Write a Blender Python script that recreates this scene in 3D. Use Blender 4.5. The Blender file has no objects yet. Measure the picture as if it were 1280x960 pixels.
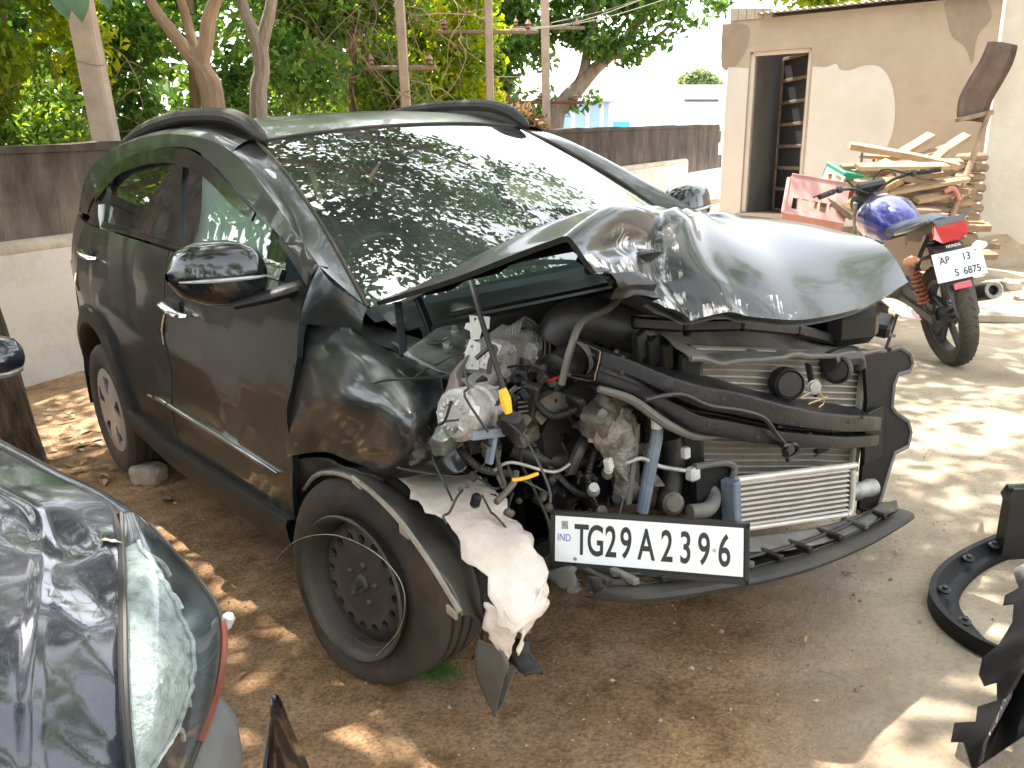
import bpy, bmesh, math, random
import numpy as np
from mathutils import Vector, Matrix
random.seed(7); rng = np.random.default_rng(11)
SC = bpy.context.scene; COL = SC.collection
RAD = math.radians
# ------------------------------------------------------------ camera, sky, sun, exposure
FPX, PITCH, CAMH = 1100.0, .252, 1.45
cd = bpy.data.cameras.new('camera'); cam = bpy.data.objects.new('camera', cd); COL.objects.link(cam)
cd.sensor_width = 36; cd.lens = FPX/1280*36; cd.clip_start = .02; cd.clip_end = 2000
cam.location = (0, 0, CAMH); cam.rotation_euler = (math.pi/2-PITCH, 0, 0); SC.camera = cam
SUN_AZ, SUN_EL = RAD(-38), RAD(66)          # azimuth clockwise from +Y
w = bpy.data.worlds.new('World'); SC.world = w; w.use_nodes = True
nt = w.node_tree; bg = nt.nodes['Background']
sky = nt.nodes.new('ShaderNodeTexSky'); sky.sky_type = 'NISHITA'; sky.sun_disc = False
sky.sun_elevation = SUN_EL; sky.sun_rotation = SUN_AZ; sky.air_density = 1.0; sky.dust_density = 1.6; sky.ozone_density = 1.0
hz = nt.nodes.new('ShaderNodeHueSaturation'); hz.inputs['Saturation'].default_value = .22; nt.links.new(sky.outputs[0], hz.inputs['Color']); nt.links.new(hz.outputs[0], bg.inputs[0]); bg.inputs[1].default_value = .15
sl = bpy.data.lights.new('sun', 'SUN'); sl.energy = 2.4; sl.angle = RAD(.53); sl.color = (1, .94, .84)
so = bpy.data.objects.new('sun', sl); COL.objects.link(so)
sd = Vector((math.sin(SUN_AZ)*math.cos(SUN_EL), math.cos(SUN_AZ)*math.cos(SUN_EL), math.sin(SUN_EL)))
so.rotation_euler = sd.to_track_quat('Z', 'Y').to_euler(); so.location = (-6, 8, 18)
SC.view_settings.view_transform = 'Standard'; SC.view_settings.look = 'None'
SC.view_settings.exposure = 2.7; SC.view_settings.gamma = 1
SC.render.engine = 'CYCLES'
SC.cycles.max_bounces = 8; SC.cycles.transparent_max_bounces = 16; SC.cycles.caustics_reflective = False; SC.cycles.caustics_refractive = False
# ------------------------------------------------------------ geometry of the place
def A(*p): return np.array(p, float)
_cp, _sp = math.cos(PITCH), math.sin(PITCH)
def wray(px, py):
    u = (480-py)/FPX
    return A((px-640)/FPX, _cp+u*_sp, -_sp+u*_cp)
def WY(px, py, Y):
    d = wray(px, py); return A(0, 0, CAMH)+d*(Y/d[1])
def sm(a, b, x): t = np.clip((x-a)/(b-a), 0, 1); return t*t*(3-2*t)
def gz(x, y):
    x = np.asarray(x, float); y = np.asarray(y, float)
    xx = np.where(x > 0, 5*np.tanh(x/5*1.02), np.where(x < -3, -3-3*np.tanh((-3-x)/3), x))
    return .05+.078*xx+.16*sm(6.5, 9.5, y)*sm(0, 3, x)
def WG(px, py):
    d = wray(px, py); t = 2.
    for i in range(60):
        p = A(0, 0, CAMH)+d*t; t += .6*(p[2]-gz(p[0], p[1]))/max(-d[2], .05)
    return A(0, 0, CAMH)+d*t
# the wrecked car stands in a frame of its own: x forward from the front axle, y to its left, z up
CC = A(2.076, -1.886, 1.393); _yaw, _rol = 2.483, -.081
_f = A(math.cos(_yaw)*_cp, math.sin(_yaw)*_cp, -_sp); _r = np.cross(_f, [0, 0, 1]); _r /= np.linalg.norm(_r); _u = np.cross(_r, _f)
_r, _u = math.cos(_rol)*_r+math.sin(_rol)*_u, -math.sin(_rol)*_r+math.cos(_rol)*_u
def cray(px, py): return _f+_r*(px-640)/FPX+_u*(480-py)/FPX
def PX(px, py, x): d = cray(px, py); return CC+d*((x-CC[0])/d[0])
def PY(px, py, y): d = cray(px, py); return CC+d*((y-CC[1])/d[1])
def PZ(px, py, z): d = cray(px, py); return CC+d*((z-CC[2])/d[2])
def PD(px, py, dep): return CC+cray(px, py)*dep
_M3 = np.outer([1, 0, 0], _r)+np.outer([0, _sp, _cp], _u)+np.outer([0, _cp, -_sp], _f)
CARM = Matrix([[*_M3[i], 0] for i in range(3)]+[[0, 0, 0, 1]]); _t = A(0, 0, CAMH)-_M3@CC
CARM[0][3], CARM[1][3], CARM[2][3] = _t
# ------------------------------------------------------------ materials
def mat(name, col, rough=.6, metal=0, col2=None, nscale=8., nlo=.35, nhi=.65, bump=0., bscale=40., coat=0., dust=None, dustamt=0., dscale=3., spec=.5, det=6, stretch=None, rvar=0.):
    m = bpy.data.materials.new(name); m.use_nodes = True; t = m.node_tree; n = t.nodes; L = t.links
    b = n['Principled BSDF']; b.inputs['Roughness'].default_value = rough; b.inputs['Metallic'].default_value = metal
    b.inputs['Base Color'].default_value = (*col, 1); b.inputs['Specular IOR Level'].default_value = spec
    if coat: b.inputs['Coat Weight'].default_value = coat; b.inputs['Coat Roughness'].default_value = .06
    tc = n.new('ShaderNodeTexCoord'); vec = tc.outputs['Object']
    if stretch:
        mp = n.new('ShaderNodeMapping'); mp.inputs['Scale'].default_value = stretch; L.new(vec, mp.inputs[0]); vec = mp.outputs[0]
    cur = None
    if col2:
        nz = n.new('ShaderNodeTexNoise'); nz.inputs['Scale'].default_value = nscale; nz.inputs['Detail'].default_value = det; nz.inputs['Roughness'].default_value = .65
        L.new(vec, nz.inputs['Vector']); cr = n.new('ShaderNodeValToRGB'); L.new(nz.outputs['Fac'], cr.inputs[0])
        cr.color_ramp.elements[0].position = nlo; cr.color_ramp.elements[0].color = (*col, 1)
        cr.color_ramp.elements[1].position = nhi; cr.color_ramp.elements[1].color = (*col2, 1); cur = cr.outputs[0]
        if rvar:
            mr = n.new('ShaderNodeMapRange'); L.new(nz.outputs['Fac'], mr.inputs[0]); mr.inputs[1].default_value = .3; mr.inputs[2].default_value = .7
            mr.inputs[3].default_value = max(.02, rough-rvar); mr.inputs[4].default_value = min(1, rough+rvar); L.new(mr.outputs[0], b.inputs['Roughness'])
    if dust:
        nz = n.new('ShaderNodeTexNoise'); nz.inputs['Scale'].default_value = dscale; nz.inputs['Detail'].default_value = 9; nz.inputs['Roughness'].default_value = .7
        L.new(tc.outputs['Object'], nz.inputs['Vector']); cr = n.new('ShaderNodeValToRGB'); L.new(nz.outputs['Fac'], cr.inputs[0])
        cr.color_ramp.elements[0].position = .36; cr.color_ramp.elements[0].color = (0, 0, 0, 1)
        cr.color_ramp.elements[1].position = .74; cr.color_ramp.elements[1].color = (dustamt,)*3+(1,)
        sg = n.new('ShaderNodeNewGeometry'); sx = n.new('ShaderNodeSeparateXYZ'); L.new(sg.outputs['Normal'], sx.inputs[0])
        up = n.new('ShaderNodeMapRange'); L.new(sx.outputs[2], up.inputs[0]); up.inputs[1].default_value = -.4; up.inputs[2].default_value = .9; up.inputs[3].default_value = .35; up.inputs[4].default_value = 1.5
        mu = n.new('ShaderNodeMath'); mu.operation = 'MULTIPLY'; mu.use_clamp = True; L.new(cr.outputs[0], mu.inputs[0]); L.new(up.outputs[0], mu.inputs[1])
        db = n.new('ShaderNodeBsdfDiffuse'); db.inputs[0].default_value = (*dust, 1)
        mx = n.new('ShaderNodeMixShader'); L.new(mu.outputs[0], mx.inputs[0]); L.new(b.outputs[0], mx.inputs[1]); L.new(db.outputs[0], mx.inputs[2])
        L.new(mx.outputs[0], n['Material Output'].inputs[0])
    if cur is not None: L.new(cur, b.inputs['Base Color'])
    if bump:
        nb = n.new('ShaderNodeTexNoise'); nb.inputs['Scale'].default_value = bscale; nb.inputs['Detail'].default_value = 8; nb.inputs['Roughness'].default_value = .65
        L.new(vec, nb.inputs['Vector']); bp = n.new('ShaderNodeBump'); bp.inputs['Strength'].default_value = min(1, bump); bp.inputs['Distance'].default_value = .02
        L.new(nb.outputs['Fac'], bp.inputs['Height']); L.new(bp.outputs[0], b.inputs['Normal'])
    return m
def glass(name, tint, refl=1., ior=1.55, rough=.01, tintmix=1., film=0.):
    m = bpy.data.materials.new(name); m.use_nodes = True; n = m.node_tree.nodes; L = m.node_tree.links
    n.remove(n['Principled BSDF']); tr = n.new('ShaderNodeBsdfTransparent'); tr.inputs[0].default_value = (*tint, 1)
    gl = n.new('ShaderNodeBsdfGlossy'); gl.inputs['Roughness'].default_value = rough; gl.inputs[0].default_value = (refl,)*3+(1,)
    lw = n.new('ShaderNodeLayerWeight'); lw.inputs[0].default_value = .5; pw = n.new('ShaderNodeMath'); pw.operation = 'POWER'; L.new(lw.outputs['Facing'], pw.inputs[0]); pw.inputs[1].default_value = 4.
    f0 = 1.8*((ior-1)/(ior+1))**2; mu = n.new('ShaderNodeMath'); mu.operation = 'MULTIPLY_ADD'; mu.inputs[1].default_value = 1-f0; mu.inputs[2].default_value = f0; mu.use_clamp = True; L.new(pw.outputs[0], mu.inputs[0])
    mx = n.new('ShaderNodeMixShader'); L.new(mu.outputs[0], mx.inputs[0])
    src = tr.outputs[0]
    if film:
        df = n.new('ShaderNodeBsdfDiffuse'); df.inputs[0].default_value = (.55, .56, .5, 1)
        nz = n.new('ShaderNodeTexNoise'); nz.inputs['Scale'].default_value = 5; nz.inputs['Detail'].default_value = 8
        tc = n.new('ShaderNodeTexCoord'); L.new(tc.outputs['Object'], nz.inputs['Vector'])
        mr = n.new('ShaderNodeMapRange'); L.new(nz.outputs['Fac'], mr.inputs[0]); mr.inputs[1].default_value = .3; mr.inputs[2].default_value = .8; mr.inputs[3].default_value = film*.3; mr.inputs[4].default_value = film
        m2 = n.new('ShaderNodeMixShader'); L.new(mr.outputs[0], m2.inputs[0]); L.new(tr.outputs[0], m2.inputs[1]); L.new(df.outputs[0], m2.inputs[2]); src = m2.outputs[0]
    L.new(src, mx.inputs[1]); L.new(gl.outputs[0], mx.inputs[2]); L.new(mx.outputs[0], n['Material Output'].inputs[0])
    return m
def leafmat(name, c1, c2, c3, trans=.4, rough=.45):
    m = bpy.data.materials.new(name); m.use_nodes = True; n = m.node_tree.nodes; L = m.node_tree.links
    b = n['Principled BSDF']; b.inputs['Roughness'].default_value = rough; b.inputs['Specular IOR Level'].default_value = .35
    at = n.new('ShaderNodeAttribute'); at.attribute_name = 'rnd'; cr = n.new('ShaderNodeValToRGB'); L.new(at.outputs['Fac'], cr.inputs[0])
    e = cr.color_ramp.elements; e[0].color = (*c1, 1); e[1].color = (*c3, 1); k = e.new(.55); k.color = (*c2, 1)
    L.new(cr.outputs[0], b.inputs['Base Color']); tb = n.new('ShaderNodeBsdfTranslucent')
    hs = n.new('ShaderNodeHueSaturation'); hs.inputs['Hue'].default_value = .485; hs.inputs['Saturation'].default_value = 1.1; hs.inputs['Value'].default_value = 1.5
    L.new(cr.outputs[0], hs.inputs['Color']); L.new(hs.outputs[0], tb.inputs[0])
    mx = n.new('ShaderNodeMixShader'); mx.inputs[0].default_value = trans; L.new(b.outputs[0], mx.inputs[1]); L.new(tb.outputs[0], mx.inputs[2])
    L.new(mx.outputs[0], n['Material Output'].inputs[0]); return m
# ------------------------------------------------------------ objects
def sp2(pts, n=5): return [tuple(p[:2]) for p in spline([(*p, 0) for p in pts], n)]
def link(o, parent=None):
    COL.objects.link(o)
    if parent is not None: o.parent = parent
    return o
def empty(name, loc=(0, 0, 0), rz=0, matrix=None):
    o = bpy.data.objects.new(name, None); COL.objects.link(o); o.empty_display_size = .1
    if matrix is not None: o.matrix_world = matrix
    else: o.location = loc; o.rotation_euler = (0, 0, rz)
    return o
def tag(o, label=None, cat=None, group=None, kind=None):
    for k, v in (('label', label), ('category', cat), ('group', group), ('kind', kind)):
        if v: o[k] = v
    return o
def meshobj(name, V, Fc, m, parent=None, smooth=False, sharp=35):
    me = bpy.data.meshes.new(name); me.from_pydata([tuple(map(float, v)) for v in V], [], Fc); me.validate(); me.update()
    if smooth:
        me.shade_smooth()
        if sharp: me.set_sharp_from_angle(angle=RAD(sharp))
    if m is not None: me.materials.append(m)
    return link(bpy.data.objects.new(name, me), parent)
def bmobj(name, bm, m, parent=None, smooth=True, sharp=35):
    me = bpy.data.meshes.new(name); bm.normal_update(); bm.to_mesh(me); bm.free()
    if smooth:
        me.shade_smooth()
        if sharp: me.set_sharp_from_angle(angle=RAD(sharp))
    if m is not None: me.materials.append(m)
    return link(bpy.data.objects.new(name, me), parent)
def frame_of(d):
    d = A(*d); d /= np.linalg.norm(d); a = A(0, 0, 1) if abs(d[2]) < .9 else A(1, 0, 0)
    s = np.cross(d, a); s /= np.linalg.norm(s); return d, s, np.cross(s, d)
def spline(pts, n=4):
    P = [A(*p) for p in pts]
    if len(P) < 3: return P
    o = []
    for i in range(len(P)-1):
        p0 = P[max(i-1, 0)]; p1 = P[i]; p2 = P[i+1]; p3 = P[min(i+2, len(P)-1)]
        for k in range(n):
            t = k/n; o.append(.5*((2*p1)+(p2-p0)*t+(2*p0-5*p1+4*p2-p3)*t*t+(3*p1-p0-3*p2+p3)*t**3))
    return o+[P[-1]]
class MB:
    def __init__(s): s.V = []; s.F = []
    def add(s, V, Fc):
        b = len(s.V); s.V += [A(*v) for v in V]; s.F += [tuple(i+b for i in f) for f in Fc]; return s
    def box(s, c, size, rot=None, ch=.15):
        # chamfered box; rot = 3x3 (columns are axes) or euler tuple
        h = A(*size)/2; e = min(h)*ch*2 if ch < .5 else ch; e = min(e, min(h)*.95)
        if rot is None: R = np.eye(3)
        elif isinstance(rot, (tuple, list)) and not hasattr(rot[0], '__len__'): R = np.array(__import__('mathutils').Euler(rot).to_matrix())
        else: R = np.array(rot)
        if ch <= 0:
            V = [A(x, y, z)*h for x in (-1, 1) for y in (-1, 1) for z in (-1, 1)]
            Fc = [(0, 1, 3, 2), (4, 6, 7, 5), (0, 4, 5, 1), (2, 3, 7, 6), (0, 2, 6, 4), (1, 5, 7, 3)]
            return s.add([A(*c)+R@v for v in V], Fc)
        V = []; idx = {}
        for x in (-1, 1):
            for y in (-1, 1):
                for z in (-1, 1):
                    g = A(x, y, z)
                    for a in range(3):
                        v = g*(h-e); v[a] = g[a]*h[a]; idx[(x, y, z, a)] = len(V); V.append(v)
        Fc = []
        for a in range(3):
            b_, c_ = (a+1) % 3, (a+2) % 3
            for sgn in (-1, 1):
                q = []
                for i, j in ((-1, -1), (1, -1), (1, 1), (-1, 1)):
                    k = [0, 0, 0]; k[a] = sgn; k[b_] = i; k[c_] = j; q.append(idx[(*k, a)])
                Fc.append(tuple(q if sgn > 0 else q[::-1]))
            for i in (-1, 1):
                for j in (-1, 1):
                    k0 = [0]*3; k1 = [0]*3; k0[a] = -1; k1[a] = 1
                    for k in (k0, k1): k[b_] = i; k[c_] = j
                    q = (idx[(*k0, b_)], idx[(*k1, b_)], idx[(*k1, c_)], idx[(*k0, c_)])
                    Fc.append(q if i*j > 0 else q[::-1])
        for x in (-1, 1):
            for y in (-1, 1):
                for z in (-1, 1):
                    q = tuple(idx[(x, y, z, a)] for a in range(3)); Fc.append(q if x*y*z > 0 else q[::-1])
        return s.add([A(*c)+R@v for v in V], Fc)
    def bar(s, p, q, w, h, up=(0, 0, 1), ch=.15):
        p = A(*p); q = A(*q); d = q-p; L = np.linalg.norm(d); d /= L; u = A(*up); sde = np.cross(u, d)
        if np.linalg.norm(sde) < 1e-4: sde = np.cross(A(1, 0, .1), d)
        sde /= np.linalg.norm(sde); u = np.cross(d, sde)
        return s.box((p+q)/2, (L, w, h), np.stack([d, sde, u], 1), ch)
    def tube(s, pts, r, n=8, caps=True, sub=0, flat=1.):
        P = spline(pts, sub) if sub else [A(*p) for p in pts]
        k = len(P); rs = np.interp(np.linspace(0, 1, k), np.linspace(0, 1, len(r)), r) if hasattr(r, '__len__') else [r]*k
        V = []; Fc = []; side = None
        for i in range(k):
            d = P[min(i+1, k-1)]-P[max(i-1, 0)]; nn = np.linalg.norm(d); d = d/nn if nn > 1e-9 else A(0, 0, 1)
            if side is None: _, side, _u2 = frame_of(d)
            side = side-d*(side@d); side /= max(np.linalg.norm(side), 1e-9); u = np.cross(d, side)
            for j in range(n):
                a = 2*math.pi*j/n; V.append(P[i]+rs[i]*(math.cos(a)*side+flat*math.sin(a)*u))
        for i in range(k-1):
            for j in range(n): Fc.append((i*n+j, i*n+(j+1) % n, (i+1)*n+(j+1) % n, (i+1)*n+j))
        if caps: Fc += [tuple(range(n))[::-1], tuple((k-1)*n+j for j in range(n))]
        return s.add(V, Fc)
    def lathe(s, prof, c=(0, 0, 0), axis=(0, 0, 1), n=24, closed=False, xs=None):
        # prof: (radius, height along axis)
        d, a, b = frame_of(axis)
        if xs is not None: a = A(*xs); b = np.cross(d, a)
        V = []; Fc = []; k = len(prof)
        for r, h in prof:
            for j in range(n):
                t = 2*math.pi*j/n; V.append(A(*c)+d*h+r*(math.cos(t)*a+math.sin(t)*b))
        for i in range(k-1 if not closed else k):
            i2 = (i+1) % k
            for j in range(n): Fc.append((i*n+j, i*n+(j+1) % n, i2*n+(j+1) % n, i2*n+j))
        if not closed:
            if prof[0][0] > 1e-6: Fc.append(tuple(range(n))[::-1])
            if prof[-1][0] > 1e-6: Fc.append(tuple((k-1)*n+j for j in range(n)))
        return s.add(V, Fc)
    def prism(s, pts, vec):
        # polygon (3D points) pushed along vec
        n = len(pts); vec = A(*vec); V = [A(*p) for p in pts]+[A(*p)+vec for p in pts]
        Fc = [tuple(range(n))[::-1], tuple(range(n, 2*n))]+[(i, (i+1) % n, n+(i+1) % n, n+i) for i in range(n)]
        return s.add(V, Fc)
    def build(s, name, m, parent=None, smooth=True, sharp=35, fix=True):
        bm = bmesh.new(); vs = [bm.verts.new(v) for v in s.V]
        for f in s.F:
            try: bm.faces.new([vs[i] for i in f])
            except ValueError: pass
        if fix: bmesh.ops.recalc_face_normals(bm, faces=bm.faces)
        return bmobj(name, bm, m, parent, smooth, sharp)
def catm(P, n):
    # dense interpolation of a control grid (rows x cols x 3)
    P = np.array(P, float); R_, C_, _ = P.shape
    def interp(Q, m):
        K = len(Q); o = []
        for i in range(K-1):
            p0, p1, p2, p3 = Q[max(i-1, 0)], Q[i], Q[i+1], Q[min(i+2, K-1)]
            for k in range(m):
                t = k/m; o.append(.5*((2*p1)+(p2-p0)*t+(2*p0-5*p1+4*p2-p3)*t*t+(3*p1-p0-3*p2+p3)*t**3))
        o.append(Q[-1]); return np.array(o)
    Q = interp(P, n); Q = np.swapaxes(interp(np.swapaxes(Q, 0, 1), n), 0, 1); return Q
def gridmesh(name, Q, m, parent=None, thick=0., dirv=None, smooth=True, sharp=50, noise=None):
    Q = np.array(Q, float); r, c, _ = Q.shape
    if noise is not None: Q = Q+noise(Q)
    V = Q.reshape(-1, 3); Fc = [(i*c+j, i*c+j+1, (i+1)*c+j+1, (i+1)*c+j) for i in range(r-1) for j in range(c-1)]
    o = meshobj(name, V, Fc, m, parent, smooth, sharp)
    if thick:
        md = o.modifiers.new('thick', 'SOLIDIFY'); md.thickness = thick; md.offset = 0
    return o
def ruled(name, Pa, Pb, m, parent, n=4, bulge=0., bdir=(0, 0, 1), thick=0., res=24):
    def resamp(P):
        P = np.array(spline(P, 6)); d = np.r_[0, np.cumsum(np.linalg.norm(np.diff(P, axis=0), axis=1))]; t = np.linspace(0, d[-1], res)
        return np.stack([np.interp(t, d, P[:, k]) for k in range(3)], 1)
    a = resamp(Pa); b = resamp(Pb); Q = []
    for k in range(n+1):
        t = k/n; Q.append(a*(1-t)+b*t+A(*bdir)*bulge*4*t*(1-t))
    return gridmesh(name, np.array(Q), m, parent, thick)
def panel(name, outline, fmap, m, parent, step=.05, depth=.018, flip=False, sharp=40, sub=0):
    pts = [p[:2] for p in spline([(*p, 0) for p in outline]+[(*outline[0], 0)], sub)[:-1]] if sub else outline
    if sum(p[0]*q[1]-q[0]*p[1] for p, q in zip(pts, list(pts[1:])+[pts[0]])) < 0: pts = list(pts)[::-1]
    bm = bmesh.new(); bm.faces.new([bm.verts.new((p[0], p[1], 0)) for p in pts])
    us = [p[0] for p in pts]; vs = [p[1] for p in pts]
    for a, lo, hi in ((0, min(us), max(us)), (1, min(vs), max(vs))):
        k = math.floor(lo/step)+1
        while k*step < hi-1e-5:
            co = [0, 0, 0]; no = [0, 0, 0]; co[a] = k*step; no[a] = 1
            bmesh.ops.bisect_plane(bm, geom=bm.verts[:]+bm.edges[:]+bm.faces[:], plane_co=co, plane_no=no); k += 1
    bmesh.ops.remove_doubles(bm, verts=bm.verts, dist=step*.02)
    e = 1e-3; nrm = {}
    for v in bm.verts:
        u, vv = v.co.x, v.co.y; p = A(*fmap(u, vv)); n_ = np.cross(A(*fmap(u+e, vv))-p, A(*fmap(u, vv+e))-p); n_ /= max(np.linalg.norm(n_), 1e-12)
        if flip: n_ = -n_
        nrm[v] = n_; v.co = p
    if flip: bmesh.ops.reverse_faces(bm, faces=bm.faces)
    bm.verts.index_update(); nsurf = len(bm.faces); vn = [nrm[v] for v in bm.verts]
    if depth:
        be = [ed for ed in bm.edges if ed.is_boundary]; loc = {tuple(v.co): nrm[v] for ed in be for v in ed.verts}
        ret = bmesh.ops.extrude_edge_only(bm, edges=be)
        for g in ret['geom']:
            if isinstance(g, bmesh.types.BMVert): g.co -= Vector(loc.get(tuple(g.co), A(0, 0, 0))*depth)
    bm.normal_update(); me = bpy.data.meshes.new(name); bm.faces.index_update(); bm.verts.index_update(); bm.to_mesh(me); bm.free(); me.shade_smooth()
    ln = [None]*len(me.loops); nv = len(vn)
    for p in me.polygons:
        surf = all(me.loops[l].vertex_index < nv for l in p.loop_indices)
        for l in p.loop_indices: ln[l] = tuple(vn[me.loops[l].vertex_index]) if surf else tuple(p.normal)
    me.normals_split_custom_set(ln); me.materials.append(m)
    return link(bpy.data.objects.new(name, me), parent)
def holed(outer, holes, z=0.):
    # 2D outline with holes -> (V, F) filled
    bm = bmesh.new(); ed = []
    for loop in [outer]+holes:
        vs = [bm.verts.new((p[0], p[1], z)) for p in loop]
        for i in range(len(vs)): ed.append(bm.edges.new((vs[i], vs[(i+1) % len(vs)])))
    bmesh.ops.triangle_fill(bm, use_beauty=True, edges=ed); bm.verts.index_update()
    V = [tuple(v.co) for v in bm.verts]; Fc = [tuple(v.index for v in f.verts) for f in bm.faces]; bm.free(); return V, Fc
def holed_plate(mb, outer, holes, origin, ax, ay, thick):
    o = A(*origin); ax = A(*ax); ay = A(*ay); az = np.cross(ax, ay); az /= np.linalg.norm(az); V, Fc = holed(outer, holes)
    T = lambda p, h: o+ax*p[0]+ay*p[1]+az*h
    mb.add([T(v, thick/2) for v in V], Fc); mb.add([T(v, -thick/2) for v in V], [f[::-1] for f in Fc])
    for loop in [outer]+holes:
        n = len(loop); mb.add([T(p, thick/2) for p in loop]+[T(p, -thick/2) for p in loop], [(i, (i+1) % n, n+(i+1) % n, n+i) for i in range(n)])
def circ(c, r, n=12, ry=None, ph=0): return [(c[0]+r*math.cos(2*math.pi*k/n+ph), c[1]+(ry or r)*math.sin(2*math.pi*k/n+ph)) for k in range(n)]
def copy_tree(o, parent=None):
    c = o.copy(); COL.objects.link(c); c.parent = parent
    for ch in list(o.children): copy_tree(ch, c)
    return c
def fbm(Q, s, seed=0, oct=3):
    # cheap smooth value noise on points (N,3)->(N,)
    from mathutils import noise as mn
    sh = Q.shape[:-1]; o = np.array([mn.fractal(Vector(p*s+seed*7.3), 1., 2., oct) for p in Q.reshape(-1, 3)]); return o.reshape(sh)
# ------------------------------------------------------------ ground
def ground_mat():
    m = bpy.data.materials.new('yard_ground'); m.use_nodes = True; n = m.node_tree.nodes; L = m.node_tree.links; b = n['Principled BSDF']
    b.inputs['Roughness'].default_value = .95; b.inputs['Specular IOR Level'].default_value = .15
    g = n.new('ShaderNodeNewGeometry'); pos = g.outputs['Position']
    def noise(s, d=8, r=.65):
        z = n.new('ShaderNodeTexNoise'); z.inputs['Scale'].default_value = s; z.inputs['Detail'].default_value = d; z.inputs['Roughness'].default_value = r; L.new(pos, z.inputs['Vector']); return z.outputs['Fac']
    def ramp(f, *st):
        r = n.new('ShaderNodeValToRGB'); L.new(f, r.inputs[0]); e = r.color_ramp.elements
        while len(e) < len(st): e.new(.5)
        for k, (p, c) in enumerate(st): e[k].position = p; e[k].color = (*c, 1) if len(c) == 3 else c
        return r.outputs[0]
    def mix(f, a, b_, mode='MIX'):
        x = n.new('ShaderNodeMix'); x.data_type = 'RGBA'; x.blend_type = mode; L.new(f, x.inputs['Factor']) if not isinstance(f, float) else setattr(x.inputs['Factor'], 'default_value', f)
        L.new(a, x.inputs['A']); L.new(b_, x.inputs['B']); return x.outputs['Result']
    soil = ramp(noise(3.2), (.3, (.33, .20, .10)), (.5, (.47, .30, .17)), (.72, (.58, .41, .26)))
    grit = ramp(noise(85, 4), (.36, (.62, .6, .58)), (.52, (1, 1, 1)), (.7, (1.35, 1.3, 1.2)))
    soil = mix(1., soil, grit, 'MULTIPLY')
    soil = mix(1., soil, ramp(noise(11, 7, .7), (.34, (.66, .60, .55)), (.50, (1, 1, 1)), (.68, (1.22, 1.18, 1.1))), 'MULTIPLY')
    conc = ramp(noise(1.3), (.3, (.42, .335, .235)), (.55, (.54, .445, .33)), (.75, (.62, .53, .41)))
    g2 = ramp(noise(60, 5), (.3, (.8, .8, .8)), (.5, (1, 1, 1)), (.75, (1.12, 1.1, 1.06)))
    conc = mix(1., conc, g2, 'MULTIPLY')
    # the concrete apron: right of a wavering edge
    sx = n.new('ShaderNodeSeparateXYZ'); L.new(pos, sx.inputs[0])
    e1 = n.new('ShaderNodeMath'); e1.operation = 'MULTIPLY'; L.new(sx.outputs[1], e1.inputs[0]); e1.inputs[1].default_value = -.22
    e2 = n.new('ShaderNodeMath'); L.new(e1.outputs[0], e2.inputs[0]); L.new(sx.outputs[0], e2.inputs[1])
    nz = n.new('ShaderNodeMath'); nz.operation = 'MULTIPLY_ADD'; L.new(noise(2.6, 9, .62), nz.inputs[0]); nz.inputs[1].default_value = .55; L.new(e2.outputs[0], nz.inputs[2])
    mk = n.new('ShaderNodeMapRange'); L.new(nz.outputs[0], mk.inputs[0]); mk.inputs[1].default_value = .36; mk.inputs[2].default_value = .86; mk.clamp = True
    col = mix(mk.outputs[0], soil, conc)
    # moss and damp under the engine bay, dark damp patches on the soil
    damp = ramp(noise(1.7, 6), (.40, (1, 1, 1)), (.66, (.62, .58, .55)))
    col = mix(.75, col, mix(1., col, damp, 'MULTIPLY'))
    L.new(col, b.inputs['Base Color'])
    bp = n.new('ShaderNodeBump'); bp.inputs['Strength'].default_value = .75; bp.inputs['Distance'].default_value = .02
    ad = n.new('ShaderNodeMath'); L.new(noise(28, 9, .72), ad.inputs[0]); L.new(noise(170, 4), ad.inputs[1]); L.new(ad.outputs[0], bp.inputs['Height']); L.new(bp.outputs[0], b.inputs['Normal'])
    return m
def axis(fine0, fine1, st, lo, hi):
    a = list(np.arange(fine0, fine1, st)); d = st
    while a[-1] < hi: d *= 1.25; a.append(a[-1]+d)
    d = st
    while a[0] > lo: d *= 1.25; a.insert(0, a[0]-d)
    return np.array(a)
gx = axis(-4.5, 5.5, .045, -300, 300); gy = axis(.4, 9, .045, -60, 600)
GX, GY = np.meshgrid(gx, gy, indexing='ij'); GZ = gz(GX, GY)
from mathutils import noise as mn
near = (np.abs(GX) < 7) & (GY > 0) & (GY < 12)
soilm = 1-sm(.3, 1.0, GX-.22*GY+.2)
bn = np.zeros_like(GZ)
for i, j in zip(*np.where(near)): bn[i, j] = mn.fractal(Vector((GX[i, j]*2.2, GY[i, j]*2.2, 0)), 1., 2., 5)
GZ += bn*(.006+.014*soilm)*near
def gzn(x, y): return float(gz(x, y))
V = np.stack([GX, GY, GZ], -1).reshape(-1, 3); nx, ny = GX.shape
idx = np.arange(nx*ny).reshape(nx, ny); Fq = np.stack([idx[:-1, :-1], idx[1:, :-1], idx[1:, 1:], idx[:-1, 1:]], -1).reshape(-1, 4)
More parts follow.
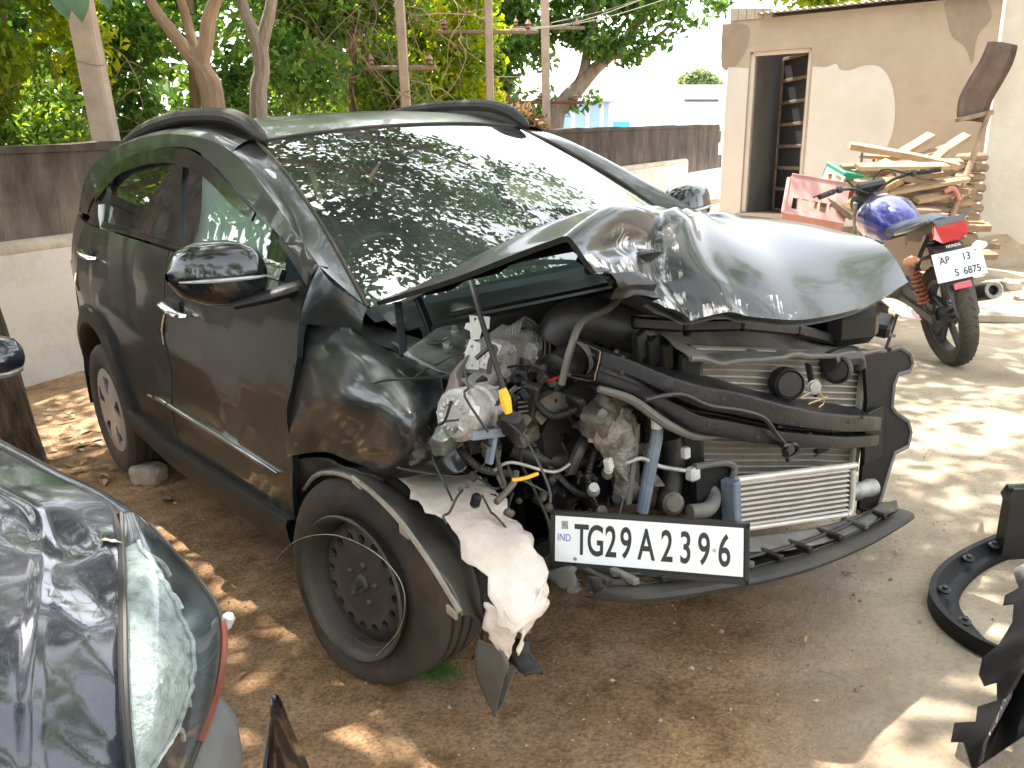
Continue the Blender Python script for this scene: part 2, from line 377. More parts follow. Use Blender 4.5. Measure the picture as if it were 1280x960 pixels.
def npmesh(name, V, Fq, m, parent=None, smooth=True, rnd=None):
    me = bpy.data.meshes.new(name); V = np.asarray(V, np.float32); Fq = np.asarray(Fq, np.int32); k = Fq.shape[1]
    me.vertices.add(len(V)); me.vertices.foreach_set('co', V.ravel()); me.loops.add(Fq.size); me.loops.foreach_set('vertex_index', Fq.ravel())
    me.polygons.add(len(Fq)); me.polygons.foreach_set('loop_start', np.arange(0, Fq.size, k, dtype=np.int32)); me.polygons.foreach_set('use_smooth', np.full(len(Fq), smooth))
    me.update(calc_edges=True)
    if rnd is not None:
        at = me.attributes.new('rnd', 'FLOAT', 'POINT'); at.data.foreach_set('value', np.asarray(rnd, np.float32))
    me.materials.append(m); return link(bpy.data.objects.new(name, me), parent)
gmat = ground_mat()
tag(npmesh('ground', V, Fq, gmat), kind='structure')
# ------------------------------------------------------------ boundary wall: mossy block wall over a limewashed plinth wall with a rounded coping
M_moss = mat('mossy_concrete', (.07, .06, .048), .95, 0, (.34, .28, .21), 2.2, .34, .72, .8, 30, stretch=(1.3, 1.3, .42), det=12)
M_lime = mat('limewash', (.62, .59, .54), .9, 0, (.42, .37, .31), 2.2, .45, .8, .3, 25)
M_cope = mat('coping', (.5, .42, .33), .9, 0, (.34, .28, .2), 5, .4, .7, .4, 40)
_t = M_moss.node_tree; _n = _t.nodes; _b = _n['Principled BSDF']; _src = _b.inputs['Base Color'].links[0].from_socket; _tc = _n.new('ShaderNodeNewGeometry'); _sx = _n.new('ShaderNodeSeparateXYZ'); _t.links.new(_tc.outputs['Position'], _sx.inputs[0])
_nz = _n.new('ShaderNodeTexNoise'); _nz.inputs['Scale'].default_value = 3.; _nz.inputs['Detail'].default_value = 8; _mp = _n.new('ShaderNodeMapping'); _mp.inputs['Scale'].default_value = (1.6, 1.6, .25); _t.links.new(_tc.outputs['Position'], _mp.inputs[0]); _t.links.new(_mp.outputs[0], _nz.inputs['Vector'])
_ma = _n.new('ShaderNodeMath'); _ma.operation = 'MULTIPLY_ADD'; _t.links.new(_nz.outputs['Fac'], _ma.inputs[0]); _ma.inputs[1].default_value = 1.1; _t.links.new(_sx.outputs[2], _ma.inputs[2]); _cr = _n.new('ShaderNodeValToRGB'); _mr = _n.new('ShaderNodeMapRange'); _t.links.new(_ma.outputs[0], _mr.inputs[0]); _mr.inputs[1].default_value = 1.35; _mr.inputs[2].default_value = 2.15
_t.links.new(_mr.outputs[0], _cr.inputs[0]); _cr.color_ramp.elements[0].color = (1, 1, 1, 1); _cr.color_ramp.elements[1].color = (.28, .27, .26, 1); _mx = _n.new('ShaderNodeMix'); _mx.data_type = 'RGBA'; _mx.blend_type = 'MULTIPLY'; _mx.inputs['Factor'].default_value = 1.; _t.links.new(_src, _mx.inputs['A']); _t.links.new(_cr.outputs[0], _mx.inputs['B']); _t.links.new(_mx.outputs['Result'], _b.inputs['Base Color'])
wb = WG(65, 476); wdir = wray(1308, 143); wdir = wdir/np.linalg.norm(wdir[:2]); wnrm = A(-wdir[1], wdir[0], 0)
capz = WY(65, 311, wb[1]+.02)[2]; topz = WY(65, 182, wb[1]+.3)[2]
def wallpt(s, off, z): return wb+wdir*s+wnrm*off*1.+A(0, 0, z-wb[2])
wallrt = tag(empty('boundary_wall', wb), 'long mossy concrete block wall with stained dark top behind the wrecked car', 'wall')
lowrt = tag(empty('plinth_wall', wb), 'low limewashed wall with rounded coping along the foot of the mossy wall', 'wall')
def prism_run(s0, s1, o0, o1, z0, z1, name, m, par, jit=0., segs=1):
    mb = MB(); ring = []
    for k in range(segs+1):
        s = s0+(s1-s0)*k/segs; j = random.uniform(-jit, jit)
        ring.append([wallpt(s, o0, z0), wallpt(s, o1, z0), wallpt(s, o1, z1+j), wallpt(s, o0, z1+j)])
    Vv = [p-wb for r in ring for p in r]; Fc = [(0, 1, 2, 3), tuple(4*segs+i for i in (3, 2, 1, 0))]
    for k in range(segs):
        for i in range(4): Fc.append((4*k+i, 4*k+(i+1) % 4, 4*k+4+(i+1) % 4, 4*k+4+i))
    mb.add(Vv, Fc); return mb.build(name, m, par, False)
# upper wall in courses of large blocks
wtop = topz; cz = [capz-.25, capz+.05, capz+.33, capz+.60, wtop-.06]
for r in range(len(cz)-1):
    s = -5.5+(.3 if r % 2 else 0)
    while s < 17:
        L_ = .62*random.uniform(.97, 1.03)
        prism_run(s+.002, s+L_-.002, .16+random.uniform(0, .004), .40, cz[r]+.0015, cz[r+1]-.0015, 'block', M_moss, wallrt); s += L_
prism_run(-5.5, 17, .166, .39, cz[0], wtop-.07, 'core', M_moss, wallrt)
prism_run(-5.5, 17, .145, .415, wtop-.06, wtop, 'coping', M_moss, wallrt, .012, 60)
prism_run(-5.5, 14.5, .0, .155, wb[2]-.6, capz, 'wall', M_lime, lowrt, .004, 40)
cp = [wallpt(s, .07, capz+.0)-wb for s in np.linspace(-5.5, 14.5, 30)]
MB().tube(cp, .075, 12).build('coping_pipe', M_cope, lowrt)
# ------------------------------------------------------------ shed building on the right
M_ren = mat('bare_render', (.36, .29, .225), .92, 0, (.47, .39, .31), 1.6, .3, .75, .25, 22)
M_rend = mat('damp_render', (.26, .205, .16), .92, 0, (.33, .265, .205), 6, .3, .7, .25, 22)
M_white = mat('whitewash', (.66, .62, .57), .9, 0, (.56, .51, .46), 2.5, .3, .8, .15, 30)
M_in = mat('inner_grey', (.22, .21, .2), .9, 0, (.16, .15, .14), 2, .3, .7, .2, 20)
M_steelp = mat('rusty_steel', (.16, .12, .09), .7, .3, (.28, .2, .14), 14, .35, .7, .2, 60)
M_dark = mat('dark_void', (.02, .022, .025), .6)
M_tin = mat('corrugated_sheet', (.42, .4, .37), .55, .4, (.3, .25, .2), 5, .4, .75, .1, 50)
M_blk = mat('cement_block', (.5, .45, .4), .95, 0, (.38, .33, .28), 8, .3, .7, .4, 50)
F0 = WY(899, 265, 11.4); FZ = F0[2]; F1 = WY(1160, 265, 9.9)
fe = F1-F0; fe[2] = 0; fe /= np.linalg.norm(fe); fn = A(fe[1], -fe[0], 0)      # fn points to the yard
if fn[1] > 0: fn = -fn
def onF(px, py, off=0.):
    d = wray(px, py); o = F0+fn*off; t = ((o-A(0, 0, CAMH))@fn)/(d@fn); p = A(0, 0, CAMH)+d*t; return ((p-F0)@fe, p[2])
def FP(u, z, off=0.): return F0*A(1, 1, 0)+fe*u+fn*off+A(0, 0, z)
shed = tag(empty('shed', FP(0, FZ)), 'plastered shed with patchy whitewash and open doorway behind the wood pile', 'building'); SO = FP(0, FZ)
topL = onF(903, 28)[1]; u1, z1 = onF(1160, 2); zt = lambda u: topL+(z1-topL)/u1*u
dl, dtop = onF(938, 65); dr, dtr = onF(1015, 58); dbl = onF(925, 262)[0]; dl = (dl+dbl)/2; WT = .23; FW = 6.2; base = FZ-.7
def fwall(name, quad, m, off0, off1):
    MB().prism([FP(u, z, off0)-SO for u, z in quad], fn*(off1-off0)).build(name, m, shed, False)
fwall('wall', [(0, base), (dl, base), (dl, zt(dl)), (0, zt(0))], M_ren, -WT, 0)
fwall('wall', [(dl+.0, dtop), (dr, dtop), (dr, zt(dr)), (dl, zt(dl))], M_ren, -WT+.001, -.001)
fwall('wall', [(dr, base), (FW, base), (FW, zt(FW)), (dr, zt(dr))], M_ren, -WT, 0)
fwall('doorstep', [(dl-.05, base), (dr+.05, base), (dr+.05, FZ), (dl-.05, FZ)], M_ren, -WT-.02, .02)
for nm, q in (('side_wall', [(0, -3.6), (WT, -3.6), (WT, -WT-.002), (0, -WT-.002)]), ('partition_wall', [(dl-.14, -3.4), (dl-.02, -3.4), (dl-.02, -WT-.003), (dl-.14, -WT-.003)]), ('side_wall', [(FW-WT, -3.6), (FW, -3.6), (FW, -WT-.002), (FW-WT, -WT-.002)]), ('back_wall', [(WT+.002, -3.6), (FW-WT-.002, -3.6), (FW-WT-.002, -3.4), (WT+.002, -3.4)])):
    MB().prism([FP(u, FZ-.3, o)-SO for u, o in q], A(0, 0, topL-FZ+.26)).build(nm, M_in, shed, False)
MB().prism([FP(u, FZ-.12, o)-SO for u, o in ((.02, -3.5), (FW-.02, -3.5), (FW-.02, -WT-.022), (.02, -WT-.022))], A(0, 0, .1)).build('floor', M_in, shed, False)
# whitewash patches, a few millimetres proud
def patch(pts, m, t=.004):
    q = [onF(*p) for p in pts]; q = [(a[0], a[1]) for a in spline([(*p, 0) for p in q+q[:1]], 4)[:-1]]
    fwall('plaster_patch', q, m, .0005, t)
fwall('plaster_patch', [(.004, base), (dl-.004, base), (dl-.004, onF(930, 86)[1]), (.35*dl, onF(918, 84)[1]), (.004, onF(901, 85)[1])], M_white, .0005, .004)
wp = [(1016, 83), (1032, 84), (1045, 80), (1050, 87), (1062, 88), (1080, 82), (1098, 83), (1110, 95), (1117, 115), (1119, 140), (1116, 165), (1108, 185), (1096, 200), (1090, 225), (1085, 300), (1002, 300), (1004, 230)]
q = [onF(*p) for p in wp]; q = [(max(a[0], dr+.004), a[1]) for a in spline([(*p, 0) for p in q], 4)]; fwall('plaster_patch', q, M_white, .0005, .004)
patch([(1180, 5), (1195, -8), (1225, -10), (1240, 20), (1222, 45), (1215, 80), (1207, 60), (1190, 45), (1184, 25)], M_rend, .0025)
patch([(903, 30), (935, 32), (934, 60), (918, 84), (902, 83)], M_rend, .0022)
# corrugated roof and blocks
nS = 420; us = np.linspace(.35, FW+.2, nS); Vr = []; 
for u in us:
    for o in (.10, -3.7): Vr.append(FP(u, zt(u)+.045+.012*math.sin(u*2*math.pi/.076)+(.25*(o+.0)/-3.7 if o < 0 else 0), o)-SO)
ro = meshobj('roof_sheet', Vr, [(2*k, 2*k+1, 2*k+3, 2*k+2) for k in range(nS-1)], M_tin, shed, True, 0); ro.modifiers.new('thick', 'SOLIDIFY').thickness = .002
for k in range(5): fwall('block', [(.002+k*.105, zt(0)+.003), (.1+k*.105, zt(0)+.003), (.1+k*.105, zt(0)+.145-.02*k*.5), (.002+k*.105, zt(0)+.15-.02*k*.5)], M_blk, -WT, .012)
# doorway lining and the steel door leaf swung inwards
hinge = FP(dr-.05, FZ+.02, -WT*.5); la = fe*-.68+fn*-.73; la /= np.linalg.norm(la); lh = dtop-FZ-.06; lw = .78
mb = MB()
for k in (0, 1): mb.bar(hinge+la*lw*k-SO, hinge+la*lw*k+A(0, 0, lh)-SO, .045, .045, la)
for k in range(8): mb.bar(hinge-SO+A(0, 0, lh*k/7), hinge+la*lw-SO+A(0, 0, lh*k/7), .04, .04)
leaf_ = mb.build('door_leaf', M_steelp, shed)
for k in range(7):
    c = hinge+la*lw/2+A(0, 0, lh*(k+.5)/7)-SO
    b2 = MB(); b2.box(c, (lw-.05, .006, lh/7-.045), np.stack([la, np.cross(A(0, 0, 1), la), A(0, 0, 1)], 1), 0); b2.build('door_panel', M_dark, leaf_, False)
mb = MB(); jf = [FP(dl+.02, FZ+.01, -.06)-SO, FP(dl+.02, dtop-.02, -.06)-SO, FP(dr-.02, dtop-.02, -.06)-SO, FP(dr-.02, FZ+.01, -.06)-SO]
for a_, b_ in zip(jf[:-1], jf[1:]): mb.bar(a_, b_, .05, .04, fn)
mb.build('door_frame', M_white, shed)
# ------------------------------------------------------------ whitewashed wall at the far right
M_rw = mat('stained_whitewash', (.6, .55, .48), .9, 0, (.47, .40, .32), 1.5, .42, .75, .3, 18)
M_rwb = mat('stained_foot', (.36, .27, .18), .95, 0, (.5, .42, .33), 5, .3, .72, .5, 25)
R0 = WG(1216, 333); R0[1] += .02; re_ = A(.93, -.37, 0); rn = A(.37, .93, 0)
rw = tag(empty('side_wall', R0), 'tall whitewashed wall with stained foot beside the motorcycle', 'wall')
MB().prism([A(0, 0, -.4), re_*5+A(0, 0, -.4), re_*5+A(0, 0, 3.2), A(0, 0, 3.2)], rn*.24).build('wall', M_rw, rw, False)
pts = [A(0, 0, -.3)]+[re_*5+A(0, 0, -.3)]+[re_*u+A(0, 0, .26+.12*mn.noise(Vector((u*3, 1, 0)))+.05*mn.noise(Vector((u*11, 1, 0)))) for u in np.linspace(5, 0, 40)]
MB().prism([p-rn*.006 for p in pts], rn*.005).build('stained_render', M_rwb, rw, False)
# ------------------------------------------------------------ wrecked car: body
def crom(xs, ys, x):
    x = min(max(x, xs[0]), xs[-1]); i = 0
    while i < len(xs)-2 and x > xs[i+1]: i += 1
    sl = lambda k: (ys[min(k+1, len(ys)-1)]-ys[max(k-1, 0)])/(xs[min(k+1, len(xs)-1)]-xs[max(k-1, 0)])
    h = xs[i+1]-xs[i]; t = (x-xs[i])/h
    return (2*t**3-3*t**2+1)*ys[i]+(t**3-2*t**2+t)*h*sl(i)+(-2*t**3+3*t**2)*ys[i+1]+(t**3-t**2)*h*sl(i+1)
ZP = [.12, .25, .45, .65, .85, 1.0, 1.10, 1.16, 1.35, 1.5, 1.62]; YP = [.80, .868, .89, .897, .885, .862, .83, .80, .745, .695, .645]
def yS(x, z):
    zn = z-.055*(-x-.9); y = crom(ZP, YP, zn)
    if x < -2.35: y -= .11*((-2.35-x)/.8)**2
    if x > -.3: y -= .07*((x+.3)/1.)**2
    # feature line that runs up rearwards along the doors, hollow under it
    zc = .74+.10*(-x-.3); y += .010*math.exp(-((z-zc)/.05)**2)*(1 if -2.3 < x else .3)-.014*math.exp(-((z-(zc-.17))/.09)**2)
    return y
def SIDE(s): return lambda x, z: (x, s*yS(x, z), z)
def SIDEo(s, o): return lambda x, z: (x, s*(yS(x, z)+o), z)
M_paint = mat('dark_green_grey_paint', (.020, .024, .024), .28, .34, coat=.5, dust=(.30, .26, .20), dustamt=.08, dscale=2.2, spec=.4)
M_gloss = mat('gloss_black', (.008, .008, .009), .12, 0, coat=.6, dust=(.3, .28, .24), dustamt=.05)
M_trim = mat('black_plastic_cladding', (.018, .019, .019), .55, 0, (.032, .032, .03), 6, .3, .7, .15, 200, dust=(.32, .25, .17), dustamt=.12, dscale=4, spec=.3)
M_blackp = mat('black_plastic', (.010, .0105, .011), .42, 0, (.018, .018, .018), 9, .35, .7, .1, 90, dust=(.3, .26, .2), dustamt=.07, dscale=5, spec=.3)
M_rubber = mat('tyre_rubber', (.022, .021, .02), .85, 0, (.045, .04, .034), 7, .35, .7, .25, 60, dust=(.25, .18, .115), dustamt=.40, dscale=5)
M_chrome = mat('chrome', (.75, .76, .76), .12, 1.)
M_inn = mat('inner_black', (.012, .012, .013), .7)
M_alu = mat('cast_aluminium', (.46, .45, .43), .40, .5, (.20, .19, .175), 14, .38, .66, .3, 80, dust=(.35, .3, .23), dustamt=.25)
M_under = mat('unpainted_seam', (.02, .022, .022), .5, .2)
M_glassS = glass('side_glass', (.60, .68, .63), .95, film=.05)
M_glassW = glass('windshield_glass', (.55, .70, .65), 1.0, 1.75, film=.12)
M_bag = mat('airbag_cloth', (.62, .68, .66), .8, 0, (.5, .57, .55), 5, .3, .7, .2, 30)
M_seat = mat('seat_cloth', (.05, .05, .055), .9)
car = tag(empty('wrecked_car', matrix=CARM), 'dark green grey compact SUV with its crushed front torn open', 'car')
XB = -3.16
arch = [(-2.498+.53*math.cos(a), .33+.53*math.sin(a)) for a in np.linspace(RAD(11), RAD(169), 17)]
FRAME = [(-3.06, 1.30), (-2.86, 1.42), (-2.56, 1.515), (-2.161, 1.577), (-1.65, 1.589), (-1.199, 1.548), (-.876, 1.481), (-.579, 1.36), (-.163, 1.145)]
GARC = [(-2.535, 1.31), (-2.40, 1.375), (-2.25, 1.435), (-2.05, 1.488), (-1.80, 1.506), (-1.48, 1.507), (-1.353, 1.497), (-1.18, 1.47), (-1.008, 1.417), (-.77, 1.327), (-.569, 1.253), (-.421, 1.180)]
belt = lambda x: 1.10+.006*0+.062*(-x-.37)+.012*max(0, -x-1.3)
def handle(s, x, z, par):
    c = A(x, s*(yS(x, z)+.003), z); sl = A(1, 0, -.13); sl /= np.linalg.norm(sl)
    MB().lathe([(.001, .0), (.03, .002), (.036, .004)], c, (0, s, 0), 16).build('handle_recess', M_inn, par)
    P = [c-sl*.115+A(0, s*.012, .004), c-sl*.085+A(0, s*.030, .004), c+A(0, s*.036, .002), c+sl*.085+A(0, s*.028, 0), c+sl*.112+A(0, s*.008, 0)]
    MB().tube(P, [.010, .017, .018, .017, .010], 10, sub=4, flat=.55).build('handle', M_chrome, par)
RX = [-3.05, -2.8, -2.5, -2.0, -1.5, -1.2, -.98, -.88]; RZ = [1.47, 1.555, 1.605, 1.637, 1.635, 1.615, 1.572, 1.545]
def roof(x, y): return (x-.05*(y/.6)**2*(1 if x > -1.3 else -1)*sm(.3, 1.0, abs(x+1.95)), y, crom(RX, RZ, x)-.032*(abs(y)/.6)**2.2)
for s in (-1, 1):
    S_ = SIDE(s); fl = (s > 0); near_ = s < 0
    fd = panel('front_door', [(-.205, 1.085), (-.205, .895), (-.30, .66), (-.335, .50), (-.365, .355), (-.8, .362), (-1.398, .37), (-1.408, .47), (-1.362, .65), (-1.32, .80), (-1.305, .93), (-1.322, 1.05), (-1.335, belt(-1.335)-.008), (-.8, belt(-.8)-.008), (-.40, belt(-.40)-.008)], S_, M_paint, car, flip=fl)
    rd = panel('rear_door', [(-1.343, belt(-1.343)-.008), (-1.33, 1.05), (-1.313, .93), (-1.328, .80), (-1.370, .65), (-1.416, .47), (-1.405, .372), (-1.65, .386), (-1.985, .43)]+[a for a in arch[1:9]]+[(-2.57, .87), (-2.655, .95), (-2.66, 1.02), (-2.62, 1.2), (-2.56, belt(-2.56)-.008), (-2.0, belt(-2.0)-.008)], S_, M_paint, car, flip=fl)
    qp = panel('rear_quarter', [(-2.57+.0, .873), (-2.655-.008, .95), (-2.668, 1.02), (-2.628, 1.2), (-2.568, belt(-2.568)-.008), (-3.05, 1.292), (XB+.01, 1.0), (XB+.02, .55), (-3.03, .44)]+[a for a in arch[::-1][1:8]], S_, M_paint, car, flip=fl)
    # roof side above the glass and the black surround
    panel('roof_side', sp2(FRAME)+sp2([(-.20, 1.115), (-.40, 1.205), (-.569, 1.278), (-.77, 1.352), (-1.008, 1.443), (-1.18, 1.497), (-1.353, 1.524), (-1.65, 1.535), (-2.05, 1.516), (-2.25, 1.463), (-2.43, 1.390), (-2.57, 1.318), (-2.60, 1.285)]), S_, M_paint, car, flip=fl, depth=.03)
    vis = sp2([(-2.43, 1.388), (-2.25, 1.461), (-2.05, 1.514), (-1.65, 1.533), (-1.353, 1.522), (-1.18, 1.495), (-1.008, 1.441), (-.77, 1.35), (-.60, 1.288)])+sp2([(-.62, 1.262), (-.80, 1.318), (-1.02, 1.395), (-1.20, 1.44), (-1.36, 1.462), (-1.385, 1.468), (-1.65, 1.482), (-2.02, 1.462), (-2.22, 1.41), (-2.40, 1.345)])
    panel('rain_visor', vis, SIDEo(s, .012), M_gloss, car, flip=fl, depth=.008)
    panel('window_surround', [(-2.57, belt(-2.57)-.004), (-.38, belt(-.38)-.004), (-.38, belt(-.38)+.026), (-1.33, belt(-1.33)+.026), (-2.50, belt(-2.5)+.026)], SIDEo(s, .002), M_gloss, car, flip=fl)
    panel('center_pillar', [(-1.36, belt(-1.36)+.02), (-1.255, belt(-1.255)+.02), (-1.335, 1.512), (-1.455, 1.525)], SIDEo(s, .001), M_gloss, car, flip=fl)
    panel('quarter_trim', [(-2.57, 1.285), (-2.43, 1.37), (-2.27, 1.43), (-2.27, belt(-2.27)+.02), (-2.50, belt(-2.5)+.02)], SIDEo(s, -.001), M_gloss, car, flip=fl)
    panel('mirror_sail', [(-.425, 1.20), (-.205, 1.09), (-.205, 1.108), (-.41, 1.205)][:2]+[(-.21, 1.118), (-.43, 1.222)], SIDEo(s, .002), M_trim, car, flip=fl)
    gl = [(-1.262, belt(-1.262)+.015)]+sp2([(-1.345, 1.49), (-1.18, 1.468), (-1.008, 1.418), (-.77, 1.33), (-.569, 1.256), (-.41, 1.186)])+[(-.38, belt(-.38)+.015)]
    panel('door_glass', gl, SIDEo(s, -.012), M_glassS, fd, flip=fl, depth=0)
    gr = sp2([(-2.535, 1.30), (-2.40, 1.37), (-2.25, 1.43), (-2.05, 1.485), (-1.80, 1.505), (-1.48, 1.507)])+[(-1.36, belt(-1.36)+.015), (-2.5, belt(-2.5)+.015)]
    panel('door_glass', gr, SIDEo(s, -.012), M_glassS, rd, flip=fl, depth=0)
    handle(s, -1.165, .955, fd); handle(s, -2.335, 1.11, rd)
    for x0, z0, x1, z1, par in ((-1.312, .925, -1.336, .808, fd), (-2.645, 1.01, -2.66, .92, rd)):
        MB().tube([A(x0, s*(yS(x0, z0)+.002), z0), A((x0+x1)/2, s*(yS(x0, (z0+z1)/2)+.004), (z0+z1)/2), A(x1, s*(yS(x1, z1)+.002), z1)], [.006, .011, .006], 8, sub=4, flat=.5).build('edge_guard', M_chrome, par)
    # chrome strip low on the doors, sill, arch cladding
    P = [A(x, s*(yS(x, z)+.006), z) for x, z in ((-1.40, .556), (-1.2, .545), (-.9, .53), (-.6, .512), (-.43, .502))]
    MB().tube(P, [.014, .013, .011, .009, .004], 8, sub=4, flat=.7).build('chrome_strip', M_chrome, fd)
    P = [A(x, s*(yS(x, z)+.006), z) for x, z in ((-1.42, .556), (-1.55, .562), (-1.68, .555))]
    MB().tube(P, [.014, .017, .004], 8, sub=4, flat=.7).build('chrome_strip', M_chrome, rd)
    # sill cladding: a shelf that steps out under the doors
    prof = [(-.012, .0), (.022, .006), (.030, -.012), (.026, -.06), (.005, -.12), (-.05, -.145), (-.16, -.15)]
    Q = []
    for x in np.linspace(-2.03, -.36, 16):
        zt_ = .385+.05*max(0, (-x-1.5)/.5)*.9-.02*(x+2)/1.6; Q.append([A(x, s*(yS(x, .42)+o), zt_+dz) for o, dz in prof])
    gridmesh('sill_cladding', Q, M_trim, car, sharp=30)
    Q = []
    for a in np.linspace(RAD(6), RAD(172), 28):
        row = []
        for r_, o in ((.535, .0), (.535, .018), (.50, .026), (.455, .022), (.445, .0), (.44, -.08)):
            x = -2.498+r_*math.cos(a); z = .33+r_*math.sin(a); row.append(A(x, s*(yS(min(x, -1.9), max(z, .4))+o), z))
        Q.append(row)
    gridmesh('arch_cladding', Q, M_trim, car, sharp=30)
    # wheel house
    Q = []
    for a in np.linspace(RAD(-5), RAD(185), 18): Q.append([A(-2.498+.47*math.cos(a), s*y, .33+.47*math.sin(a)) for y in (.86, .70, .50)])
    gridmesh('wheel_house', Q, M_inn, car)
    # roof rail
    P = [A(x, s*y, z) for x, y, z in ((-2.62, .585, 1.575), (-2.50, .59, 1.605), (-2.1, .60, 1.655), (-1.65, .60, 1.672), (-1.2, .595, 1.645), (-1.0, .59, 1.605), (-.90, .585, 1.555), (-.86, .58, 1.532))]
    P = [p-A(0, 0, .022) for p in P]; rr_ = MB().tube(P, [.012, .022, .028, .028, .028, .028, .022, .008], 10, sub=4, flat=1.).build('roof_rail', M_trim, car)
    ruled('rail_skirt', P, [A(*roof(max(-3., p[0]), s*.565))+A(0, 0, -.01) for p in P], M_trim, rr_, 2, 0., thick=.012)
# roof, pillars, windscreen
panel('roof', [(-3.02, -.58), (-.885, -.58), (-.885, .58), (-3.02, .58)], roof, M_paint, car, step=.08)
WSB = lambda y: A(.13-.17*(abs(y)/.7)**2, y, 1.055-.03*(y/.7)**2); WST = lambda y: A(*roof(-.89, y))+A(.008, 0, -.006)
rows = []
for t in np.linspace(0, 1, 12):
    rows.append([WSB(y*.71)*(1-t)+WST(y*.575)*t+A(.30, 0, .5)*.085*4*t*(1-t)*.62 for y in np.linspace(-1, 1, 17)])
ROWS = np.array(rows)
gridmesh('windshield', ROWS, M_glassW, car)
for s in (-1, 1):
    e = ROWS[:, 0 if s < 0 else -1]; side = [A(x, s*yS(x, z), z) for x, z in FRAME[::-1][:3]]
    wsl = [e[0]+A(-.012, s*.004, 0), e[4]+A(0, s*.004, .004), e[8]+A(0, s*.004, .004), e[11]+A(-.02, s*.004, .003)]
    ruled('windshield_pillar', wsl, [A(x, s*yS(x, z), z) for x, z in sp2(FRAME[::-1][:4])], M_paint, car, 5, .018, (.3, s*.8, .5))
    MB().tube(wsl, .007, 6, sub=4).build('windshield_seal', M_rubber, car)
    rl = [A(*roof(x, s*.578)) for x in (-.9, -1.2, -1.6, -2.1, -2.6, -2.98)]
    ruled('roof_edge', rl, [A(x, s*yS(x, z), z) for x, z in sp2(FRAME[::-1][2:])], M_paint, car, 4, .012, (0, s*.5, .8))
for s in (-1, 1):
    ec = ROWS[0, 0 if s < 0 else -1]; ruled('cowl_side', [A(-.163, s*yS(-.163, 1.145), 1.145), A(-.10, s*.79, 1.10), ec+A(.0, s*.012, .0)], [A(-.205, s*yS(-.205, .99), .99), A(-.13, s*.80, .98), ec+A(.0, s*.035, -.055)], M_paint, car, 4, .008, (.2, s*.8, .3))
MB().tube([WST(y)+A(.006, 0, .001) for y in np.linspace(-.57, .57, 9)], .006, 6).build('windshield_seal', M_rubber, car)
# tail: tailgate with glass, lamp clusters, bumper
yb = lambda z: yS(XB+.012, z)
tail = [[A(XB-.03*(1-(y)**2), y*yb(z), z) for y in np.linspace(-1, 1, 9)] for z in (.48, .7, .95, 1.1)]
tg = gridmesh('tailgate', catm(tail, 3), M_paint, car)
tgl = [[A(XB-.03*(1-y*y)+.13*t+.0, y*(yb(1.1)*(1-t)+.6*t), 1.1+.385*t) for y in np.linspace(-1, 1, 9)] for t in np.linspace(0, 1, 6)]
gridmesh('rear_glass', tgl, M_gloss, car)
M_lampr = mat('red_lamp', (.35, .015, .012), .15, 0, coat=.8)
for s in (-1, 1): MB().box((XB-.02, s*.62, .98), (.06, .3, .14), ch=.3).build('tail_lamp', M_lampr, car)
bb = [[A(-2.98, -.82, z), A(-3.16, -.80, z), A(-3.24, -.55, z), A(-3.26, 0, z), A(-3.24, .55, z), A(-3.16, .80, z), A(-2.98, .82, z)] for z in (.24, .34, .46, .56)]
for j, o in ((0, .06), (3, .05)):
    for k in range(7): bb[j][k] = bb[j][k]+A(o, 0, 0)
gridmesh('rear_bumper', catm(bb, 3), M_trim, car)
# floor pan, cabin
mb = MB(); mb.box((-1.55, 0, .33), (2.6, 1.5, .12)); mb.box((-2.55, 0, .55), (1.0, 1.1, .5)); mb.box((-.32, 0, .62), (.10, 1.44, .72)); mb.box((-1.37, -.80, .75), (.09, .06, .74)); mb.box((-1.37, .80, .75), (.09, .06, .74))
mb.build('floor_pan', M_inn, car)
mb = MB(); Q = [[A(-.05, y, .98), A(-.22, y, 1.04+.03*math.exp(-((y+.36)/.16)**2)), A(-.42, y, 1.0), A(-.46, y, .8)] for y in np.linspace(-.70, .70, 13)]
gridmesh('dashboard', catm(Q, 2), M_seat, car)
mb = MB(); st = []
for k in range(25):
    a = 2*math.pi*k/24; st.append(A(-.62, -.36, 1.0)+A(.06, 0, .17)*math.sin(a)+A(0, .18, 0)*math.cos(a))
mb.tube(st, .014, 6, caps=False); mb.bar((-.62, -.53, 1.0), (-.62, -.19, 1.0), .03, .02); mb.tube([(-.62, -.36, 1.0), (-.42, -.36, .95)], .03, 8)
mb.build('steering_wheel', M_seat, car)
for x0, ys_ in ((-1.10, (-.36, .36)), (-1.95, (-.42, 0, .42))):
    for y0 in ys_:
        mb = MB(); mb.box((x0+.22, y0, .62), (.5, .46, .16), ch=.4); mb.box((x0-.12, y0, .95), (.16, .46, .62), (0, RAD(-14), 0), ch=.45); mb.box((x0-.22, y0, 1.34), (.1, .25, .17), (0, RAD(-10), 0), ch=.45)
        for k in (-.06, .06): mb.tube([(x0-.2, y0+k, 1.2), (x0-.215, y0+k, 1.3)], .007, 6)
        mb.build('seat', M_seat, car)
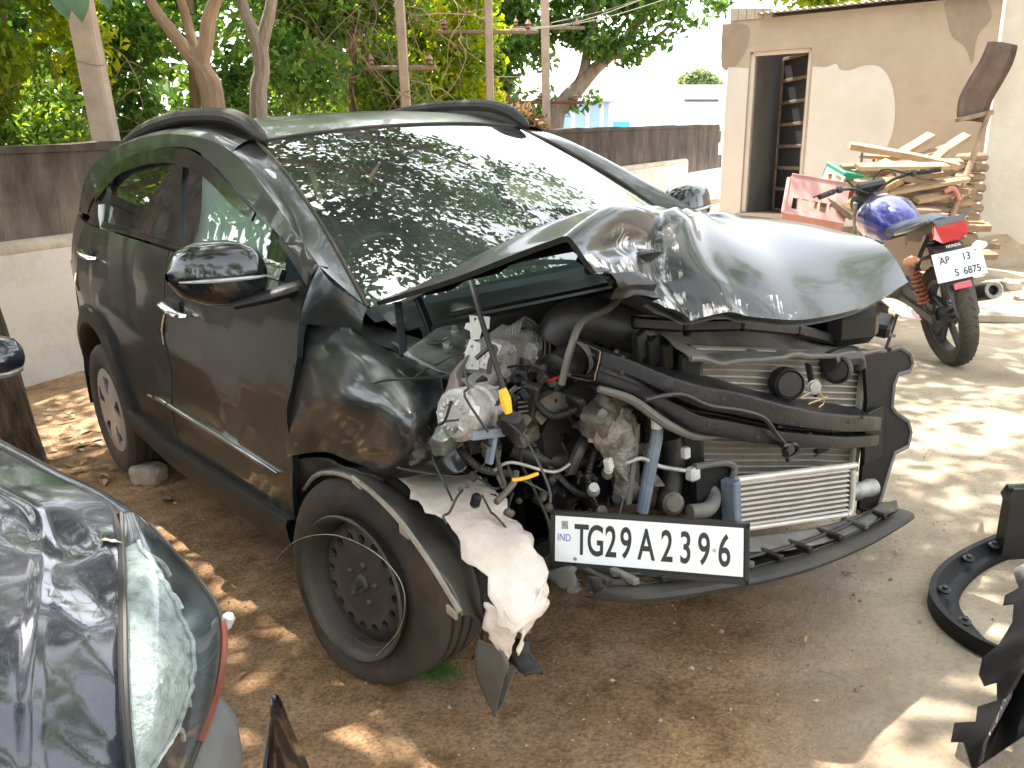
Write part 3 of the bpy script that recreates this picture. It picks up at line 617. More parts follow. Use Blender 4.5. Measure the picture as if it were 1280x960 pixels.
# deployed curtain airbags hang inside the side glass
for s in (-1, 1):
    Q = []
    for k, x in enumerate(np.linspace(-2.25, -.62, 34)):
        row = []
        drop = .42 if x < -.95 else .42*(1-((x+.95)/.33)**2*.5)
        for t in np.linspace(0, 1, 7):
            z = min(1.50, 1.54-.12*max(0, (x+1.2)/.5))-drop*t; row.append(A(x, s*(yS(x, max(z, 1.1))-.045-.03*math.sin(t*3.1)-.016*math.sin(k*1.25)*t), z))
        Q.append(row)
    if s > 0: Q = Q[:20]
    else: Q = Q[20:]
    gridmesh('curtain_airbag', Q, M_bag, car, thick=.012)
Q = [[A(-.45+.05*math.sin(4*y), y, 1.12-.3*t) for y in np.linspace(.1, .62, 8)] for t in np.linspace(0, 1, 5)]
gridmesh('passenger_airbag', Q, M_bag, car, thick=.02)
M_tagw = mat('white_tag', (.75, .77, .76), .4)
MB().tube([A(-2.30, -.775, 1.33), A(-2.30, -.772, 1.28), A(-2.30, -.772, 1.22), A(-2.30, -.775, 1.18)], [.02, .032, .034, .02], 10, sub=2, flat=.35).build('hanging_tag', M_tagw, car)
# door mirrors
def mirror(s):
    x, z = -.315, 1.135; rt = A(x, s*(yS(x, 1.10)+.0), 1.10)
    ys_ = np.linspace(0, 1, 11); Q = []; Qi = []
    for t in ys_:
        y = s*(.865+.265*t); e = (1-(abs(2*t-1))**2.6); e = max(e, .02)**.5; cx = x-.035-.05*t; cz = z+.012*t
        row = []
        for k in range(20):
            a = 2*math.pi*k/20; ca, sa = math.cos(a), math.sin(a)
            row.append(A(cx+.09*e*np.sign(ca)*abs(ca)**.7, y, cz+(.092 if sa > 0 else .105)*e*np.sign(sa)*abs(sa)**.75*(1-.25*t*(sa < 0))))
        Q.append(row+[row[0]])
    m_ = gridmesh('door_mirror', np.array(Q), M_gloss, car, sharp=60)
    P = [A(x-.035-.05*t+.089*max(1-abs(2*t-1)**2.6, .02)**.5, s*(.865+.265*t), z-.012+.012*t) for t in np.linspace(.08, .94, 9)]
    MB().tube(P, [.003, .006, .006, .006, .003], 8, sub=3).build('turn_signal', mat('clear_lens', (.4, .42, .42), .15, .3, coat=.5), m_)
    mb = MB(); mb.tube([rt+A(.03, -s*.02, -.02), A(x+.02, s*.90, z-.07), A(x+.0, s*.99, z-.08)], [.045, .04, .028], 12, sub=3, flat=.45); mb.build('mirror_arm', M_blackp, m_)
mirror(-1); mirror(1)
# ------------------------------------------------------------ wheels
def tyre(mb, c, ax, R_=.332, w=.205, rr=.222, sq=0.):
    pr = [(rr-.012, -w*.40), (rr+.004, -w*.47), (rr+.03, -w*.50), (R_-.05, -w*.53), (R_-.02, -w*.49), (R_-.004, -w*.42), (R_, -w*.30)]
    for g in (-.18, 0, .18): pr += [(R_, w*(g-.035)), (R_-.008, w*(g-.03)), (R_-.008, w*(g+.03)), (R_, w*(g+.035))]
    pr += [(R_, w*.30), (R_-.004, w*.42), (R_-.02, w*.49), (R_-.05, w*.53), (rr+.03, w*.50), (rr+.004, w*.47), (rr-.012, w*.40)]
    mb.lathe(pr, c, ax, 56, closed=True)
M_wsteel = mat('painted_steel_wheel', (.045, .044, .044), .5, .3, (.085, .08, .073), 5, .35, .7, .1, 60, dust=(.28, .22, .16), dustamt=.28, dscale=6)
M_cover = mat('silver_wheel_cover', (.55, .55, .54), .35, .6, (.4, .39, .37), 6, .4, .7, .05, 80, dust=(.35, .27, .18), dustamt=.4)
def rear_wheel(s):
    c = A(-2.498, s*.775, .333); o = A(0, s, 0); wl = empty('wheel'); wl.parent = car
    mb = MB(); tyre(mb, c, o); mb.build('tyre', M_rubber, wl)
    MB().lathe([(.05, -.02), (.19, -.02), (.205, -.06), (.205, .06), (.216, .088), (.208, .09), (.196, .05), (.10, .0), (.05, .0)], c, o, 40, closed=True).build('rim', M_inn, wl)
    mb = MB(); holes = []
    for k in range(5):
        a = 2*math.pi*k/5+.3; h_ = []
        for r_, da in ((.085, -.14), (.12, -.30), (.165, -.36), (.178, -.30), (.172, 0), (.178, .12), (.165, .16), (.12, .10), (.09, .06)): h_.append((r_*math.cos(a+da), r_*math.sin(a+da)))
        holes.append(h_)
    Vv, Fc = holed(circ((0, 0), .212, 48), holes); X_, Z_ = A(1, 0, 0), A(0, 0, 1)
    dome = lambda p: .098-.9*(math.hypot(*p[:2])-.13)**2-.0*p[0]
    mb.add([c+X_*v[0]+Z_*v[1]+o*dome(v) for v in Vv], Fc); mb.add([c+X_*v[0]+Z_*v[1]+o*(dome(v)-.008) for v in Vv], [f[::-1] for f in Fc])
    for loop in [circ((0, 0), .212, 48)]+holes:
        n_ = len(loop); mb.add([c+X_*p[0]+Z_*p[1]+o*dome(p) for p in loop]+[c+X_*p[0]+Z_*p[1]+o*(dome(p)-.012) for p in loop], [(i, (i+1) % n_, n_+(i+1) % n_, n_+i) for i in range(n_)])
    mb.build('wheel_cover', M_cover, wl)
    return wl
rear_wheel(-1); rear_wheel(1)
M_greas0 = mat('hub_steel', (.13, .12, .11), .5, .4, (.07, .065, .06), 12, .3, .7, .2, 60)
def front_wheel(c, o, flat=True):
    o = A(*o)/np.linalg.norm(o); X_ = np.cross(o, A(0, 0, 1)); X_ /= np.linalg.norm(X_); Z_ = np.cross(X_, o); wl = empty('wheel'); wl.parent = car; s = 1
    mb = MB(); tyre(mb, c, o, .312 if flat else .332, .205, .20 if flat else .222); 
    if flat:      # flat tyre: the contact patch is squashed and bulges sideways
        for i, v in enumerate(mb.V):
            d = v[2]-.012
            if d < .10:
                k = (.10-d)/.16; side = (v-c)@o; mb.V[i] = A(v[0], v[1], max(v[2]+k*.03, .006))+o*np.sign(side)*k*.035
    mb.build('tyre', M_rubber, wl)
    rim = MB().lathe([(.05, -.03), (.15, -.03), (.175, -.07), (.18, -.09), (.200, -.098), (.205, -.09), (.186, -.07), (.182, .02), (.192, .09), (.205, .115), (.212, .128), (.208, .135), (.200, .130), (.190, .112), (.181, .06), (.176, .02), (.16, -.0), (.05, -.01)], c, o, 64, closed=True).build('rim', M_wsteel, wl)
    mb = MB(); holes = [circ((.134*math.cos(2*math.pi*k/16+.1), .134*math.sin(2*math.pi*k/16+.1)), .0140, 12, .0140) for k in range(16)]
    Vv, Fc = holed(circ((0, 0), .178, 64), holes+[circ((0, 0), .105, 32)]); V3, F3 = holed(circ((0, 0), .105, 32), [])
    def dome(p):
        r_ = math.hypot(p[0], p[1]); return .060+.022*sm(.178, .165, r_)-.028*sm(.115, .06, r_)
    mb.add([c+X_*v[0]+Z_*v[1]+o*dome(v) for v in Vv], Fc); rings = [(r_, dome((r_, 0))) for r_ in (.105, .095, .085, .075, .065, .05, .03)]; mb.lathe(rings, c, o, 32)
    for loop in holes:
        n_ = len(loop); mb.add([c+X_*p[0]+Z_*p[1]+o*dome(p) for p in loop]+[c+X_*p[0]+Z_*p[1]+o*(dome(p)-.014) for p in loop], [(i, (i+1) % n_, n_+(i+1) % n_, n_+i) for i in range(n_)])
    mb.build('wheel_disc', M_wsteel, rim, fix=False)
    MB().lathe([(.02, .035), (.168, .035), (.168, .02)], c, o, 32).build('hole_backing', M_inn, rim)  # black backing disc put in so the wheel holes come out dark
    mb = MB(); mb.lathe([(.001, .092), (.020, .091), (.026, .084), (.028, .05), (.028, .03)][::-1], c, o, 18); mb.lathe([(.001, .115), (.011, .113), (.013, .08)][::-1], c, o, 6)
    mb.build('hub', M_greas0, rim)
    for k in range(5):
        a = 2*math.pi*k/5+.5; cc = c+X_*.056*math.cos(a)+Z_*.056*math.sin(a)
        MB().lathe([(.014, .035), (.013, .075), (.010, .086), (.004, .090)], cc, o, 6).build('wheel_bolt', M_greas0, rim)
    return wl
front_wheel(A(-.02, -.785, .262), A(.20, -1, .06))
front_wheel(A(0, .775, .333), A(-.05, 1, 0), False)
# ------------------------------------------------------------ wrecked car: crushed front
def textmesh(name, s, size, m, parent, origin, ax, ay, sx=1., ext=.0006, bold=0., align='LEFT', space=1.):
    cu = bpy.data.curves.new(name, 'FONT'); cu.body = s; cu.size = size; cu.extrude = ext; cu.offset = bold; cu.align_x = align; cu.space_character = space
    ob = bpy.data.objects.new(name+'_src', cu); COL.objects.link(ob); dg = bpy.context.evaluated_depsgraph_get(); me = bpy.data.meshes.new_from_object(ob.evaluated_get(dg))
    COL.objects.unlink(ob); bpy.data.objects.remove(ob); ax = A(*ax)/np.linalg.norm(ax); ay = A(*ay)/np.linalg.norm(ay); az = np.cross(ax, ay)
    for v in me.vertices: v.co = Vector(A(*origin)+ax*v.co.x*sx+ay*v.co.y+az*v.co.z)
    me.materials.clear(); me.materials.append(m); me.name = name; return link(bpy.data.objects.new(name, me), parent)
def scratch_paint():
    m = M_paint.copy(); m.name = 'scratched_paint'; n = m.node_tree.nodes; L = m.node_tree.links; b = n['Principled BSDF']
    tc = n.new('ShaderNodeTexCoord'); uvn = n.new('ShaderNodeUVMap'); mp = n.new('ShaderNodeMapping'); mp.inputs['Scale'].default_value = (16, 1.1, 1); mp.inputs['Rotation'].default_value = (0, 0, .22); L.new(uvn.outputs[0], mp.inputs[0])
    nz = n.new('ShaderNodeTexNoise'); nz.inputs['Scale'].default_value = 1.; nz.inputs['Detail'].default_value = 8; nz.inputs['Roughness'].default_value = .72; L.new(mp.outputs[0], nz.inputs[0])
    n2 = n.new('ShaderNodeTexNoise'); n2.inputs['Scale'].default_value = 2.2; n2.inputs['Detail'].default_value = 3; L.new(uvn.outputs[0], n2.inputs[0])
    mu = n.new('ShaderNodeMath'); mu.operation = 'MULTIPLY'; L.new(nz.outputs['Fac'], mu.inputs[0]); L.new(n2.outputs['Fac'], mu.inputs[1])
    cr = n.new('ShaderNodeValToRGB'); L.new(mu.outputs[0], cr.inputs[0]); cr.color_ramp.elements[0].position = .262; cr.color_ramp.elements[0].color = (.022, .024, .025, 1); cr.color_ramp.elements[1].position = .315; cr.color_ramp.elements[1].color = (.5, .49, .47, 1)
    L.new(cr.outputs[0], b.inputs['Base Color']); b.inputs['Roughness'].default_value = .4; b.inputs['Coat Weight'].default_value = .5; return m
M_scr = scratch_paint()
M_iron = mat('black_painted_steel', (.006, .007, .010), .30, .2, (.016, .017, .02), 9, .5, .8, .15, 60, dust=(.34, .3, .24), dustamt=.02, dscale=6, spec=.25)
M_greas = mat('greasy_casting', (.045, .04, .034), .5, .4, (.15, .135, .115), 14, .35, .7, .4, 50, dust=(.3, .25, .18), dustamt=.3, dscale=9)
M_apron = mat('apron_paint', (.055, .075, .070), .35, .4, coat=.5, dust=(.33, .3, .25), dustamt=.45, dscale=7)
M_fin = mat('radiator_fin', (.20, .175, .145), .7, .2, (.11, .10, .085), 30, .3, .7, .5, 260, dust=(.36, .30, .23), dustamt=.25, dscale=9, stretch=(1, 6, 1))
M_tubea = mat('radiator_tube', (.60, .56, .50), .5, .25, (.46, .42, .36), 10, .3, .7)
M_felt = mat('pale_felt_liner', (.80, .71, .63), .95, 0, (.68, .55, .43), 6, .52, .8, .5, 30, dust=(.26, .15, .07), dustamt=.40, dscale=4)
M_hose = mat('rubber_hose', (.009, .0095, .010), .45, 0, (.018, .018, .018), 12, .4, .7, .15, 50, dust=(.33, .29, .23), dustamt=.10, dscale=8)
M_wht = mat('white_plastic', (.58, .59, .58), .5, 0, (.36, .35, .33), 14, .42, .75)
M_yel = mat('yellow_plastic', (.75, .42, .02), .45)
M_blue = mat('blue_grey_hose', (.10, .13, .17), .5, 0, (.17, .2, .24), 20, .4, .7)
M_red = mat('red_wire', (.45, .02, .015), .5)
M_rust = mat('rusty_torn_edge', (.22, .10, .05), .9, .2, (.35, .22, .14), 30, .3, .7, .4, 90)
M_dustyp = mat('dusty_grey_plastic', (.055, .053, .05), .7, 0, (.11, .105, .095), 5, .35, .7, .2, 60, dust=(.42, .37, .3), dustamt=.30, dscale=4)
def hose(name, pts, r, m, n=8, sub=5, par=None, flat=1.): return MB().tube([PX(*p) for p in pts], r, n, sub=sub, flat=flat).build(name, m, par or car)
# hood
HG = [[(-.03, -.70, 1.04), (.03, -.5, 1.088), (.075, -.25, 1.115), (.09, 0, 1.12), (.075, .25, 1.11), (.03, .5, 1.075), (-.03, .7, 1.045)],
      [(.34, -.695, 1.124), (.33, -.50, 1.195), (.30, -.24, 1.222), (.27, .02, 1.205), (.22, .27, 1.175), (.19, .5, 1.13), (.18, .70, 1.09)],
      [(.655, -.665, 1.212), (.58, -.44, 1.262), (.50, -.20, 1.240), (.42, .04, 1.212), (.385, .28, 1.178), (.36, .5, 1.145), (.35, .71, 1.105)],
      [(.725, -.645, 1.205), (.665, -.45, 1.222), (.60, -.24, 1.20), (.53, .02, 1.178), (.50, .26, 1.152), (.49, .5, 1.125), (.48, .72, 1.083)],
      [(.75, -.62, 1.15), (.715, -.47, 1.135), (.66, -.30, 1.10), (.69, -.04, 1.075), (.66, .20, 1.055), (.64, .46, 1.045), (.64, .725, 1.035)],
      [(.73, -.545, 1.115), (.72, -.45, 1.066), (.72, -.31, 1.010), (.765, -.10, .965), (.78, .11, .925), (.77, .41, .912), (.735, .70, .93)]]
Q = catm(HG, 12); R_, C_, _ = Q.shape
nr = np.cross(np.gradient(Q, axis=1), np.gradient(Q, axis=0)); nr /= np.linalg.norm(nr, axis=2)[..., None]; nr *= np.sign(nr[..., 2:3]+.2)
uu = np.linspace(0, 5, R_)[:, None]*np.ones((1, C_)); vv = np.linspace(0, 6, C_)[None, :]*np.ones((R_, 1))
fr_ = sm(1.7, 2.6, uu)
D_ = fbm(Q, 2.2, 1, 2)*.007*fr_+fbm(Q, 9., 2, 2)*.0018*fr_*sm(3.4, 2.0, vv)
vc = 2.15-.10*np.sin(uu*2.2); D_ += -.040*np.exp(-np.abs(vv-vc)/.16)*sm(1.9, 2.9, uu)+.022*np.exp(-((vv-vc-.32)/.2)**2)*sm(2, 3, uu)
D_ += .022*np.exp(-((uu-2.55)/.35)**2)*np.exp(-((vv-1.0)/.9)**2)-.034*np.exp(-((uu-3.35)/.30)**2)*np.exp(-((vv-1.1)/.7)**2)
ang = np.arctan2(uu-2.0, vv-3.2); rad_ = np.hypot(uu-2.0, vv-3.2); D_ += -.026*np.exp(-(rad_/.35)**2)+.008*np.cos(7*ang)*np.exp(-((rad_-.55)/.4)**2)
tri = lambda x: np.abs((x % 1)-.5)*2
D_ += .007*(tri(vv*2.3+uu*.8+.6*fbm(Q, 4, 9, 2))-.5)*sm(3.0, 4.2, uu)*sm(2.35, 1.4, vv)+.006*(tri(uu*1.6-vv*1.1)-.5)*np.exp(-((vv-2.7)/.5)**2)*sm(3.6, 4.6, uu)
Q = Q+nr*D_[..., None]
hd = gridmesh('hood', Q, M_paint, car, sharp=60); hd.data.materials.append(M_scr); uvl = hd.data.uv_layers.new(name='panel')
for lp_ in hd.data.loops: i_, j_ = divmod(lp_.vertex_index, C_); uvl.data[lp_.index].uv = (vv[0, j_], uu[i_, 0])
for p in hd.data.polygons:
    i, j = divmod(p.index, C_-1); u_, v_ = uu[i, 0], vv[0, j]
    if 3.15+.25*math.sin(v_*5) < u_ and v_ < 2.2: p.material_index = 1
    if u_ > 4.55+.12*math.sin(v_*9) and 2.2 < v_ < 3.6+.2*math.sin(u_*7): p.material_index = 1
gridmesh('hood_inner', (Q-nr*(.022+.012*np.sin(uu*6)[..., None]**2))[:, 2:-2][::2, ::2], M_under, car, sharp=60)
ed = [Q[0, k] for k in range(0, C_, 6)]
def rim_strip(e, e2, nm): gridmesh(nm, np.stack([e, e2], 0), M_paint, hd, sharp=60)
for e, n_ in ((Q[:, 0], nr[:, 0]), (Q[:, -1], nr[:, -1]), (Q[-1], nr[-1])): rim_strip(e, e-n_*.013, 'hood_hem')
# near front wing, folded
FG = [[(386, 397, -.77), (408, 397, -.765), (432, 404, -.75), (470, 430, -.73), (510, 447, -.70), (549, 458, -.68)],
      [(379, 430, -.835), (402, 436, -.845), (430, 440, -.84), (470, 456, -.83), (512, 474, -.80), (553, 488, -.74)],
      [(369, 478, -.865), (395, 490, -.90), (425, 498, -.92), (465, 510, -.915), (515, 520, -.90), (548, 515, -.80)],
      [(359, 535, -.878), (388, 545, -.893), (420, 548, -.885), (455, 556, -.885), (500, 565, -.925), (545, 552, -.84)],
      [(357, 572, -.878), (384, 566, -.885), (412, 566, -.875), (446, 578, -.868), (482, 592, -.87), (552, 570, -.84)]]
Gf = np.array([[PY(*p) for p in r] for r in FG]); Qf = catm(Gf, 9); ti_ = np.linspace(0, 4, Qf.shape[0]); tj_ = np.linspace(0, 5, Qf.shape[1]); Lr = np.stack([np.stack([np.interp(ti_, range(5), Gf[:, c, k]) for c in range(6)], 1) for k in range(3)], -1); Ll = np.stack([np.stack([np.interp(tj_, range(6), Lr[r, :, k]) for r in range(len(ti_))], 0) for k in range(3)], -1); Qf = .75*Qf+.25*Ll
Dn = fbm(Qf, 4, 4, 2)*.010; Qf[..., 1] -= Dn
r2, c2, _ = Qf.shape; uf = np.linspace(0, 4, r2)[:, None]; vf = np.linspace(0, 5, c2)[None, :]
Qf[..., 1] -= .010*(np.abs(((vf*1.+uf*.55) % 1.6)-.8)/.8-.5)*sm(2.2, 3.4, vf)*sm(.3, 1, uf)
fw = gridmesh('front_wing', Qf, M_paint, car, thick=.003, sharp=38)
tp = Qf[0]; gridmesh('wing_flange', np.stack([tp, tp+A(0, .05, .004), tp+A(0, .06, -.03)], 0)+fbm(np.stack([tp]*3), 11, 3, 2)[..., None]*.008, M_paint, fw, sharp=30)
# torn lower corner of the wing, and the strip behind it
T = [[PY(478, 592, -.86), PY(520, 570, -.85), PY(556, 538, -.82)], [PY(500, 597, -.85), PY(545, 585, -.84), PY(572, 560, -.80)], [PY(530, 590, -.84), PY(572, 592, -.82), PY(588, 578, -.78)]]
gridmesh('wing_corner', catm(T, 5), M_paint, fw, thick=.003)
T = [[PY(362, 575, -.86), PY(400, 572, -.84), PY(445, 585, -.82), PY(480, 600, -.80)], [PY(372, 605, -.84), PY(405, 598, -.80), PY(440, 615, -.78), PY(478, 625, -.77)], [PY(376, 640, -.82), PY(396, 640, -.79), PY(430, 640, -.76), PY(470, 650, -.75)]]
q_ = catm(T, 5); gridmesh('inner_wing', q_+fbm(q_, 12, 5, 2)[..., None]*.01, M_dustyp, car, thick=.003)
# hood stay with its yellow tip, hinges, cowl, wipers
hose('hood_stay', [(588, 352, .42), (605, 410, .52), (622, 462, .58), (631, 492, .60)], .0065, M_blackp)
st_ = MB().tube([PX(628, 487, .605), PX(632, 500, .606), PX(636, 516, .607)], [.011, .015, .010], 8, flat=.6).build('stay_tip', M_yel, car)
for a_, b_ in (((497, 378, .05), (505, 445, .12)), ((522, 372, .12), (540, 418, .16))): MB().bar(PX(*a_), PX(*b_), .022, .012).build('hood_hinge', M_iron, car)
Qc = [[A(.10-.17*(abs(y)/.7)**2+dx, y, 1.03-.03*(y/.7)**2+dz) for y in np.linspace(-.68, .68, 15)] for dx, dz in ((.0, 0), (.07, -.03), (.15, -.035), (.20, -.02), (.215, -.06), (.19, -.22))]
gridmesh('cowl_panel', catm(Qc, 2), M_blackp, car, sharp=35)
mb = MB(); mb.tube([A(.29-.17*(abs(y)/.7)**2, y, 1.022-.03*(y/.7)**2) for y in np.linspace(-.6, .6, 13)], .006, 6); mb.build('cowl_seal', M_hose, car)
for p, q, r_ in (((-.02, -.50, 1.06), (.10, .02, 1.12), 1), ((.08, .05, 1.09), (.02, .55, 1.10), 1)):
    w_ = MB(); w_.tube([p, (A(*p)+A(*q))/2+A(0, 0, .03), q], [.014, .011, .006], 8, sub=4, flat=.6); w_.lathe([(.018, -.02), (.022, 0), (.018, .022), (.006, .026)], p, (0, 0, 1), 14); w_.build('wiper_arm', M_blackp, car)
# engine bay shell: aprons, rails, firewall, subframe, block
MB().bar((-.25, -.66, .90), (.40, -.64, .86), .10, .09).build('apron_rail', M_apron, car); MB().bar((-.25, .66, .92), (.55, .64, .88), .10, .09).build('apron_rail', M_apron, car)
mb = MB(); mb.bar((-.3, -.47, .46), (.42, -.46, .50), .09, .11); mb.bar((-.3, .47, .46), (.60, .47, .46), .09, .11); mb.bar((.12, -.5, .30), (.12, .5, .30), .3, .06); mb.build('chassis_rail', M_iron, car)
mb = MB(); Qg = [[A(-.26, y, z) for y in np.linspace(-.75, .75, 9)] for z in np.linspace(.3, 1.0, 7)]; q_ = np.array(Qg); q_[..., 0] += fbm(q_, 6, 2, 2)*.03; gridmesh('firewall', q_, M_inn, car)
for s in (-1, 1):
    Q2 = [[A(x, s*(.56+.02*math.sin(x*20)), z) for x in np.linspace(-.3, .40, 8)] for z in np.linspace(.42, .90, 6)]; gridmesh('inner_apron', Q2, M_iron, car)
    c = A(.06, s*.57, .87); q = MB(); q.lathe([(.15, -.25), (.135, -.06), (.115, .01), (.07, .025), (.035, .03), (.03, .045), (.01, .05)], c, (0, -s*.12, 1), 24); sp_ = q.build('strut_tower', M_apron, car)
    for k in range(3):
        a = 2.1*k+.4; MB().lathe([(.012, .0), (.012, .018), (.007, .02), (.007, .035)], c+A(.085*math.cos(a), .085*math.sin(a), .014), (0, 0, 1), 6).build('tower_bolt', M_alu, sp_)
    # spring and damper behind the wheel
    sp = [c+A(.0, s*.05, -.08)+A(.075*math.cos(t), .075*math.sin(t), -.045*t/2) for t in np.linspace(0, 14, 80)]; MB().tube(sp, .007, 6).build('suspension_spring', M_iron, car)
    MB().tube([c+A(0, s*.05, -.05), A(.02, s*.66, .33)], .024, 10).build('damper', M_iron, car)
    MB().tube([A(.12, s*.35, .26), A(.05, s*.55, .25), A(.02, s*.70, .26)], [.03, .022, .03], 8, sub=3, flat=.6).build('control_arm', M_iron, car)
    MB().tube([A(.0, s*.25, .33), A(.01, s*.68, .29)], .015, 8).build('drive_shaft', M_iron, car)
    MB().lathe([(.03, .0), (.13, .0), (.13, .012), (.03, .012)], A(.015, s*.68, .29), (0, s, 0), 30, closed=True).build('brake_disc', M_greas, car)
mb = MB()
mb.box((.10, -.05, .60), (.42, .62, .44), (0, .05, .06), .2); mb.box((.14, -.10, .80), (.34, .50, .10), (0, .08, .05), .3); mb.box((.10, .38, .55), (.36, .34, .34), (.1, 0, .1), .35); mb.box((.15, -.05, .36), (.38, .48, .10), ch=.3)
for k in range(7): mb.box((.315, -.30+.09*k, .56+.02*(k % 2)), (.03, .02, .30), ch=.2)
mb.build('engine_block', M_greas, car)
MB().box((.16, -.02, .875), (.30, .46, .05), (.05, .08, .1), .4).build('engine_cover', M_blackp, car)
MB().box((.10, .52, .84), (.22, .20, .22), ch=.12).build('battery', M_blackp, car)
# brake unit: cast block under white bracket plates
c = PX(632, 440, .34); mb = MB(); mb.box(c, (.10, .13, .10), (.1, .25, .5), .12); mb.box(PX(612, 452, .38), (.09, .10, .09), (.3, .2, .3), .1); mb.box(PX(655, 448, .36), (.07, .06, .10), (0, .3, .6), .2); mb.box(PX(605, 478, .42), (.09, .12, .035), (.3, -.1, .3), .2)
bu = mb.build('brake_unit', M_alu, car)
for k in range(6): MB().tube([PX(628+4*k, 425-2*k, .36), PX(632+5*k, 412-3*k, .33), PX(655+6*k, 408+3*k, .30), PX(664+4*k, 425+5*k, .32), PX(668-2*k, 455+5*k, .34)], .0038, 6, sub=4).build('brake_pipe', M_alu, bu)
def pplate(name, pts, x, m, par, t=.004, holes=(), jx=()):
    P = [PX(*p, x+(jx[i] if i < len(jx) else 0)) for i, p in enumerate(pts)]; o = P[0]; n_ = np.cross(P[1]-P[0], P[-1]-P[0]); n_ /= np.linalg.norm(n_); ax = P[1]-P[0]; ax /= np.linalg.norm(ax); ay = np.cross(n_, ax)
    tw = lambda p: ((p-o)@ax, (p-o)@ay); mb = MB(); hl = []
    for h in holes:
        hc = tw(PX(h[0], h[1], x)); hl.append(circ(hc, h[2]*.0021, 10, (h[3] if len(h) > 3 else h[2])*.0021))
    holed_plate(mb, [tw(p) for p in P], hl, o, ax, ay, t); return mb.build(name, m, par, False)
pplate('bracket_plate', [(587, 394), (612, 396), (611, 411), (602, 412), (599, 424), (589, 425), (588, 414), (581, 411), (583, 404), (588, 403)], .40, M_wht, bu, .003, [(594, 399, 2)])
pplate('bracket_plate', [(588, 424), (600, 429), (598, 462), (580, 461), (582, 440)], .43, M_wht, bu, .003, [(590, 433, 2), (585, 447, 2, 3), (590, 457, 1.6)])
pplate('bracket_plate', [(613, 426), (627, 432), (613, 463), (598, 459)], .43, M_wht, bu, .003, [(617, 431, 1.6), (606, 445, 1.5, 4), (605, 456, 1.6)])
for k in range(9): MB().bar(PX(608+3.2*k, 472-1.0*k, .40), PX(616+4.2*k, 440-2.2*k, .36), .004, .02).build('cooling_rib', M_alu, bu)
pplate('relay_bracket', [(652, 447), (660, 450), (668, 470), (662, 478), (655, 470)], .40, M_greas, bu, .012, [(657, 463, 2)])
# alternator
c = PX(590, 515, .50); ax = PX(572, 520, .50)-PX(622, 508, .46); ax /= np.linalg.norm(ax); mb = MB()
mb.lathe([(.02, -.075), (.050, -.07), (.060, -.05), (.060, -.018), (.054, -.012), (.054, .012), (.060, .018), (.060, .052), (.048, .066), (.02, .07)], c, ax, 28); al = mb.build('alternator', M_alu, car)
_, s1, s2 = frame_of(ax)
for k in range(16):
    a = 2*math.pi*k/16; d_ = s1*math.cos(a)+s2*math.sin(a); MB().bar(c+ax*.052+d_*.058, c+ax*.072+d_*.028, .006, .007).build('alternator_fin', M_wht if k % 5 == 0 else M_alu, al)
for k in range(12):
    a = 2*math.pi*k/12; d_ = s1*math.cos(a)+s2*math.sin(a); MB().bar(c-ax*.02+d_*.061, c-ax*.06+d_*.061, .006, .006).build('alternator_fin', M_alu, al)
MB().lathe([(.012, -.12), (.034, -.118), (.034, -.112), (.028, -.105), (.034, -.098), (.034, -.085), (.012, -.08)], c, ax, 24).build('pulley', M_iron, al)
pplate('alternator_label', [(588, 506), (600, 508), (598, 521), (586, 519)], .57, M_wht, al, .001)
# ribbed black connector below the stay tip and black box
MB().box(PX(640, 530, .58), (.05, .04, .055), (.3, .2, .4), .2).build('connector_box', M_blackp, car)
cb = MB().box(PX(660, 500, .50), (.05, .03, .09), (.1, .3, .5), .2).build('connector_box', M_blackp, car)
for k in range(8): MB().bar(PX(648, 485+6*k, .53), PX(664, 483+6*k, .50), .004, .005).build('connector_rib', M_apron, cb)
mb = MB(); mb.bar(PX(617, 545, .56), PX(611, 580, .56), .020, .012); mb.bar(PX(590, 545, .58), PX(630, 540, .56), .012, .02); mb.build('hanging_bracket', M_blue, car)
# timing cover with oval opening
pplate('timing_cover', [(672, 540), (682, 518), (700, 508), (722, 506), (738, 516), (741, 545), (735, 575), (715, 588), (695, 585), (676, 566)], .46, M_blackp, car, .035, [(703, 548, 8, 11)])
pplate('engine_mount', [(668, 500), (690, 488), (712, 494), (705, 508), (684, 516), (672, 530), (664, 520)], .50, M_greas, car, .03, [(690, 500, 3)])
# throttle body, clamp, intake duct
c = PX(712, 452, .42); ax = PX(735, 440, .42)-PX(690, 468, .46); ax /= np.linalg.norm(ax); mb = MB(); mb.lathe([(.030, -.08), (.045, -.07), (.047, .03), (.052, .035), (.052, .06), (.044, .065)], c, ax, 24); tb_ = mb.build('throttle_body', M_blackp, car)
MB().lathe([(.0515, .012), (.0535, .012), (.0535, .030), (.0515, .030)], c, ax, 28, closed=True).build('hose_clamp', M_alu, tb_)
hose('intake_duct', [(688, 428, .36), (706, 405, .38), (740, 400, .42), (785, 412, .48), (820, 432, .50), (845, 452, .50)], [.045, .055, .06, .058, .05, .045], M_hose, 16, 6)
mb = MB()
for k, (px, py) in enumerate(((800, 432), (815, 440), (832, 446))): mb.box(PX(px, py, .56), (.02, .05, .075), (.2, .1, .25), .15)
mb.build('duct_grille', M_blackp, car)
hose('vacuum_hose', [(790, 355, .40), (762, 385, .50), (728, 402, .55), (712, 440, .58), (702, 480, .56)], .009, M_dustyp)
hose('cable', [(672, 478, .46), (690, 474, .5), (704, 470, .5)], .004, M_red)
hose('coolant_hose', [(770, 500, .46), (748, 520, .50), (725, 560, .55), (712, 590, .54)], .016, M_hose, 10)
hose('coolant_hose', [(640, 560, .40), (690, 575, .46), (740, 572, .50), (790, 545, .48)], .024, M_hose, 12)
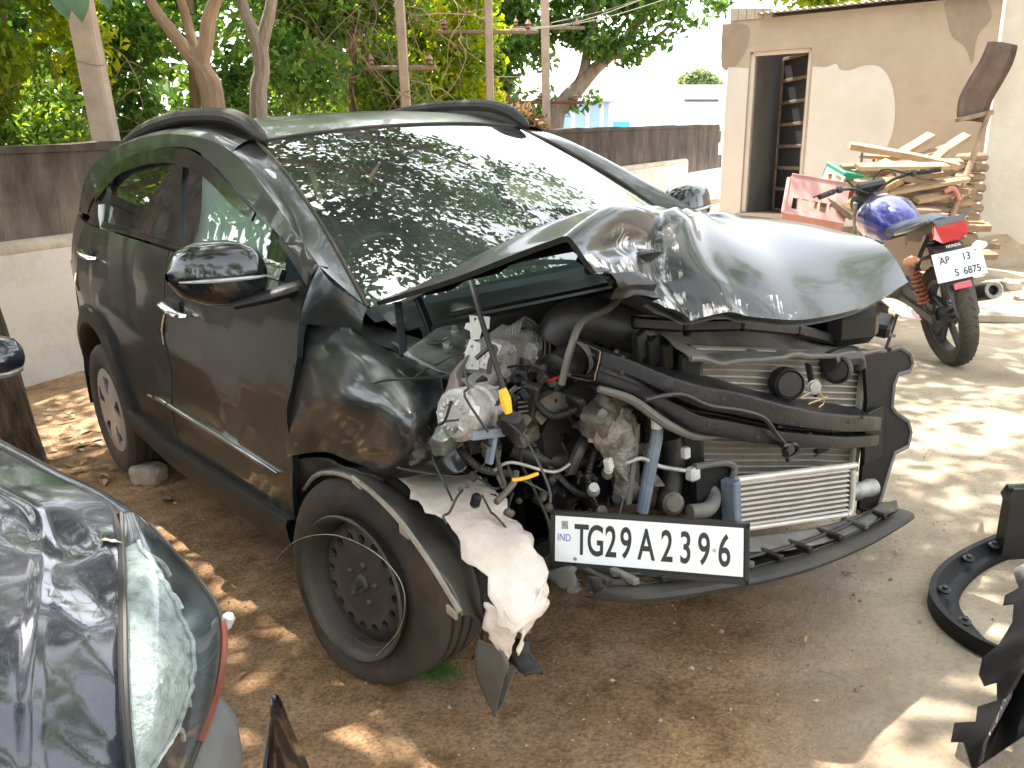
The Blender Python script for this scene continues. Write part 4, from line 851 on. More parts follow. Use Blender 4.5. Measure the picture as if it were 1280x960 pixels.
# bumper beam
top_ = [(750, 430), (790, 444), (830, 460), (875, 471), (915, 478), (960, 492), (1010, 504), (1055, 510), (1097, 514)]
bot_ = [(742, 476), (785, 492), (825, 514), (865, 540), (905, 547), (960, 556), (1010, 560), (1055, 561), (1092, 557)]
xs_ = [.655, .68, .70, .712, .72, .72, .712, .69, .655]; rows = []
prof = [(0, -.03, -.075), (0, .0, -.055), (0, .10, -.012), (0, .14, .006), (0, .17, .012), (0, .22, .013), (0, .50, .013), (0, .54, .011), (0, .57, -.004), (0, .59, -.018), (0, .64, -.018), (0, .66, -.004), (0, .69, .008), (0, .72, .010), (0, .93, .010), (0, .97, .006), (0, 1.0, -.01), (0, 1.0, -.06)]
for t_, b_, x in zip(top_, bot_, xs_):
    p, q = PX(*t_, x), PX(*b_, x); g_ = 1. if len(rows) > 2 else (.0, .1, .5)[len(rows)]; rows.append([p+(q-p)*v+A((dx_ if not .53 < v < .7 else .012*(1-g_)+dx_*g_)*1.2, 0, 0) for _, v, dx_ in prof])
Qb = catm(rows, 3); Qb = Qb+(fbm(Qb, 6, 3, 2)[..., None]*A(.004, .001, .002))
bm_ = gridmesh('bumper_beam', Qb, M_iron, car, thick=.003, sharp=32)
e0 = Qb[0]; gridmesh('torn_edge', np.stack([e0+A(-.002, -.003, 0), e0+A(.0, -.009, .001)], 0), M_rust, bm_)
for px, py, r1, r2_ in ((838, 480, 4, 5), (778, 446, 6, 2), (770, 462, 3, 2), (900, 500, 6, 2), (965, 510, 5, 2), (975, 527, 4, 3), (1005, 530, 3, 2), (1040, 540, 3, 2), (940, 545, 5, 2), (1060, 530, 2, 2), (1010, 545, 3, 2), (880, 530, 4, 2), (1075, 522, 3, 2), (1050, 552, 4, 2)):
    d = cray(px, py); k = np.argmin(np.linalg.norm(np.cross(Qb.reshape(-1, 3)-CC, d/np.linalg.norm(d)), axis=1)); p = Qb.reshape(-1, 3)[k]+A(.001, -.001, 0)
    MB().lathe([(.001, .003), (r2_*.0030*.8, .0035), (r2_*.0030, .002), (r2_*.0030, -.004)], p, (.85, -.4, .2), 10).build('slot', M_inn, bm_)
MB().bar(PX(1092, 512, .652), PX(1090, 575, .648), .01, .11, (0, 1, 0)).build('beam_mount', M_iron, bm_)
hose('brake_line', [(806, 500, .74), (850, 493, .748), (885, 507, .755), (925, 513, .76), (955, 523, .755), (972, 545, .75), (986, 560, .745)], .006, M_blackp, par=bm_)
mb = MB(); mb.box(PX(985, 562, .745), (.02, .045, .028), (.3, 0, .2), .2); mb.tube([PX(978, 558, .75), PX(994, 556, .74), PX(996, 566, .74), PX(984, 575, .74)], .007, 6, sub=3); mb.build('line_bracket', M_iron, bm_)
hose('lower_flange', [(748, 486, .66), (790, 500, .69), (830, 528, .70), (868, 545, .70), (900, 545, .70)], [.008, .011, .012, .011, .006], M_dustyp, 8, 5, bm_)
# radiator and intercooler
def cooler(name, TL, TR, BL, BR, n, mtube, mfin, gap, wav):
    rt = empty(name); rt.parent = car; TL, TR, BL, BR = [A(*p) for p in (TL, TR, BL, BR)]; nrm = np.cross(BL-TL, TR-TL); nrm /= np.linalg.norm(nrm)
    if nrm[0] < 0: nrm = -nrm
    g = np.array([[(TL*(1-a)+TR*a)*(1-b)+(BL*(1-a)+BR*a)*b for a in np.linspace(0, 1, 25)] for b in np.linspace(0, 1, n*2+1)])
    g += nrm*(np.sin(np.arange(n*2+1)*math.pi)[:, None, None]); core = g-nrm*.012
    gridmesh('fin_pack', core, mfin, rt, thick=.02)
    for k in range(n):
        b = (k+.5)/n; P = [(TL*(1-a)+TR*a)*(1-b)+(BL*(1-a)+BR*a)*b for a in np.linspace(0, 1, 17)]
        P = [p+A(0, 0, 1)*wav*(math.sin(a*7+k*.22)+.35*math.sin(a*17+k*.5))*math.sin(math.pi*a)+nrm*(.002+wav*.6*math.sin(a*13+k*.5)) for a, p in zip(np.linspace(0, 1, 17), P)]
        V_ = []; Fc = []
        for p in P: V_ += [p+A(0, 0, gap), p+nrm*.007, p-A(0, 0, gap), p-nrm*.01]
        for i in range(16):
            for j in range(4): Fc.append((4*i+j, 4*i+(j+1) % 4, 4*i+4+(j+1) % 4, 4*i+4+j))
        MB().add(V_, Fc).build('tube', mtube, rt)
    return rt, nrm
rad, rn_ = cooler('radiator', PX(868, 432, .615), PX(1076, 440, .59), PX(872, 640, .60), PX(1064, 640, .585), 26, M_tubea, M_fin, .0034, .0022)
MB().bar(PX(1084, 436, .60), PX(1064, 588, .59), .035, .028).build('side_tank', M_tubea, rad)
MB().bar(PX(862, 440, .62), PX(866, 640, .60), .06, .05).build('side_tank', M_blackp, rad)
ic, rn2 = cooler('intercooler', PX(922, 602, .70), PX(1060, 585, .68), PX(924, 660, .70), PX(1058, 640, .68), 9, M_tubea, M_fin, .0042, .0005)
P = [PX(921, 600, .70), PX(1058, 583, .68), PX(1066, 588, .68), PX(1064, 636, .68), PX(1058, 643, .68)]
MB().tube(P, .010, 8, sub=2).build('frame', M_tubea, ic); MB().tube([PX(923, 662, .70), PX(1058, 643, .68)], .008, 8).build('frame', M_tubea, ic)
MB().bar(PX(913, 600, .695), PX(915, 664, .695), .05, .028).build('side_tank', M_blue, ic)
for k in range(8): MB().box(PX(920, 606+7.4*k, .712), (.012, .010, .009), ch=.3).build('tank_tab', M_wht, ic)
MB().lathe([(.022, -.05), (.030, -.03), (.026, .0), (.030, .03), (.026, .05)], PX(1078, 612, .66), (.3, 1, 0), 18).build('outlet', M_alu, ic)
# ducts and shields round the coolers
M_shroud = mat('shroud_plastic', (.006, .006, .0065), .5, 0, (.010, .010, .010), 7, .35, .7, .1, 80, spec=.15)
shp = [(1078, 440), (1112, 437), (1124, 434), (1136, 441), (1140, 454), (1136, 464), (1122, 468), (1117, 480), (1114, 508), (1118, 515), (1134, 526), (1138, 540), (1134, 558), (1118, 566), (1110, 590), (1100, 625), (1090, 648), (1072, 640), (1078, 560), (1082, 500)]
sh = pplate('side_shroud', shp, .63, M_shroud, car, .012)
rim = [PX(px, py, .635) for px, py in shp[1:18]]; MB().tube(rim, .0085, 6).build('shroud_rim', M_dustyp, sh)
pplate('inner_duct', [(866, 588), (905, 580), (918, 590), (914, 610), (908, 650), (880, 652), (868, 630)], .66, M_shroud, car, .02)
hose('duct_rim', [(868, 584, .67), (905, 578, .68), (918, 586, .68), (912, 612, .68), (908, 655, .68)], .010, M_dustyp, 8, 3)
T = [[PX(812, 410, .50), PX(870, 407, .50), PX(930, 404, .50), PX(1000, 415, .48), PX(1060, 424, .45)], [PX(835, 425, .58), PX(880, 430, .57), PX(935, 428, .57), PX(1000, 432, .55), PX(1075, 436, .52)], [PX(862, 452, .66), PX(905, 458, .67), PX(950, 452, .67), PX(1010, 444, .66), PX(1105, 440, .63)]]
q_ = catm(T, 6); q_ += fbm(q_, 8, 6, 3)[..., None]*A(.006, 0, .014); sd_ = gridmesh('radiator_shield', q_, M_dustyp, car, thick=.004, sharp=30)
MB().tube([p for p in q_[-1]], .008, 6).build('shield_edge', M_dustyp, sd_)
tb2 = [(788, 402, .52), (850, 406, .56), (920, 405, .58), (990, 412, .56), (1055, 428, .52)]
mb = MB(); P = [PX(*p) for p in tb2]
for a_, b_ in zip(P[:-1], P[1:]): mb.bar(a_, b_, .05, .035, (0, 0, 1), .2)
mb.build('tie_bar', M_iron, car)
pplate('latch_plate', [(1056, 384), (1076, 388), (1074, 428), (1052, 424)], .56, M_iron, car, .01, [(1064, 396, 2)])
MB().box(PX(840, 398, .50), (.06, .08, .05), (.1, 0, .2), .15).build('latch_bracket', M_dustyp, car); MB().box(PX(770, 398, .44), (.04, .07, .04), ch=.2).build('latch_bracket', M_dustyp, car)
# horns
for (px, py, x, r_, ax) in ((985, 480, .665, .047, (.85, -.5, .1)), (1046, 462, .64, .044, (.35, -.85, .15))):
    h_ = MB().lathe([(.02, -.045), (r_*.8, -.04), (r_, -.028), (r_, .0), (r_*.94, .006), (r_*.98, .012), (r_*.86, .018), (r_*.80, .010), (r_*.74, .014), (.001, .016)], PX(px, py, x), ax, 30).build('horn', M_blackp, car)
MB().bar(PX(1010, 455, .64), PX(1018, 495, .65), .03, .008).build('horn_bracket', M_iron, car)
MB().tube([PX(1035, 452, .63), PX(1064, 446, .62), PX(1072, 462, .63)], [.03, .036, .026], 10, sub=3).build('horn_trumpet', M_blackp, car)
mb = MB(); mb.tube([PX(1000, 498, .665), PX(1020, 488, .67), PX(1030, 502, .67), PX(1022, 510, .67)], .003, 5, sub=3); mb.tube([PX(1010, 505, .668), PX(1034, 496, .67)], .003, 5); mb.build('horn_wire', mat('tan_wire', (.4, .3, .15), .6), car)
MB().lathe([(.004, .006), (.016, .006), (.016, .0), (.022, .0), (.022, -.004)], PX(1018, 484, .672), (.85, -.5, .1), 14).build('horn_nut', M_alu, car)
# far headlamp
hl = MB().box(A(.50, .70, .80), (.26, .18, .13), (0, .1, -.5), .25).build('headlamp', M_blackp, car)
gridmesh('headlamp_lens', catm([[PX(1098, 372, .62), PX(1120, 374, .58), PX(1140, 385, .50)], [PX(1112, 384, .66), PX(1132, 388, .60), PX(1150, 397, .50)], [PX(1128, 396, .66), PX(1142, 398, .6), PX(1153, 400, .52)]], 4), mat('cloudy_lens', (.72, .72, .7), .12, 0, (.6, .62, .62), 8, .3, .7, coat=.6), hl)
mb = MB()
for k in range(7): mb.tube([PX(1075+5*k, 385+3*k, .56), PX(1090+3*k, 392+4*k, .58), PX(1082+6*k, 408+2*k, .56)], .006, 6, sub=3)
mb.box(PX(1095, 405, .56), (.1, .1, .05), (.3, .2, .4), .2); mb.build('headlamp_housing', M_blackp, hl)
# front wing on the far side, still in place
Q2 = [[A(x, .87-.08*max(0, x)**2*2.2-.05*(z-.7)**2*4, z-.12*max(0, x-.1)*(z > .9)) for x in np.linspace(-.35, .46, 9)] for z in (.72, .8, .9, 1.0, 1.06)]
gridmesh('front_wing', catm(Q2, 2), M_paint, car, thick=.003)
Q2 = []
for a in np.linspace(RAD(0), RAD(180), 20): Q2.append([A(.47*math.cos(a), y, .36+.42*math.sin(a)) for y in (.88, .70, .5)])
gridmesh('wheel_house', Q2, M_inn, car)
# lower shield and lip spoiler
lip = [(742, 744, .70), (790, 749, .80), (850, 744, .85), (910, 734, .87), (970, 722, .87), (1030, 704, .85), (1090, 678, .81), (1128, 656, .76), (1143, 646, .72)]
P = spline([PX(*p) for p in lip], 5); rows = []
for p in P: rows.append([p+A(-.055, 0, .014), p+A(-.020, 0, .015), p+A(-.004, 0, .010), p+A(0, 0, .0), p+A(-.005, 0, -.010), p+A(-.03, 0, -.014)])
lp = gridmesh('lip_spoiler', np.array(rows), M_trim, car, thick=.003, sharp=30)
P2 = spline([PX(*p) for p in [(760, 735, .62), (820, 725, .66), (880, 715, .70), (940, 695, .72), (1000, 680, .72), (1060, 655, .70), (1100, 630, .66), (1120, 625, .62)]], 5)
a_ = np.array([p+A(-.05, 0, .022) for p in P])[:len(P2)]; idx_ = np.linspace(0, len(P)-1, len(P2)).astype(int); a_ = np.array([P[i]+A(-.05, 0, .018) for i in idx_]); b_ = np.array(P2)
q_ = np.stack([a_*(1-t)+b_*t+A(0, 0, -.012)*math.sin(math.pi*t) for t in np.linspace(0, 1, 7)], 0); q_ += fbm(q_, 9, 7, 2)[..., None]*A(0, 0, .006); gridmesh('undertray', q_, M_blackp, car, thick=.003, sharp=30)
for k in range(11):
    i = int(4+k*3.0); i = min(i, len(P)-2); MB().bar(P[i]+A(-.04, 0, .026), P[i]+A(-.13, .01, .022), .018, .016).build('clip', M_dustyp if k % 4 == 1 else M_blackp, lp)
MB().tube([p+A(-.09, 0, .026) for p in P[6:-4]], .006, 6).build('tray_rib', M_blackp, lp)
T = [[PX(925, 672, .70), PX(985, 665, .70), PX(1040, 655, .69), PX(1095, 635, .66), PX(1118, 630, .62)], [PX(930, 690, .76), PX(985, 688, .77), PX(1040, 676, .76), PX(1090, 655, .73), PX(1115, 640, .68)]]
gridmesh('splash_plate', catm(T, 5), M_blue if False else M_dustyp, car, thick=.004)
T = [[PX(688, 712, .58), PX(712, 708, .62), PX(735, 722, .66)], [PX(690, 735, .60), PX(712, 742, .66), PX(728, 738, .70)]]
q_ = catm(T, 7); q_ += fbm(q_, 24, 5, 3)[..., None]*A(.02, .012, .014); gridmesh('broken_tray', q_, M_dustyp, car, thick=.003, sharp=20)
T = [[PX(735, 720, .70), PX(770, 724, .74), PX(810, 727, .78)], [PX(738, 732, .70), PX(775, 738, .76), PX(812, 738, .80)], [PX(745, 746, .70), PX(780, 746, .78), PX(815, 742, .82)]]
gridmesh('broken_tray', catm(T, 4), M_blackp, car, thick=.004)
# number plate hanging in its frame
pl0, pl1 = PD(689, 673, 2.14), PD(937, 692, 1.98); ax = pl1-pl0; PW = np.linalg.norm(ax); ax /= PW; upv = PD(690, 642, 2.1)-PD(690, 708, 2.1); upv -= ax*(upv@ax); upv /= np.linalg.norm(upv); pn = np.cross(ax, upv); pc = (pl0+pl1)/2
if pn@(CC-pc) < 0: pn = -pn
Rp = np.stack([ax, upv, np.cross(ax, upv)], 1); PH = PW*.305
pr_ = MB().box(pc, (PW, PH, .014), Rp, .3).build('plate_frame', M_blackp, car)
mb = MB(); lip_h = PW*.026
for sgn in (-1, 1): mb.bar(pc-ax*PW/2+upv*sgn*(PH/2-lip_h*.6)+pn*.007, pc+ax*PW/2+upv*sgn*(PH/2-lip_h*.6)+pn*.007, lip_h, .008, pn)
for sgn in (-1, 1): mb.bar(pc+ax*sgn*(PW/2-lip_h*.4)-upv*PH/2+pn*.007, pc+ax*sgn*(PW/2-lip_h*.4)+upv*PH/2+pn*.007, lip_h*.8, .008, pn)
mb.build('frame_rim', M_blackp, pr_)
M_plate = mat('plate_white', (.76, .77, .78), .35, 0, (.70, .70, .69), 6, .4, .8); M_ink = mat('plate_black', (.012, .014, .017), .4); M_inkb = mat('plate_blue', (.06, .06, .42), .4); M_holo = mat('hologram_grey', (.35, .36, .36), .3, .5, (.22, .23, .23), 120, .4, .6)
pwc = pc+upv*PH*.035+pn*.0085; WW, WH = PW*.945, PH*.80
MB().box(pwc, (WW, WH, .0025), Rp, .1).build('plate', M_plate, pr_)
def onp(u, v): return pwc+ax*u*WW+upv*v*WH+pn*.0016
chs = [('T', .150, 0), ('G', .228, 0), ('2', .312, 0), ('9', .394, 0), ('A', .503, 0), ('2', .612, 0), ('3', .709, 0), ('9', .803, 0), ('6', .906, 0)]
for c_, u, _z in chs: textmesh('character', c_, WH*.90, M_ink, pr_, onp(u-.5, -.31), ax, upv, .57, .0006, .0015, 'CENTER')
textmesh('country_code', 'IND', WH*.22, M_inkb, pr_, onp(-.488, -.06), ax, upv, .78, .0004)
MB().box(onp(-.445, .28), (WW*.036, WH*.17, .0012), Rp, .1).build('hologram', M_holo, pr_)
for u in (.115, ): MB().lathe([(.001, .002), (.004, .0015), (.0045, 0)], onp(u-.5, -.42), pn, 10).build('rivet', M_alu, pr_)
MB().lathe([(.001, .002), (.004, .0015), (.0045, 0)], onp(.855-.5, -.02), pn, 10).build('rivet', M_alu, pr_)
# A/C pipe and fittings
hose('coolant_pipe', [(768, 583, .60), (785, 578, .62), (803, 573, .64), (825, 583, .65), (856, 588, .66)], .0058, M_alu)
MB().box(PX(762, 578, .60), (.02, .034, .034), (.3, 0, .3), .2).build('pipe_fitting', M_wht, car); MB().box(PX(866, 592, .665), (.03, .034, .036), ch=.2).build('pipe_fitting', M_wht, car)
MB().box(PX(857, 566, .665), (.02, .022, .03), ch=.2).build('pipe_clip', M_wht, car)
hose('coolant_hose', [(822, 518, .66), (821, 545, .65), (812, 590, .64), (803, 640, .63)], [.012, .016, .017, .016], M_blue, 10)
MB().tube([PX(821, 524, .66), PX(821, 535, .66)], .0145, 12).build('hose_clamp', M_wht, car)
hose('drain_strip', [(797, 530, .62), (794, 570, .62), (786, 630, .61)], .009, M_dustyp, 8, 4, None, .5)
hose('radiator_hose', [(838, 545, .60), (842, 585, .60), (832, 640, .60)], .030, M_hose, 14)
hose('radiator_hose', [(862, 640, .68), (885, 636, .69), (892, 620, .67), (880, 605, .64)], .020, M_dustyp, 12)
MB().lathe([(.02, -.03), (.028, -.02), (.026, .01), (.03, .02), (.02, .03)], PX(838, 628, .64), (.8, -.4, .2), 14).build('hose_end', M_greas, car)
# torn castings and brackets in the gap left of the coolers
def chunk(px, py, x, sz, m, rot, nm, nz=.25):
    bm = bmesh.new(); bmesh.ops.create_icosphere(bm, subdivisions=3, radius=1.); c = PX(px, py, x); sd_ = random.uniform(0, 90); R3 = np.array(__import__('mathutils').Euler(rot).to_matrix())
    for v in bm.verts:
        d = A(*v.co); d = np.sign(d)*np.abs(d)**.6; d = d*(1+nz*mn.noise(Vector(A(*v.co)*1.7+sd_))+.16*mn.noise(Vector(A(*v.co)*4+sd_))); v.co = Vector(c+R3@(d*A(*sz)*.5))
    return bmobj(nm, bm, m, car, True, 50)
for a_ in ((752, 520, .58, (.09, .12, .07), M_greas, (.3, .2, .4), 'gearbox_casting'), (775, 540, .58, (.07, .06, .14), M_greas, (.2, .4, .1), 'gearbox_casting'), (780, 590, .57, (.07, .06, .16), M_greas, (.1, .1, .2), 'gearbox_casting'), (745, 600, .50, (.10, .10, .12), M_iron, (.1, .1, .2), 'gearbox_casting'), (700, 610, .42, (.10, .14, .10), M_iron, (.1, .1, .2), 'sump'), (650, 590, .30, (.14, .14, .12), M_iron, (.4, .1, .2), 'steering_rack_boot'),
           (765, 500, .60, (.06, .09, .07), M_greas, (.4, .2, .3), 'mount_casting'), (724, 500, .52, (.09, .07, .06), M_blackp, (.1, .4, .2), 'sensor_housing'), (655, 540, .46, (.06, .08, .05), M_greas, (.2, .2, .2), 'bracket_casting'), (560, 545, .48, (.05, .10, .06), M_apron, (.3, .2, .4), 'torn_apron'), (720, 640, .34, (.14, .12, .1), M_iron, (.2, .1, .5), 'exhaust_shield'), (850, 425, .52, (.05, .08, .05), M_iron, (.1, .1, .1), 'latch_casting')): chunk(*a_)
# torn apron sheet beside the brake unit
T = [[PX(560, 470, .42), PX(575, 455, .44), PX(585, 440, .42)], [PX(555, 510, .46), PX(572, 490, .50), PX(582, 470, .46)], [PX(560, 545, .46), PX(574, 520, .48), PX(580, 505, .44)]]
q_ = catm(T, 5); q_ += fbm(q_, 14, 8, 3)[..., None]*A(.012, .012, .006); gridmesh('torn_sheet', q_, mat('torn_bare_sheet', (.30, .22, .17), .5, .5, (.10, .10, .10), 9, .35, .65, .3, 50), car, thick=.003, sharp=25)
T = [[PX(505, 440, .25), PX(545, 412, .2), PX(595, 406, .2)], [PX(530, 455, .33), PX(565, 440, .3), PX(600, 425, .28)], [PX(548, 468, .36), PX(576, 472, .38), PX(598, 450, .34)]]
q_ = catm(T, 5); q_ += fbm(q_, 9, 8, 3)[..., None]*A(.0, .01, .016); ap = gridmesh('apron_sheet', q_, M_apron, car, thick=.003, sharp=30)
for px, py, x in ((570, 420, .24), (560, 436, .28), (588, 438, .30)): MB().lathe([(.013, -.005), (.013, .008), (.008, .01), (.008, .02)], PX(px, py, x)+A(0, 0, .008), (.2, -.3, 1), 6).build('apron_bolt', M_alu, ap)
# loom, wires and small fixings
mb = MB()
for k in range(46):
    px, py = rng.uniform(560, 860), rng.uniform(430, 640); x = rng.uniform(.36, .60); p = PX(px, py, x); pts = [p]; d = rng.normal(size=3)*A(.4, 1, 1)
    for i in range(4): d = d*.7+rng.normal(size=3)*.6+A(0, 0, -.25); pts.append(pts[-1]+d*.032)
    mb.tube(pts, rng.choice([.003, .004, .006]), 5, sub=3)
tag(mb.build('wiring_loom', M_hose, car), kind='stuff')
mb = MB(); mb2 = MB(); mb3 = MB()
for k in range(84):
    px, py = rng.uniform(565, 850), rng.uniform(440, 650); x = rng.uniform(.36, .54)
    (mb, mb2, mb3)[k % 3].box(PX(px, py, x), rng.uniform(.008, .034, 3), tuple(rng.uniform(-1, 1, 3)), .3)
for b_, m_ in ((mb, M_greas), (mb2, M_blackp), (mb3, M_iron)): tag(b_.build('loose_fixings', m_, car), kind='stuff')
mb = MB()
for k in range(26):
    px, py = rng.uniform(565, 850), rng.uniform(430, 640); x = rng.uniform(.42, .56); mb.lathe([(.006, -.004), (.006, .005), (.004, .007)], PX(px, py, x), rng.normal(size=3)+A(1.5, -1, 0), 6)
tag(mb.build('bolt_heads', M_greas, car), kind='stuff')
hose('cable', [(618, 588, .50), (640, 578, .54), (690, 590, .56), (712, 580, .56)], .004, M_alu); hose('cable', [(640, 600, .54), (655, 598, .55), (672, 592, .55)], .005, M_yel)
hose('pipe', [(620, 628, .56), (642, 604, .54), (645, 590, .52)], .008, M_greas); hose('pipe', [(624, 560, .46), (622, 590, .48), (630, 610, .5)], .006, M_greas)
for x0, y0, c_ in ((760, 590, M_alu), (742, 612, M_alu), (800, 600, M_iron), (770, 625, M_iron), (752, 640, M_greas)): MB().lathe([(.006, -.03), (.016, -.02), (.016, .0), (.010, .01), (.012, .03)], PX(x0, y0, .58), (.6, -.5, .5), 12).build('fitting', c_, car)
# pulleys, belt, corrugated conduits, torn brackets
for px, py, x, r_ in ((690, 478, .47, .034), (738, 598, .50, .045), (668, 545, .44, .03), (792, 615, .55, .03)):
    pu = MB().lathe([(.008, .012), (r_*.5, .010), (r_*.55, .002), (r_*.86, .002), (r_*.9, .010), (r_, .012), (r_*.93, .006), (r_, .0), (r_*.93, -.006), (r_, -.012), (.008, -.012)], PX(px, py, x), (.75, -.6, .15), 26).build('pulley', M_iron, car)
    MB().lathe([(.011, .010), (.011, .018), (.006, .020)], PX(px, py, x), (.75, -.6, .15), 6).build('pulley_bolt', M_greas, pu)
MB().tube([PX(*p) for p in ((684, 462, .48), (664, 530, .45), (672, 560, .45), (720, 615, .51), (752, 610, .51), (758, 585, .51), (700, 500, .49), (702, 470, .48), (690, 460, .48))], .008, 6, sub=4, flat=.4).build('drive_belt', M_hose, car)
def conduit(pts, r_, m):
    P = spline([PX(*p) for p in pts], 22); MB().tube(P, [r_*(1 if k % 2 else .78) for k in range(len(P))], 9).build('conduit', m, car)
conduit(((655, 470, .47), (668, 500, .52), (690, 520, .53), (720, 512, .54)), .010, M_blackp); conduit(((745, 560, .56), (735, 600, .56), (748, 640, .55)), .009, M_blackp); conduit(((600, 490, .48), (640, 475, .50), (668, 488, .50)), .008, M_hose); conduit(((810, 540, .60), (806, 575, .60), (815, 610, .60)), .009, M_hose); conduit(((575, 560, .46), (600, 585, .48), (640, 592, .48)), .010, M_hose)
for k, (px, py, x, m_) in enumerate(((748, 545, .57, M_alu), (770, 565, .58, M_greas), (726, 540, .52, M_greas), (690, 600, .46, M_iron), (800, 560, .6, M_greas), (640, 500, .47, M_greas), (812, 600, .58, M_alu), (580, 480, .45, M_alu))):
    a = k*.9; q_ = [(px+u*math.cos(a)-v*math.sin(a), py+u*math.sin(a)+v*math.cos(a)) for u, v in ((-14, -6), (4, -8), (13, -3), (11, 6), (0, 5), (-6, 10), (-13, 7))]; pplate('torn_bracket', q_, x, m_, car, .005, [(px, py-1, 2)], (0, .02, .01, -.01, 0, .015, 0))
T = [[PX(745, 515, .60), PX(765, 505, .62), PX(788, 512, .62)], [PX(742, 545, .60), PX(768, 535, .63), PX(792, 540, .62)], [PX(760, 585, .59), PX(776, 575, .62), PX(796, 580, .61)], [PX(772, 630, .59), PX(784, 625, .61), PX(796, 628, .60)]]
q_ = catm(T, 6); q_ += fbm(q_, 22, 8, 3)[..., None]*A(.014, .008, .010); gridmesh('torn_casting', q_, mat('bare_torn_alloy', (.30, .29, .26), .38, .6, (.10, .095, .08), 16, .4, .62, .5, 60), car, thick=.006, sharp=25)
# wheel arch liner and the pale felt liner torn out over the wheel
def band3(name, A_, B_, m, thick, n=8, ns=0., par=None, mid=None):
    a = spline([PY(*p) for p in A_], n); b = spline([PY(*p) for p in B_], n); k = min(len(a), len(b)); a = [a[int(i)] for i in np.linspace(0, len(a)-1, k)]; b = [b[int(i)] for i in np.linspace(0, len(b)-1, k)]
    q = np.stack([np.array(a)*(1-t)+np.array(b)*t for t in np.linspace(0, 1, 9)], 0)
    if mid is not None: q = q+A(*mid)*np.sin(np.linspace(0, math.pi, 9))[:, None, None]
    if ns: q = q+fbm(q, 9, 3, 3)[..., None]*A(ns, ns, ns)+(fbm(q, 26, 8, 3)[..., None]*A(.006, .010, .006) if m is M_felt else 0)
    return gridmesh(name, q, m, par or car, thick=thick, sharp=35)
band3('arch_liner', [(376, 648, -.80), (380, 612, -.84), (400, 592, -.87), (440, 598, -.89), (490, 640, -.91), (535, 700, -.91), (580, 768, -.90)], [(392, 640, -.62), (398, 600, -.62), (425, 580, -.66), (478, 592, -.70), (540, 640, -.72), (590, 705, -.76), (606, 775, -.80)], M_dustyp, .004, 6, .006, None, (0, -.008, .012))
hose_l = [PY(*p) for p in ((380, 612, -.845), (400, 592, -.875), (440, 598, -.895), (490, 640, -.915), (535, 700, -.915), (575, 765, -.905))]
MB().tube(hose_l, .007, 6, sub=4).build('liner_edge', mat('tan_edge', (.36, .31, .25), .8, 0, (.2, .17, .13), 20, .3, .7), car)
M_tab = mat('tan_tab', (.42, .37, .30), .8)
for px, py in ((446, 603), (506, 665), (565, 765)): MB().box(PY(px, py, -.90), (.035, .008, .03), (.3, .4, .2), .3).build('liner_tab', M_tab, car)
band3('arch_liner', [(482, 592, -.74), (545, 640, -.78), (590, 705, -.80), (608, 770, -.82), (588, 826, -.84)], [(500, 600, -.68), (560, 640, -.72), (602, 700, -.76), (618, 760, -.78), (604, 800, -.80)], M_blackp, .004, 6, .010)
band3('felt_liner', [(482, 588, -.80), (520, 618, -.82), (565, 662, -.84), (600, 716, -.85), (626, 772, -.86), (640, 794, -.86)], [(560, 596, -.66), (598, 600, -.66), (636, 632, -.67), (664, 676, -.69), (688, 732, -.72), (676, 770, -.76)], M_felt, .003, 7, .012, None, (.004, -.012, .004))
band3('felt_liner', [(612, 748, -.85), (610, 775, -.86), (616, 800, -.86), (628, 822, -.86)], [(634, 768, -.85), (642, 785, -.85), (640, 800, -.85), (634, 826, -.85)], M_felt, .005, 6, .012)
band3('felt_liner', [(640, 790, -.84), (648, 800, -.84), (644, 822, -.84)], [(684, 728, -.74), (672, 770, -.76), (655, 800, -.80)], M_felt, .004, 6, .014)
band3('torn_liner', [(596, 800, -.86), (592, 830, -.87), (600, 862, -.87), (616, 892, -.87)], [(622, 808, -.86), (634, 830, -.86), (630, 852, -.86), (618, 896, -.87)], M_dustyp, .004, 6, .006)
band3('torn_liner', [(616, 895, -.86), (622, 870, -.85), (628, 850, -.84)], [(628, 880, -.85), (640, 850, -.83), (646, 832, -.82)], M_dustyp, .004, 6, .004)
band3('torn_liner', [(632, 800, -.84), (634, 830, -.84), (650, 848, -.84)], [(668, 795, -.78), (684, 830, -.78), (672, 846, -.80)], M_blackp, .006, 8, .022)
# loose wire curled round the wheel
MB().tube([PY(*p) for p in ((344, 700, -.95), (370, 676, -.97), (410, 668, -.99), (450, 680, -1.0), (485, 705, -1.0), (505, 740, -.99), (500, 785, -.97), (470, 820, -.95))], .0012, 5, sub=6).build('loose_wire', M_alu, car)
# ------------------------------------------------------------ vegetation
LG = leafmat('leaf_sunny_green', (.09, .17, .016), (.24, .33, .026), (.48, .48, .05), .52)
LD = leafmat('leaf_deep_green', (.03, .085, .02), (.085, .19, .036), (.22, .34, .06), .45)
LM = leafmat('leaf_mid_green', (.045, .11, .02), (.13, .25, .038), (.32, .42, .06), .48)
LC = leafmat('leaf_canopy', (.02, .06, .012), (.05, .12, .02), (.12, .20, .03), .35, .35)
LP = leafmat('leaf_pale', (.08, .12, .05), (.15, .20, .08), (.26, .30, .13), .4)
M_bark = mat('bark_dark', (.05, .036, .026), .95, 0, (.24, .165, .11), 9, .38, .66, 1., 20, stretch=(3, 3, .7), det=10)
M_barkp = mat('bark_pale', (.34, .23, .15), .9, 0, (.20, .13, .085), 4, .35, .7, .6, 14, stretch=(2, 2, .6))
M_bark3 = mat('bark_grey', (.30, .25, .2), .9, 0, (.16, .12, .09), 6, .35, .7, .6, 14, stretch=(2, 2, .6))
